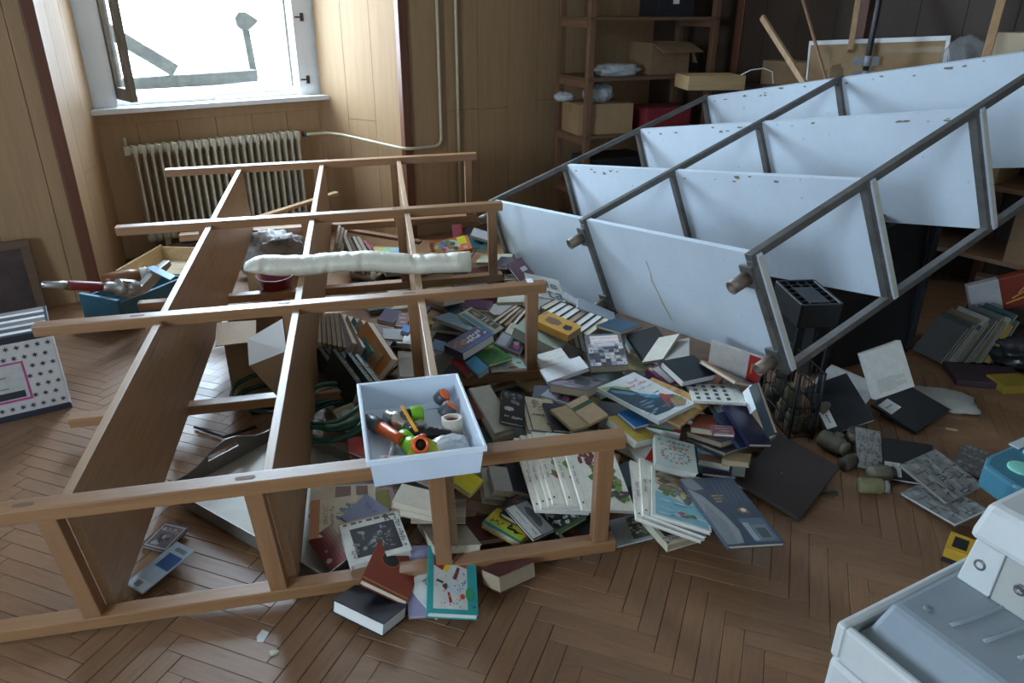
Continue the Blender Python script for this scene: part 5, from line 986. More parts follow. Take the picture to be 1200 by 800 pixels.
    ('kidorange', "orange children's puzzle box with coloured animals on the white bolster", [-0.3612, 4.1411, 0.2771], [0.9749, 0.1743, -0.0483, 0.1295], 0.232, 0.137, 0.03, (0.62, 0.16, 0.03), {'pr': 'kid', 'kind': 'case'}),
    ('redwht', 'red and cream book standing behind the puzzle box', [-0.3491, 4.5086, 0.26], [0.9028, 0.4241, -0.0674, 0.0237], 0.061, 0.085, 0.02, (0.4, 0.06, 0.08), {'pr': 'redband'}),
    ('tealmag', 'dark teal magazine right of the puzzle box', [-0.2168, 4.343, 0.2378], [0.9979, 0.0409, 0.0487, -0.014], 0.126, 0.209, 0.02, (0.03, 0.12, 0.13), {}),
    ('whtmag', 'white-edged magazine topping the pile right of the puzzle box', [-0.1892, 4.4114, 0.2659], [0.9896, 0.0012, 0.139, -0.0373], 0.126, 0.173, 0.016, (0.5, 0.5, 0.5), {}),
    ('blackmag', 'black magazine beneath the white-edged one', [-0.2531, 4.5176, 0.2347], [0.9939, 0.0362, 0.0936, -0.0459], 0.102, 0.169, 0.016, (0.02, 0.02, 0.025), {}),
    ('olivegold', 'olive and gold old book beside the green hose', [-0.6246, 2.4584, 0.1037], [0.9462, 0.1521, -0.0241, 0.2846], 0.081, 0.139, 0.02, (0.2, 0.17, 0.05), {'pr': 'goldframe'}),
    ('redfolder', 'bright red folder between the hose coil and the plastic bin', [-0.5686, 2.3167, 0.0605], [0.9853, 0.0914, 0.0477, 0.1359], 0.068, 0.115, 0.012, (0.42, 0.04, 0.03), {}),
    ('cd1', "small framed photo booklet on the floor inside the rack's left bay", [-1.0932, 1.8615, 0.0182], [0.9839, 0.0608, -0.025, -0.166], 0.095, 0.108, 0.008, (0.1, 0.07, 0.08), {'pr': 'photo2'}),
    ('leaf1', 'blue-grey leaflet with a dark blue square on the parquet', [-1.0392, 1.7084, 0.0325], [0.9423, 0.0694, -0.1183, -0.3053], 0.106, 0.177, 0.003, (0.3, 0.36, 0.42), {'pr': 'leaf', 'kind': 'board'}),
    ('magbase', 'yellow and orange leaflet in the far cell of the rack', [-0.7504, 4.2018, 0.2158], [0.9976, -0.0532, 0.0268, 0.0366], 0.176, 0.292, 0.004, (0.45, 0.35, 0.1), {'pr': 'mint'}),
    ('bluepaper', 'bright blue and white leaflet in the far cell of the rack', [-0.7159, 4.0683, 0.2372], [0.9992, -0.0052, -0.0372, -0.0154], 0.101, 0.158, 0.003, (0.1, 0.35, 0.7), {'kind': 'board'}),
    ('greenpaper', 'pale green leaflet in the far cell of the rack', [-0.7575, 4.1409, 0.2356], [0.9983, -0.003, -0.0406, 0.041], 0.08, 0.12, 0.003, (0.25, 0.42, 0.2), {'kind': 'board'}),
    ('rowA0', 'first book, counted from the far end, of the page-up row behind the orange hardback', [0.186, 3.3524, 0.2252], [0.8917, 0.098, -0.0433, -0.4398], 0.043, 0.097, 0.13, (0.1, 0.09, 0.08), {'kind': 'fore'}),
    ('rowA1', 'second book, counted from the far end, of the page-up row behind the orange hardback', [0.2158, 3.3098, 0.226], [0.8916, 0.1096, -0.0475, -0.4369], 0.042, 0.103, 0.13, (0.03, 0.06, 0.07), {'kind': 'fore'}),
    ('rowA2', 'third book, counted from the far end, of the page-up row behind the orange hardback', [0.245, 3.268, 0.2267], [0.8914, 0.1194, -0.051, -0.4341], 0.041, 0.11, 0.13, (0.2, 0.19, 0.17), {'kind': 'fore'}),
    ('rowA3', 'fourth book, counted from the far end, of the page-up row behind the orange hardback', [0.2735, 3.2271, 0.2274], [0.8914, 0.1276, -0.0537, -0.4316], 0.04, 0.116, 0.13, (0.05, 0.05, 0.06), {'kind': 'fore'}),
    ('rowA4', 'fifth book, counted from the far end, of the page-up row behind the orange hardback', [0.3015, 3.187, 0.2282], [0.8913, 0.1345, -0.056, -0.4293], 0.039, 0.123, 0.13, (0.12, 0.09, 0.07), {'kind': 'fore'}),
    ('rowA5', 'sixth book, counted from the far end, of the page-up row behind the orange hardback', [0.3288, 3.1477, 0.2289], [0.8914, 0.1404, -0.0577, -0.4271], 0.038, 0.129, 0.13, (0.1, 0.09, 0.08), {'kind': 'fore'}),
    ('rowA6', 'seventh book, counted from the far end, of the page-up row behind the orange hardback', [0.3556, 3.1092, 0.2296], [0.8915, 0.1454, -0.0591, -0.4251], 0.037, 0.136, 0.13, (0.03, 0.06, 0.07), {'kind': 'fore'}),
    ('rowA7', 'eighth book, counted from the far end, of the page-up row behind the orange hardback', [0.382, 3.0724, 0.23], [0.8916, 0.1495, -0.0601, -0.4232], 0.036, 0.142, 0.13, (0.2, 0.19, 0.17), {'kind': 'fore'}),
    ('rowB0', 'first brown book of the row leaning left of the middle end post', [-0.0319, 3.2562, 0.2173], [0.9397, 0.0905, -0.0119, -0.3295], 0.023, 0.174, 0.13, (0.16, 0.09, 0.05), {'kind': 'fore'}),
    ('rowB1', 'second brown book of the row leaning left of the middle end post', [-0.0116, 3.2327, 0.2177], [0.9436, 0.112, -0.0138, -0.3113], 0.022, 0.163, 0.13, (0.2, 0.12, 0.06), {'kind': 'fore'}),
    ('rowB2', 'third brown book of the row leaning left of the middle end post', [0.0086, 3.2096, 0.2181], [0.9502, 0.1293, -0.0105, -0.2833], 0.021, 0.155, 0.13, (0.16, 0.09, 0.05), {'kind': 'fore'}),
    ('rowB3', 'fourth brown book of the row leaning left of the middle end post', [0.0285, 3.1831, 0.2202], [0.9616, 0.1325, 0.0019, -0.2405], 0.02, 0.154, 0.13, (0.2, 0.12, 0.06), {'kind': 'fore'}),
    ('rowC0', 'first tan-paged book of the row against the second board', [-0.8696, 3.0449, 0.23], [0.9866, 0.0966, 0.05, 0.1214], 0.018, 0.235, 0.14, (0.1, 0.08, 0.06), {'kind': 'fore'}),
    ('rowC1', 'second tan-paged book of the row against the second board', [-0.8468, 3.0389, 0.23], [0.9848, 0.109, 0.0522, 0.1248], 0.018, 0.235, 0.14, (0.2, 0.16, 0.1), {'kind': 'fore'}),
    ('rowC2', 'third tan-paged book of the row against the second board', [-0.824, 3.0328, 0.23], [0.9828, 0.1215, 0.0545, 0.1282], 0.018, 0.235, 0.14, (0.05, 0.05, 0.05), {'kind': 'fore'}),
    ('rowC3', 'fourth tan-paged book of the row against the second board', [-0.8013, 3.0268, 0.23], [0.9805, 0.1342, 0.057, 0.1318], 0.018, 0.235, 0.14, (0.1, 0.08, 0.06), {'kind': 'fore'}),
    ('rowC4', 'fifth tan-paged book of the row against the second board', [-0.7787, 3.0207, 0.23], [0.978, 0.1472, 0.0597, 0.1354], 0.018, 0.235, 0.14, (0.2, 0.16, 0.1), {'kind': 'fore'}),
    ('rowC5', 'sixth tan-paged book of the row against the second board', [-0.7561, 3.0147, 0.23], [0.9752, 0.1604, 0.0625, 0.1393], 0.018, 0.235, 0.14, (0.05, 0.05, 0.05), {'kind': 'fore'}),
    ('rowD0', 'first leaning book of the fan in the cell left of the middle board', [-0.7205, 2.9998, 0.2451], [0.9521, 0.07, 0.2053, 0.2157], 0.034, 0.235, 0.14, (0.35, 0.28, 0.3), {'kind': 'fore'}),
    ('rowD1', 'second leaning book of the fan in the cell left of the middle board', [-0.6778, 2.9663, 0.2451], [0.9392, 0.084, 0.2239, 0.2465], 0.035, 0.236, 0.14, (0.25, 0.2, 0.14), {'kind': 'fore'}),
    ('rowD2', 'third leaning book of the fan in the cell left of the middle board', [-0.6358, 2.9334, 0.2452], [0.9232, 0.0974, 0.2459, 0.279], 0.037, 0.236, 0.14, (0.03, 0.12, 0.12), {'kind': 'fore'}),
    ('rowD3', 'fourth leaning book of the fan in the cell left of the middle board', [-0.5946, 2.901, 0.2452], [0.9029, 0.1096, 0.2722, 0.3141], 0.04, 0.236, 0.14, (0.3, 0.2, 0.1), {'kind': 'fore'}),
    ('rowD4', 'fifth leaning book of the fan in the cell left of the middle board', [-0.554, 2.869, 0.2453], [0.8765, 0.1199, 0.3043, 0.3532], 0.044, 0.236, 0.14, (0.4, 0.16, 0.05), {'kind': 'fore'}),
    ('rowE0', 'first dark green gold-lettered volume of the set by the second board', [-0.7465, 2.7673, 0.1753], [0.9019, 0.13, 0.2035, 0.3581], 0.03, 0.236, 0.12, (0.012, 0.02, 0.014), {'kind': 'fore', 'sp': 1}),
    ('rowE1', 'second dark green gold-lettered volume of the set by the second board', [-0.715, 2.7587, 0.1752], [0.9122, 0.1135, 0.189, 0.3453], 0.029, 0.236, 0.12, (0.012, 0.02, 0.014), {'kind': 'fore', 'sp': 1}),
    ('rowE2', 'third dark green gold-lettered volume of the set by the second board', [-0.6543, 2.6363, 0.2341], [0.9212, 0.0971, 0.1761, 0.3331], 0.028, 0.236, 0.12, (0.012, 0.02, 0.014), {'kind': 'fore', 'sp': 1}),
    ('rowE3', 'fourth dark green gold-lettered volume of the set by the second board', [-0.6526, 2.7434, 0.1739], [0.9289, 0.0809, 0.1646, 0.3216], 0.028, 0.235, 0.12, (0.012, 0.02, 0.014), {'kind': 'fore', 'sp': 1}),
    ('rowE4', 'fifth dark green gold-lettered volume of the set by the second board', [-0.595, 2.6218, 0.233], [0.9358, 0.065, 0.1541, 0.3104], 0.028, 0.235, 0.12, (0.012, 0.02, 0.014), {'kind': 'fore', 'sp': 1}),
    ('rowE5', 'sixth dark green gold-lettered volume of the set by the second board', [-0.5654, 2.6145, 0.2325], [0.9418, 0.0492, 0.1445, 0.2996], 0.027, 0.235, 0.12, (0.012, 0.02, 0.014), {'kind': 'fore', 'sp': 1}),
    ('rowF0', 'first grey book of the far cell beside the second board', [-1.0868, 4.4466, 0.255], [0.9819, 0.1007, 0.1436, 0.0713], 0.019, 0.235, 0.12, (0.22, 0.23, 0.24), {'kind': 'fore'}),
    ('rowF1', 'second grey book of the far cell beside the second board', [-1.0562, 4.3879, 0.2487], [0.9785, 0.1386, 0.1409, 0.0594], 0.019, 0.235, 0.12, (0.16, 0.17, 0.17), {'kind': 'fore'}),
    ('rowF2', 'third grey book of the far cell beside the second board', [-1.0221, 4.313, 0.2479], [0.9735, 0.1772, 0.1368, 0.0469], 0.018, 0.235, 0.12, (0.3, 0.3, 0.3), {'kind': 'fore'}),
    ('rowG0', 'first tan-edged book leaning in the far cell', [-0.9671, 4.2027, 0.2468], [0.9651, 0.1489, 0.0633, 0.2058], 0.025, 0.235, 0.12, (0.12, 0.14, 0.14), {'kind': 'fore'}),
    ('rowG1', 'second tan-edged book leaning in the far cell', [-0.9399, 4.2103, 0.2432], [0.9605, 0.1553, 0.0691, 0.2202], 0.025, 0.235, 0.12, (0.4, 0.33, 0.22), {'kind': 'fore'}),
    ('rowG2', 'third tan-edged book leaning in the far cell', [-0.9076, 4.1955, 0.2468], [0.9555, 0.1617, 0.0754, 0.2349], 0.025, 0.235, 0.12, (0.06, 0.1, 0.1), {'kind': 'fore'}),
    ('rowG3', 'fourth tan-edged book leaning in the far cell', [-0.878, 4.1918, 0.2467], [0.9499, 0.1681, 0.0822, 0.2501], 0.026, 0.235, 0.12, (0.3, 0.25, 0.18), {'kind': 'fore'}),
    ('thinred', 'thin crimson book leaning in the far cell', [-0.8312, 4.1742, 0.2393], [0.97, 0.0915, -0.0131, 0.2249], 0.026, 0.235, 0.1, (0.3, 0.02, 0.07), {'kind': 'fore', 'sp': 1}),
    ('rowH0', "first book of the little stack by the third frame's end", [-0.0116, 3.8789, 0.1914], [0.7088, 0.0245, -0.0242, -0.7046], 0.031, 0.076, 0.05, (0.2, 0.18, 0.14), {'kind': 'fore'}),
    ('rowH1', "second book of the little stack by the third frame's end", [-0.0114, 3.8447, 0.191], [0.7088, 0.0245, -0.0242, -0.7045], 0.03, 0.075, 0.05, (0.06, 0.05, 0.06), {'kind': 'fore'}),
    ('rowH2', "third book of the little stack by the third frame's end", [-0.0113, 3.811, 0.1906], [0.7088, 0.0245, -0.0242, -0.7045], 0.03, 0.075, 0.05, (0.2, 0.18, 0.14), {'kind': 'fore'}),
    ('rowH3', "fourth book of the little stack by the third frame's end", [-0.0111, 3.7778, 0.1902], [0.7089, 0.0245, -0.0243, -0.7045], 0.029, 0.074, 0.05, (0.06, 0.05, 0.06), {'kind': 'fore'}),
]
FILL = [(12, [0.265, 3.816, 0.103], [0.118, 0.052, 3.329]),
    (2, [-0.464, 1.987, 0.033], [-0.001, -0.005, 3.415]),
    (13, [-0.527, 2.591, 0.049], [-0.027, 0.023, 0.871]),
    (3, [-0.596, 4.417, 0.114], [0.179, -0.092, 2.268]),
    (4, [0.372, 2.745, 0.077], [-0.05, 0.051, 1.16]),
    (4, [-0.029, 2.317, 0.108], [-0.198, 0.104, 5.306]),
    (0, [-0.236, 3.383, 0.069], [0.044, 0.026, 5.994]),
    (8, [0.648, 3.075, 0.045], [0.002, 0.025, 0.679]),
    (9, [-0.159, 2.479, 0.056], [-0.027, 0.016, 0.915]),
    (3, [0.613, 2.736, 0.042], [0.022, 0.043, 3.959]),
    (6, [0.587, 2.133, 0.05], [-0.06, -0.011, 0.887]),
    (7, [-0.62, 3.234, 0.094], [-0.074, -0.092, 2.952]),
    (13, [-0.419, 3.922, 0.09], [-0.125, 0.085, 2.234]),
    (10, [-0.377, 4.356, 0.038], [0.034, -0.003, 4.859]),
    (5, [-0.073, 2.815, 0.073], [0.009, -0.097, 5.254]),
    (11, [0.398, 3.757, 0.055], [0.014, 0.054, 3.243]),
    (8, [0.876, 2.652, 0.081], [0.037, 0.059, 0.173]),
    (10, [-0.638, 3.019, 0.042], [0.031, -0.038, 4.512]),
    (1, [-0.627, 4.213, 0.056], [-0.065, -0.062, 0.224]),
    (9, [-0.043, 2.858, 0.044], [-0.015, 0.011, 2.349]),
    (10, [0.237, 2.78, 0.021], [-0.006, 0.001, 3.863]),
    (2, [-0.201, 4.116, 0.106], [-0.093, 0.185, 3.117]),
    (4, [0.262, 3.025, 0.033], [-0.014, -0.004, 3.016]),
    (7, [0.143, 2.495, 0.127], [-0.145, -0.133, 0.972]),
    (11, [0.431, 3.476, 0.07], [-0.007, -0.027, 4.679]),
    (10, [0.692, 2.431, 0.138], [-0.233, 0.237, 6.243]),
    (0, [-0.284, 3.369, 0.037], [-0.019, 0.005, 1.498]),
    (11, [-0.113, 3.955, 0.049], [0.044, 0.015, 5.153]),
    (5, [-0.3, 3.476, 0.088], [-0.044, 0.081, 2.25]),
    (13, [-0.373, 3.523, 0.062], [-0.067, 0.071, 1.349]),
    (3, [-0.32, 3.074, 0.044], [-0.037, -0.014, 2.422]),
    (4, [0.767, 2.253, 0.036], [0.018, 0.014, 4.22]),
    (5, [-0.885, 4.225, 0.071], [-0.037, 0.123, 4.319]),
    (3, [0.472, 2.283, 0.109], [0.032, 0.068, 3.878]),
    (5, [0.377, 2.339, 0.057], [0.048, 0.045, 1.026]),
    (12, [0.447, 2.478, 0.1], [0.143, -0.146, 1.529]),
    (0, [-0.852, 2.903, 0.031], [0.007, -0.001, 4.022]),
    (10, [-0.571, 3.694, 0.048], [0.005, -0.062, 1.971]),
    (2, [-0.739, 3.286, 0.075], [0.083, -0.067, 0.109]),
    (7, [0.131, 2.218, 0.025], [0.017, 0.019, 1.965]),
    (8, [-0.338, 3.844, 0.03], [-0.003, 0.007, 0.826]),
    (1, [-0.204, 2.195, 0.027], [-0.02, -0.0, 2.03]),
    (11, [-0.884, 3.287, 0.034], [-0.008, -0.008, 0.817]),
    (9, [-0.254, 4.128, 0.039], [0.001, -0.009, 1.263]),
    (12, [-0.103, 3.02, 0.11], [-0.129, -0.01, 3.086]),
    (5, [-0.558, 3.34, 0.081], [0.094, -0.044, 5.08]),
    (9, [0.393, 2.124, 0.079], [-0.071, -0.025, 1.992]),
    (8, [0.241, 2.403, 0.042], [-0.028, -0.012, 4.934]),
    (10, [-0.124, 4.418, 0.046], [-0.045, 0.022, 5.649]),
    (1, [-0.798, 4.369, 0.065], [0.066, -0.068, 0.394]),
    (4, [0.814, 2.651, 0.036], [0.022, -0.009, 2.649]),
    (6, [0.132, 3.343, 0.05], [0.013, 0.02, 4.335]),
    (7, [0.471, 2.013, 0.019], [0.001, -0.015, 1.189]),
    (3, [-0.037, 2.868, 0.125], [0.059, 0.152, 5.275]),
    (9, [-0.233, 3.865, 0.134], [0.119, 0.159, 5.047]),
    (13, [0.551, 2.945, 0.113], [-0.027, 0.16, 0.094]),
    (3, [0.184, 4.41, 0.039], [-0.03, -0.04, 0.079]),
    (1, [0.138, 3.015, 0.108], [0.197, -0.06, 3.329]),
    (7, [-0.222, 2.933, 0.062], [-0.001, 0.016, 1.302]),
    (8, [-0.052, 3.57, 0.11], [-0.179, 0.06, 5.298]),
    (4, [-0.715, 3.849, 0.031], [-0.006, 0.012, 2.027]),
    (8, [-0.428, 3.158, 0.132], [-0.149, -0.137, 1.056]),
    (13, [-0.379, 2.743, 0.073], [-0.087, -0.086, 0.247]),
    (10, [0.098, 2.072, 0.054], [-0.011, -0.041, 3.46]),
    (7, [0.204, 3.544, 0.105], [0.01, 0.048, 3.802]),
    (1, [0.185, 2.441, 0.071], [0.027, 0.071, 2.792]),
    (7, [0.413, 3.473, 0.091], [0.045, 0.085, 5.344]),
    (12, [0.749, 2.887, 0.1], [0.13, 0.062, 1.363]),
    (4, [0.391, 4.072, 0.071], [0.086, 0.097, 4.98]),
    (1, [-0.314, 4.3, 0.064], [-0.032, 0.118, 4.54]),
    (7, [0.784, 2.67, 0.108], [0.001, -0.073, 3.183]),
    (2, [-0.074, 2.551, 0.1], [0.081, -0.015, 1.745]),
    (10, [-0.612, 2.941, 0.063], [-0.055, 0.027, 2.747]),
    (10, [0.398, 4.169, 0.039], [0.042, 0.029, 1.924]),
    (9, [-0.264, 3.692, 0.065], [0.016, 0.069, 5.063]),
    (7, [-0.501, 3.624, 0.071], [0.02, 0.117, 2.994]),
    (7, [-0.118, 3.23, 0.079], [0.079, 0.163, 0.62]),
    (2, [0.009, 3.928, 0.092], [-0.106, -0.043, 0.722]),
    (3, [-0.429, 2.942, 0.096], [0.093, 0.159, 0.194]),
    (6, [-0.179, 3.344, 0.127], [0.234, -0.079, 2.59]),
    (1, [0.527, 2.719, 0.109], [-0.066, -0.094, 1.899]),
    (4, [0.39, 2.721, 0.135], [0.191, 0.2, 3.514]),
    (12, [0.075, 3.615, 0.056], [0.009, 0.016, 1.805]),
    (5, [0.311, 2.133, 0.11], [-0.002, -0.037, 2.959]),
    (3, [0.182, 2.651, 0.045], [-0.002, -0.015, 4.087]),
    (10, [0.647, 3.111, 0.063], [-0.086, 0.05, 5.923]),
    (1, [0.417, 2.847, 0.024], [-0.016, -0.013, 2.008]),
    (9, [-0.518, 4.417, 0.074], [-0.058, 0.098, 6.144]),
    (1, [0.139, 2.53, 0.154], [0.165, -0.145, 6.104]),
    (5, [-0.755, 3.899, 0.053], [-0.024, 0.007, 3.529]),
    (7, [-0.474, 2.66, 0.096], [0.011, 0.065, 4.242]),
    (1, [-0.543, 3.357, 0.034], [-0.032, 0.022, 5.119]),
    (5, [0.117, 2.781, 0.113], [-0.187, 0.023, 2.169]),
    (1, [-0.031, 2.617, 0.024], [-0.013, 0.0, 5.572]),
    (13, [-0.368, 3.734, 0.115], [0.174, -0.06, 3.834]),
    (3, [-0.68, 4.258, 0.098], [-0.051, 0.053, 5.104]),
    (5, [-0.794, 3.012, 0.072], [0.052, -0.088, 1.592]),
    (13, [-0.114, 3.191, 0.043], [-0.006, -0.02, 3.135]),
    (8, [0.238, 2.989, 0.06], [0.031, 0.024, 5.884]),
    (12, [-0.873, 4.146, 0.041], [-0.005, 0.011, 0.244]),
    (5, [0.264, 4.176, 0.084], [0.164, 0.013, 2.649]),
    (5, [0.155, 3.973, 0.038], [-0.035, 0.023, 2.042]),
    (11, [-0.606, 4.217, 0.138], [-0.226, -0.119, 4.961]),
    (11, [0.836, 2.948, 0.043], [0.026, 0.022, 1.025]),
    (4, [-0.272, 3.271, 0.113], [0.102, 0.056, 3.434]),
    (9, [0.657, 3.294, 0.04], [-0.01, -0.004, 4.784]),
    (8, [-0.689, 3.947, 0.09], [0.054, 0.045, 0.987]),
    (2, [-0.794, 4.5, 0.032], [0.007, -0.001, 1.098]),
    (10, [-0.756, 3.371, 0.037], [-0.038, 0.003, 4.03]),
    (7, [0.927, 2.418, 0.058], [-0.081, 0.091, 0.687]),
    (13, [-0.45, 4.159, 0.069], [0.01, 0.034, 4.722]),
    (0, [0.426, 3.231, 0.042], [-0.015, 0.003, 4.969]),
    (5, [0.479, 3.961, 0.037], [-0.052, 0.022, 3.308]),
    (0, [-0.115, 2.259, 0.053], [-0.014, 0.014, 2.787]),
    (0, [0.501, 3.582, 0.03], [0.008, -0.002, 3.431]),
    (10, [-0.328, 2.551, 0.026], [-0.002, 0.011, 2.458]),
    (5, [-0.491, 3.247, 0.069], [0.092, -0.039, 3.517]),
    (5, [0.806, 2.353, 0.098], [-0.154, 0.026, 5.345]),
    (10, [0.647, 2.67, 0.081], [-0.009, 0.076, 4.935]),
    (5, [-0.013, 3.83, 0.019], [-0.003, 0.004, 4.738]),
    (5, [0.289, 2.911, 0.122], [-0.247, 0.127, 0.279]),
    (5, [-0.762, 4.455, 0.052], [0.074, -0.042, 0.275]),
    (3, [0.136, 3.633, 0.128], [0.03, -0.004, 3.571]),
    (3, [0.055, 3.386, 0.089], [0.137, -0.162, 5.621]),
    (7, [0.516, 2.601, 0.04], [-0.05, -0.001, 1.26]),
    (5, [-0.578, 2.757, 0.022], [0.016, -0.01, 4.768]),
    (13, [0.248, 2.598, 0.103], [-0.019, -0.105, 0.965]),
    (0, [0.195, 3.546, 0.088], [0.063, 0.024, 5.658]),
    (0, [-0.558, 3.694, 0.089], [0.068, 0.139, 2.966]),
    (7, [0.742, 2.223, 0.061], [0.072, 0.016, 2.914])]
struct(MB().box((-.2, .95, .8), (2.4, 2.3, .985)).ob('roof_ledge', mat('zinc', (.6, .6, .6), .6), None, RM))
# ------------------------------------------------------------------ books
PAGE = mat('book_pages', (.55, .48, .36), .8, .1, 60, stretch=(1, 1, 8)); PAGEW = mat('book_pages_white', (.68, .66, .62), .8, .06, 60, stretch=(1, 1, 8))
BROWNP = mat('book_pages_brown', (.34, .26, .17), .85, .12, 60, stretch=(1, 1, 8))
def prints(kind, w, h):
    """flat cover print: list of (polygon in 0..1, colour)"""
    g = random.Random(hash(kind) % 1000 if False else sum(map(ord, kind))); P = []
    A = lambda pts, c: P.append((pts, c))
    D = (.03, .03, .035)
    if kind == 'art':
        A(rect(.0, .0, 1, 1), (.05, .065, .09)); A([(0, 1), (.22, 1), (.3, .82), (.1, .8), (0, .85)], (.2, .21, .22))
        A([(.0, .84), (.18, .72), (.33, .42), (.38, .2), (.3, .03), (.05, .02), (0, .1)], (.26, .27, .27)); A([(0, .45), (.12, .6), (.26, .3), (.2, .02), (0, .02)], (.19, .21, .22))
        A(rect(.5, .03, .95, .36), (.1, .14, .18)); A(rect(.52, .05, .62, .3), (.3, .34, .37)); A(rect(.64, .06, .9, .26), (.17, .2, .22)); A(rect(.68, .08, .86, .22), (.07, .08, .09))
        A(blob(.72, .47, .1, .05, 3), (.22, .12, .06)); A(blob(.72, .48, .05, .03, 5), (.6, .55, .45))
        for i in range(3): A(rect(.34, .7-.045*i, .56-.05*i, .72-.045*i), (.4, .24, .06))
        for i in range(6): A([(.45+.09*i, .6), (.47+.09*i, .6), (.55+.09*i, .95), (.53+.09*i, .95)], (.09, .11, .14))
    elif kind == 'dot': A(circ(.42, .45, .012, .01), (.2, .19, .19))
    elif kind == 'clown':
        A(rect(.12, .06, .8, .98), (.62, .62, .58))
        A([(.12, .98), (.12, .7), (.3, .62), (.5, .72), (.42, .98)], (.35, .02, .03)); A([(.3, .62), (.4, .6), (.5, .74), (.36, .72)], (.75, .6, .03)); A([(.5, .98), (.55, .72), (.8, .66), (.8, .98)], (.45, .05, .04))
        for i in range(5): A([(.35+.05*i, .78), (.38+.05*i, .78), (.37+.05*i, .97), (.34+.05*i, .97)], D)
        A([(.5, .5), (.58, .48), (.66, .66), (.6, .68)], (.12, .05, .03)); A(blob(.55, .36, .2, .08, 3, 14, .15), (.55, .62, .66)); A(blob(.36, .38, .05, .05, 2), (.1, .04, .03)); A([(.4, .3), (.44, .3), (.5, .16), (.44, .14)], (.4, .03, .03)); A([(.3, .42), (.18, .46), (.18, .49), (.32, .45)], D); A([(.68, .38), (.78, .44), (.76, .5), (.73, .46)], (.1, .3, .5))
        for i in range(34): A(circ(g.uniform(.15, .78), g.uniform(.09, .6), .014, .011, 7), [(.6, .05, .04), (.05, .25, .5), (.1, .4, .12), (.7, .5, .05), (.05, .05, .05)][i % 5])
        A(circ(.7, .24, .05, .04), (.6, .08, .03)); A(circ(.84, .28, .08, .1), (.02, .3, .12)); A(circ(.93, .1, .02, .015), (.2, .02, .02))
    elif kind == 'disc': A(circ(.38, .62, .19, .15, 24), (.45, .12, .05)); A(circ(.38, .62, .175, .135, 24), (.02, .02, .02)); A([(.02, .05), (.98, .03), (.98, .06), (.02, .08)], (.4, .22, .08))
    elif kind == 'photo':
        A(rect(.14, .12, .88, .8), (.025, .025, .03))
        for i in range(40): A(blob(g.uniform(.25, .8), g.uniform(.2, .72), g.uniform(.01, .05), g.uniform(.01, .05), i, 8, .5), (g.uniform(.05, .25),)*3)
        for i in range(7): A(rect(.06+.13*i, .9, .06+.13*i+g.uniform(.05, .11), .95), (.1, .09, .08))
        A(rect(0, .965, 1, 1), (.4, .29, .18))
    elif kind == 'gradred':
        for i in range(8): k = i/7; A([(0, i/8), (1, i/8), (1, (i+1)/8), (0, (i+1)/8)], (.1+.3*k*k, .012+.3*k*k*k, .012+.26*k*k*k))
        A(blob(.75, .2, .06, .12, 4), (.25, .2, .2)); A(blob(.5, .3, .04, .06, 5), (.3, .12, .1))
    elif kind == 'birds':
        A(rect(0, 0, .2, 1), (.45, .19, .07))
        for cx, cy, s in ((.7, .62, 1), (.82, .74, .8), (.62, .42, .9)):
            A(blob(cx, cy, .07*s, .06*s, int(cx*50), 12, .25), (.12, .17, .22)); A([(cx+.04, cy), (cx+.16*s, cy+.08*s), (cx+.1*s, cy-.03)], (.1, .14, .2)); A(circ(cx-.06*s, cy+.05*s, .03*s), (.08, .1, .14))
        A([(.55, .55), (.95, .5), (.95, .52), (.55, .57)], (.25, .15, .08))
    elif kind == 'brownsq': A(rect(.38, .55, .62, .95), (.15, .05, .025)); A(rect(.7, .6, .88, .95), (.17, .06, .03)); A(blob(.55, .3, .06, .08, 3), (.2, .1, .06)); A(rect(.1, .4, .3, .43), (.25, .2, .15))
    elif kind == 'bird':
        A([(0, 0), (1, 0), (1, .1), (0, .22)], (.02, .16, .2)); A([(0, .16), (1, .1), (1, .28), (0, .34)], (.35, .5, .04))
        A([(.12, .82), (.3, .93), (.5, .9), (.62, .78), (.4, .74), (.24, .76)], (.03, .03, .02)); A([(.18, .82), (.32, .89), (.5, .86), (.56, .8), (.4, .77)], (.55, .5, .1)); A(circ(.36, .82, .06, .05), (.02, .02, .02))
        for i in range(14): A(blob(.12+g.uniform(0, .28), .38+g.uniform(-.1, .12), .03, .03, i), (.1, .14, .02))
        A([(.55, .66), (.62, .5), (.55, .4), (.68, .46), (.8, .4), (.98, .46), (.84, .36), (.76, .26), (.7, .36), (.6, .3), (.52, .34)], (.012, .012, .012))
    elif kind == 'whitestrip': A(rect(.04, .02, .97, .42), (.55, .54, .5)); A(rect(.06, .45, .98, .95), (.2, .2, .2)); A(blob(.5, .7, .3, .16, 3), (.06, .06, .06)); A(rect(.2, .24, .6, .27), (.25, .24, .22))
    elif kind == 'panels':
        for i in range(3):
            for j in range(3):
                x, y = .06+.3*i, .06+.3*j; A(rect(x, y, x+.27, y+.27), (.02, .025, .02))
                for k in range(4): A(blob(x+.05+g.uniform(0, .17), y+.05+g.uniform(0, .17), g.uniform(.02, .06), g.uniform(.02, .07), k+i*9+j, 8, .5), (g.uniform(.3, .6),)*3)
    elif kind.startswith('comic'):
        n = int(kind[5:]); A(rect(.1, .0, .105, 1), (.45, .43, .38)); A(circ(.05, .08, .018, .014), (.06, .05, .05))
        cols = [[(.4, .42, .08), (.2, .25, .05)], [(.25, .28, .06), (.12, .06, .06)], [(.5, .06, .03), (.1, .16, .04)], [(.55, .05, .03), (.1, .18, .05)], [(.2, .28, .06), (.45, .05, .04)], [(.13, .2, .04), (.1, .03, .03)], [(.2, .16, .25), (.15, .15, .2)], [(.3, .12, .28), (.14, .16, .2)]][n % 8]
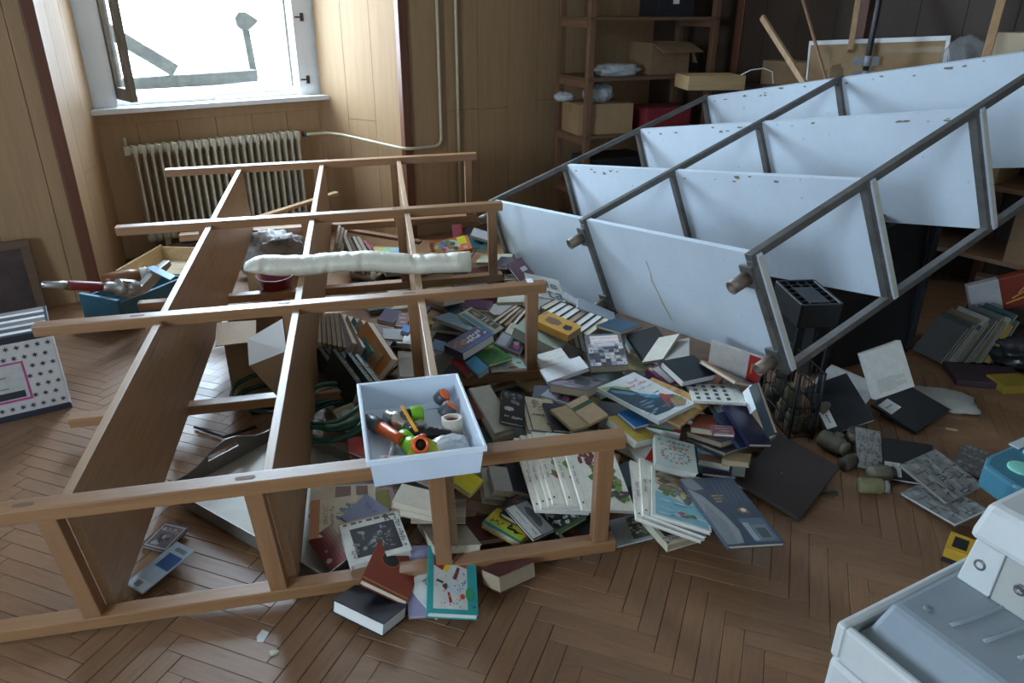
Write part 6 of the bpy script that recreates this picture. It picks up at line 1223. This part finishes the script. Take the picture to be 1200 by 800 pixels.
        if n == 5:
            for i in range(26): A(blob(.4+g.uniform(-.2, .45), .74+g.uniform(-.13, .16), .05, .05, i, 8, .5), [(.12, .03, .035), (.2, .05, .05), (.08, .05, .05)][i % 3])
            for i in range(22): A(blob(.5+g.uniform(-.2, .4), .5+g.uniform(-.12, .1), .06, .04, i+40, 8, .5), [(.2, .15, .07), (.13, .2, .05), (.3, .25, .13)][i % 3])
            for i in range(24): A(blob(.68+g.uniform(-.25, .25), .25+g.uniform(-.13, .15), .08, .04, i+80, 9, .5), [(.1, .2, .04), (.16, .27, .06), (.06, .11, .04), (.08, .05, .05)][i % 4])
            A(rect(.7, .86, .92, .88), (.5, .06, .05)); A(rect(.72, .82, .9, .84), (.5, .06, .05))
        else:
            for i in range(12): A(blob(.32+g.uniform(-.17, .25), .5+g.uniform(-.22, .3), .07, .05, i, 9, .5), cols[i % 2] if i % 4 else (.3, .28, .2))
    elif kind == 'stream':
        A([(.06, .03), (.97, .03), (.97, .42), (.6, .36), (.3, .42), (.06, .46)], (.2, .42, .47)); A([(.06, .62), (.5, .7), (.97, .8), (.97, .97), (.06, .97)], (.45, .34, .22))
        for i in range(30): A(blob(g.uniform(.1, .6), g.uniform(.5, .85), .09, .035, i, 9, .4), [(.24, .15, .08), (.5, .47, .4), (.13, .08, .05), (.34, .22, .13)][i % 4])
        for i in range(16): A(blob(g.uniform(.45, .95), g.uniform(.38, .62), .06, .06, i+40, 9, .3), [(.2, .21, .2), (.3, .31, .29), (.12, .13, .13)][i % 3])
        A(blob(.56, .5, .05, .07, 9, 10, .1), (.5, .45, .15)); A(blob(.76, .46, .055, .07, 9, 10, .1), (.5, .45, .15))
        for i in range(16): A(blob(g.uniform(.12, .95), g.uniform(.06, .36), .12, .014, i+70, 9, .4), [(.45, .6, .62), (.08, .28, .36), (.3, .5, .55)][i % 3])
        for i in range(8): A(blob(.6+g.uniform(-.12, .12), .15+g.uniform(-.04, .04), .05, .02, i+90), [(.1, .2, .05), (.35, .06, .06)][i % 2])
        for i in range(9): A(blob(g.uniform(.1, .4), .47+g.uniform(-.04, .05), .06, .03, i+99), (.1, .17, .05))
    elif kind == 'zadnja': A(rect(.1, .24, .98, .96), (.04, .03, .03)); A([(.1, .96), (.1, .5), (.5, .24), (.6, .6), (.45, .96)], (.35, .05, .025)); A(rect(0, .2, 1, .22), (.1, .03, .03)); A(circ(.05, .06, .03), (.03, .03, .05))
    elif kind == 'blossom':
        A(rect(.5, .1, .98, .95), (.06, .07, .045))
        for i in range(40): A(blob(g.uniform(.52, .96), g.uniform(.14, .92), .05, .04, i, 8, .5), [(.5, .5, .47), (.12, .14, .06), (.2, .18, .1)][i % 3])
    elif kind == 'smoke':
        for i in range(16): A(blob(.5+g.uniform(-.35, .35), .72+g.uniform(-.12, .2), .09, .05, i, 9, .4), (g.uniform(.05, .25),)*3)
        A(blob(.3, .42, .2, .07, 5), (.5, .47, .45))
    elif kind == 'bluespine':
        A(rect(.1, .0, .14, 1), (.03, .07, .1)); A(rect(.1, .0, 1, .03), (.03, .07, .1))
        for i in range(16): A(blob(.42+g.uniform(-.08, .12), .8+g.uniform(-.1, .12), .05, .03, i), [(.22, .16, .1), (.3, .2, .13)][i % 2])
        for i in range(14): A(blob(.72+g.uniform(-.12, .14), .2+g.uniform(-.1, .12), .04, .04, i+30), [(.25, .1, .07), (.35, .2, .14), (.5, .4, .3)][i % 3])
        A(rect(.16, .05, .98, .42), (.5, .36, .26)) if False else None
    elif kind == 'gstripe': A(rect(0, .62, 1, .78), (.04, .09, .05)); A(rect(.0, .0, .02, 1), (.15, .1, .05))
    elif kind == 'pinkph': A(rect(.05, .1, .4, .9), (.35, .36, .4)); A(rect(.5, .1, .95, .9), (.06, .05, .08)); A(blob(.75, .4, .12, .2, 3), (.35, .08, .2)); A(blob(.7, .6, .1, .15, 4), (.4, .36, .33)); A(rect(.44, .05, .47, .95), (.3, .28, .25))
    elif kind == 'purpleph':
        for i in range(26): A(blob(g.uniform(.1, .9), g.uniform(.1, .9), .16, .08, i, 9, .4), [(.1, .09, .1), (.25, .2, .27), (.3, .27, .3), (.06, .06, .07)][i % 4])
        A(blob(.62, .5, .2, .22, 3), (.05, .06, .06))
    elif kind == 'tips':
        for i in range(7):
            for j in range(7): A(rect(.03+.135*i, .02+.095*j, .03+.135*i+.128, .02+.095*j+.088), [(.45, .45, .46), (.04, .04, .05), (.25, .25, .27), (.55, .54, .52), (.07, .07, .09)][(i*3+j*2+(i*j) % 3) % 5])
        for i in range(30): A(blob(g.uniform(.08, .92), g.uniform(.06, .62), .025, .025, i, 8), [(.5, .06, .05), (.15, .08, .06), (.3, .3, .32), (.05, .05, .06), (.08, .14, .35), (.35, .22, .08)][i % 6])
        A(rect(.12, .66, .9, .93), (.68, .67, .65)); A(rect(.3, .58, .75, .66), (.55, .54, .52)); A(rect(.2, .675, .8, .69), (.2, .2, .2)); A(rect(.36, .6, .7, .612), (.3, .3, .3))
    elif kind == 'ornament': A(rect(.25, .1, .95, .9), (.5, .48, .46)); A(blob(.15, .88, .1, .08, 3), (.45, .4, .1)); A(blob(.2, .93, .05, .05, 4), (.6, .58, .5))
    elif kind == 'orangespine': A(rect(0, 0, 1, .14), (.7, .22, .02)); A(rect(.02, .2, .98, .95), (.17, .14, .13)); A([(.3, .2), (.32, .2), (.5, .95), (.48, .95)], (.08, .07, .06))
    elif kind == 'redband': A(rect(.76, 0, 1, 1), (.35, .025, .02)); A(rect(.82, .3, .84, .7), (.45, .3, .1))
    elif kind == 'stamps':
        for i in range(4):
            for j in range(4): A(rect(.08+.19*i, .1+.22*j, .16+.19*i, .24+.22*j), [(.04, .08, .05), (.05, .06, .12), (.1, .07, .03)][(i+2*j) % 3])
        A(rect(.85, 0, .86, 1), (.4, .4, .36))
    elif kind == 'mottle':
        for i in range(24): A(blob(g.uniform(.05, .95), g.uniform(.05, .95), .1, .05, i, 9, .4), [(.52, .31, .12), (.4, .22, .08), (.55, .34, .15)][i % 3])
    elif kind == 'octopus':
        A([(.02, .98), (.3, .9), (.45, .78), (.42, .62), (.1, .62), (.02, .8)], (.3, .4, .14))
        A([(.02, .85), (.2, .9), (.42, .68), (.5, .5), (.62, .4), (.78, .38), (.95, .3), (.93, .12), (.7, .1), (.4, .08), (.1, .1), (.03, .4)], (.02, .045, .07))
        A([(.4, .62), (.55, .5), (.66, .44), (.7, .36), (.55, .36), (.44, .48)], (.02, .25, .4)); A([(.12, .85), (.3, .72), (.42, .6), (.3, .6), (.1, .78)], (.1, .25, .33))
        for i in range(26): A(blob(g.uniform(.08, .85), g.uniform(.14, .5), .09, .012, i, 9, .5), [(.1, .2, .28), (.03, .08, .12), (.2, .33, .4), (.015, .03, .05)][i % 4])
        A(blob(.74, .37, .07, .05, 3, 12, .1), (.36, .05, .03))
        for i in range(7): A([(.68+.02*i, .36), (.71+.02*i, .36), (.52+.075*i, .12+.03*(i % 3)), (.5+.075*i, .13+.03*(i % 3))], [(.36, .06, .04), (.28, .04, .03)][i % 2])
        A([(.6, .1), (.75, .26), (.93, .22), (.97, .12), (.8, .05)], (.33, .2, .1))
        for i in range(10): A(blob(.86+g.uniform(-.08, .08), .22+g.uniform(-.06, .06), .04, .03, i+9), (.2, .22, .07))
        A(circ(.9, .05, .012, .01), (.02, .02, .02))
    elif kind == 'greenedge': A(rect(0, 0, .8, .18), (.05, .3, .06)); A(rect(.8, 0, 1, .3), (.55, .04, .04)); A(rect(.1, .5, .4, .7), (.5, .08, .1))
    elif kind == 'mandala':
        for i in range(16):
            a = 2*PI*i/16; c, s = math.cos(a), math.sin(a); col = [(.5, .12, .07), (.1, .3, .33)][(i//2) % 2]
            A([(.5+.3*c-.05*s, .4+.2*s+.05*c), (.5+.4*c, .4+.27*s), (.5+.3*c+.05*s, .4+.2*s-.05*c)], col)
        for i in range(30): A(blob(.5+g.uniform(-.22, .22), .4+g.uniform(-.12, .12), .03, .02, i, 8, .5), [(.15, .17, .17), (.35, .38, .36), (.55, .55, .5)][i % 3])
    elif kind == 'redtri': A([(.3, 0), (1, 0), (1, .75)], (.5, .02, .015))
    elif kind == 'scratch':
        for i in range(10): A([(g.uniform(0, .5), .1*i), (g.uniform(.5, 1), .1*i+.02), (g.uniform(.5, 1), .1*i+.06), (g.uniform(0, .5), .1*i+.05)], [(.4, .4, .42), (.08, .05, .05), (.25, .05, .05)][i % 3])
    elif kind == 'sea': A(rect(0, .55, 1, 1), (.2, .38, .5)); A([(0, .3), (.4, .6), (1, .5), (1, 0), (0, 0)], (.2, .1, .06)); A(blob(.3, .6, .2, .1, 3), (.45, .5, .5))
    elif kind.startswith('sticker'):
        q = {'1': [(.55, .06), (.9, .05), (.9, .26), (.56, .28)], '2': [(.05, .58), (.36, .6), (.36, .92), (.06, .9)], '3': [(.03, .05), (.36, .06), (.34, .4), (.03, .4)]}[kind[-1]]
        A(q, (.58, .57, .54)); cx = sum(p[0] for p in q)/4; cy = sum(p[1] for p in q)/4
        for i in range(4): A(rect(cx-.09+.045*i, cy-.01, cx-.06+.045*i, cy+.025), (.05, .05, .05))
    elif kind == 'stone':
        for i in range(6):
            for j in range(6): A(blob(.09+.165*i+.06*(j % 2), .09+.165*j, .075, .06, i*7+j, 10, .3), [(.2, .21, .2), (.26, .265, .25), (.15, .15, .145), (.28, .28, .265)][(i*2+j*3) % 4])
        for i in range(60): A(blob(g.uniform(.02, .98), g.uniform(.02, .98), .07, .012, i, 8, .6) if i % 2 else blob(g.uniform(.02, .98), g.uniform(.02, .98), .012, .06, i, 8, .6), (.07, .07, .07))
        P[:] = [([(min(1, max(0, x)), min(1, max(0, y))) for x, y in p], c) for p, c in P]
    elif kind == 'para':
        for i in range(9): A(rect(.15, .1+.032*i, .85 if i % 4 else .6, .112+.032*i), (.3, .3, .29))
    elif kind == 'blot': A(blob(.3, .5, .22, .22, 7, 14, .25), (.16, .08, .035)) if False else A([(.3, .78), (.68, .82), (.75, .6), (.62, .4), (.35, .4), (.22, .58)], (.2, .11, .06)); A([(.3, .28), (.62, .32), (.66, .14), (.4, .08), (.26, .16)], (.02, .02, .025)); A(rect(.6, .93, .95, .97), (.05, .2, .08))
    elif kind == 'lab': A(rect(.45, .5, .68, .85), (.35, .34, .34))
    elif kind == 'violet':
        A(rect(0, 0, 1, .2), (.05, .08, .25))
        for i in range(12): A(blob(.28+g.uniform(-.2, .2), .5+g.uniform(-.2, .25), .08, .07, i), [(.2, .09, .06), (.09, .05, .06), (.3, .15, .1)][i % 3])
    elif kind == 'yflower':
        for i in range(14): A(blob(.16+g.uniform(-.1, .12), .72+g.uniform(-.16, .16), .06, .07, i), [(.4, .4, .02), (.55, .5, .04), (.2, .3, .02)][i % 3])
        A(rect(.5, .5, .62, .52), (.4, .45, .35))
    elif kind == 'mint': A([(.3, 0), (1, 0), (1, 1), (.38, 1)], (.33, .45, .38)); A(blob(.65, .15, .14, .12, 3), (.4, .06, .06)); A(rect(.45, .6, .55, .9), (.12, .16, .14)); A(rect(.82, .5, .95, .65), (.05, .08, .08))
    elif kind == 'portrait': A(rect(.06, .55, .46, .95), (.07, .06, .05)); A(rect(.5, .55, .9, .95), (.06, .06, .05)); A(blob(.26, .74, .12, .12, 2), (.3, .22, .16)); A(rect(.55, .6, .6, .9), (.4, .39, .33)); A(rect(.7, .6, .75, .9), (.35, .35, .3)); A(rect(.05, .05, .95, .35), (.1, .2, .24))
    elif kind == 'kid':
        A(blob(.42, .5, .34, .4, 3, 18, .08), (.62, .62, .6))
        for i, (x, y, c) in enumerate([(.2, .75, (.7, .5, .05)), (.32, .75, (.1, .25, .6)), (.45, .78, (.08, .3, .1)), (.56, .6, (.05, .15, .05)), (.3, .3, (.6, .15, .05)), (.5, .35, (.45, .2, .04)), (.15, .3, (.7, .45, .03)), (.6, .25, (.08, .06, .04)), (.4, .55, (.55, .1, .25)), (.25, .5, (.2, .4, .6))]): A(blob(x, y, .08, .13, i, 10, .3), c)
        A(rect(.7, .45, .92, .97), (.75, .68, .01)); A(rect(.73, .6, .88, .63), (.5, .45, .02)); A(rect(.74, .74, .88, .77), (.5, .45, .02)); A(blob(.85, .2, .06, .1, 9), (.6, .4, .3))
    elif kind == 'goldframe': A(rect(.1, .08, .92, .92), (.09, .075, .025)); A(circ(.5, .32, .24, .18), (.22, .19, .06)); A(circ(.5, .68, .24, .18), (.22, .19, .06)); A(rect(.03, .1, .06, .9), (.3, .25, .1))
    elif kind == 'photo2':
        A(rect(.06, .06, .94, .94), (.5, .48, .47)); A(rect(.1, .1, .9, .9), (.14, .12, .13))
        for i in range(16): A(blob(g.uniform(.2, .8), g.uniform(.2, .8), .08, .07, i), [(.4, .38, .38), (.06, .05, .06), (.3, .2, .2)][i % 3])
    elif kind == 'leaf': A(rect(.25, .48, .95, .78), (.02, .07, .2)); A(rect(.05, .02, .95, .2), (.45, .5, .52)); A(rect(.3, .84, .85, .92), (.12, .15, .17)); A(rect(.3, .05, .6, .16), (.15, .17, .19))
    return P
def book(key, label, pos, quat, w, h, t, col, k):
    mx = Matrix.Translation(pos) @ Quaternion(quat).to_matrix().to_4x4(); kind = k.get('kind', 'book')
    nm = {'book': 'book', 'fore': 'book', 'board': 'book', 'case': 'flat_case'}[kind]
    if key in ('papers', 'leaf1', 'bluepaper', 'greenpaper', 'alekta'): nm = 'paper'
    cat = {'flat_case': 'case', 'paper': 'paper'}.get(nm, 'book')
    if key.startswith('folder'): nm = 'folder'; cat = 'folder'
    if key.startswith('note'): nm = 'notebook'; cat = 'notebook'
    r = empty(nm, mx, label, cat, 'books spilled in the heap' if nm == 'book' else None)
    x, y = w/2, h/2; cm = mc(col, .34 if sum(col) < .25 else .5); ct = min(.0022, t*.16)
    g = random.Random(key); pg = g.choice([PAGE, PAGE, PAGEW, BROWNP]) if sum(col) < 1.6 else PAGEW
    if kind == 'book':
        cv = MB().box((-x, -y, -ct), (x, y, 0)).box((-x, -y, -t), (x, y, -t+ct)).box((-x, -y, -t+ct), (-x+ct, y, -ct))
        cv.ob('cover', cm, r)
        MB().box((-x+ct, -y+.003, -t+ct), (x-.003, y-.003, -ct)).ob('pages', pg, r)
    elif kind == 'fore':
        cv = MB().box((-x, -y, -t), (-x+.002, y, 0)).box((x-.002, -y, -t), (x, y, 0))
        if k.get('sp'):
            cv.add([(-x+.002, -y, -.004), (0, -y, .003), (x-.002, -y, -.004), (-x+.002, y, -.004), (0, y, .003), (x-.002, y, -.004)], [(0, 1, 4, 3), (1, 2, 5, 4)])
            cv.ob('cover', cm, r); MB().box((-x+.002, -y+.003, -t+.003), (x-.002, y-.003, -.006)).ob('pages', PAGE, r)
            gb = MB()
            for i in range(9): gb.poly(rect(-x*.45, -y*.75+i*y*.15, x*.45, -y*.75+i*y*.15+y*(.05 if i % 3 else .1)), .0034, mc((.2, .17, .07)))
            gb.ob('gold_lettering', None, r, raw=True)
        else:
            cv.box((-x+.002, -y, -t), (x-.002, y, -t+.002)); cv.ob('cover', cm, r)
            MB().box((-x+.002, -y+.003, -t+.002), (x-.002, y-.003, -.003)).ob('pages', g.choice([PAGE, PAGEW, PAGE, BROWNP]), r)
    elif kind == 'board':
        MB().box((-x, -y, -t), (x, y, 0)).ob('sheet', cm, r)
    else:
        MB().box((-x, -y, -t*.48), (x, y, 0)).ob('lid', cm, r, bev=.002); MB().box((-x, -y, -t), (x, y, -t*.52)).ob('base', cm, r, bev=.002)
    if 'pr' in k:
        p = MB()
        for i, (pts, c) in enumerate(prints(k['pr'], w, h)):
            pts = [((min(1, max(0, a))-.5)*w, (min(1, max(0, b_))-.5)*h) for a, b_ in pts]
            p.poly(pts, .0003+.000012*i, mc(c, .38))
        if p.f: p.ob('cover_print', None, r, raw=True)
    for (txt, u, v, s, c, rot) in k.get('tx', ()):
        if txt[0] == '~': pseudo(r, int(txt[1:]), ((u-.5)*w, (v-.5)*h), s*min(w, h), c, rot, (h if abs(rot) in (70, 90) else w)*.86, .0022, len(key)); continue
        lettering(txt, r, ((u-.5)*w, (v-.5)*h), s*min(w, h), c, rot, (h if abs(rot) in (70, 90) else w)*.86, .0022)
    return r
for row in BOOKS: book(*row)
# nameless books deeper in the heap
FM = []
FN = ['beige', 'dark slate', 'brick red', 'cream', 'dark green-grey', 'tan', 'black', 'dusky purple', 'pale cream', 'steel blue', 'khaki', 'rust orange', 'dark grey', 'ochre']
for i in range(14):
    g = random.Random(i+50); w = g.uniform(.11, .17); h = w*g.uniform(1.3, 1.5); t = g.uniform(.012, .035); c = [(.4, .36, .28), (.05, .06, .08), (.2, .06, .04), (.45, .43, .38), (.08, .12, .1), (.3, .2, .1), (.03, .03, .035), (.12, .1, .16), (.5, .48, .43), (.1, .16, .2), (.25, .22, .17), (.35, .1, .05), (.16, .15, .14), (.4, .3, .12)][i]
    x, y, ct = w/2, h/2, .002; cm = mc(c, .45)
    a = MB().box((-x, -y, -ct), (x, y, 0)).box((-x, -y, -t), (x, y, -t+ct)).box((-x, -y, -t+ct), (-x+ct, y, -ct)); a.mats = [cm]; a.m = [0]*len(a.f)
    b = MB().box((-x+ct, -y+.003, -t+ct), (x-.003, y-.003, -ct)); b.mats = [[PAGE, PAGEW, BROWNP][i % 3]]; b.m = [0]*len(b.f)
    FM.append((a.mesh('cover'), b.mesh('pages'), t, max(w, h)/2))
def near(p):                           # the nearest described book, in short
    b = min((r for r in BOOKS if 'from' not in r[1]), key=lambda r: (Vector(r[2])-Vector(p)).length)
    w = b[1].replace(',', '').split()[:7]
    while w[-1] in ('a', 'an', 'the', 'with', 'of', 'in', 'and', 'under', 'its', 'at', 'on', 'lying', 'behind', 'by', 'to', 'just', 'beside', 'left', 'right', 'half', 'near', 'standing', 'between', 'small'): w.pop()
    return ' '.join(w)
def addfill(p, rz, rx, ry, i):
    a, b, t, rr = FM[i]
    e = empty('book', TR(p, rz, rx, ry), 'loose %s book wedged deep beside the %s' % (FN[i], near(p)), 'book', 'books wedged deep in the heap')
    link('cover', a, e); link('pages', b, e)
for i, p_, a_ in FILL: addfill(p_, a_[2], a_[0], a_[1], i)
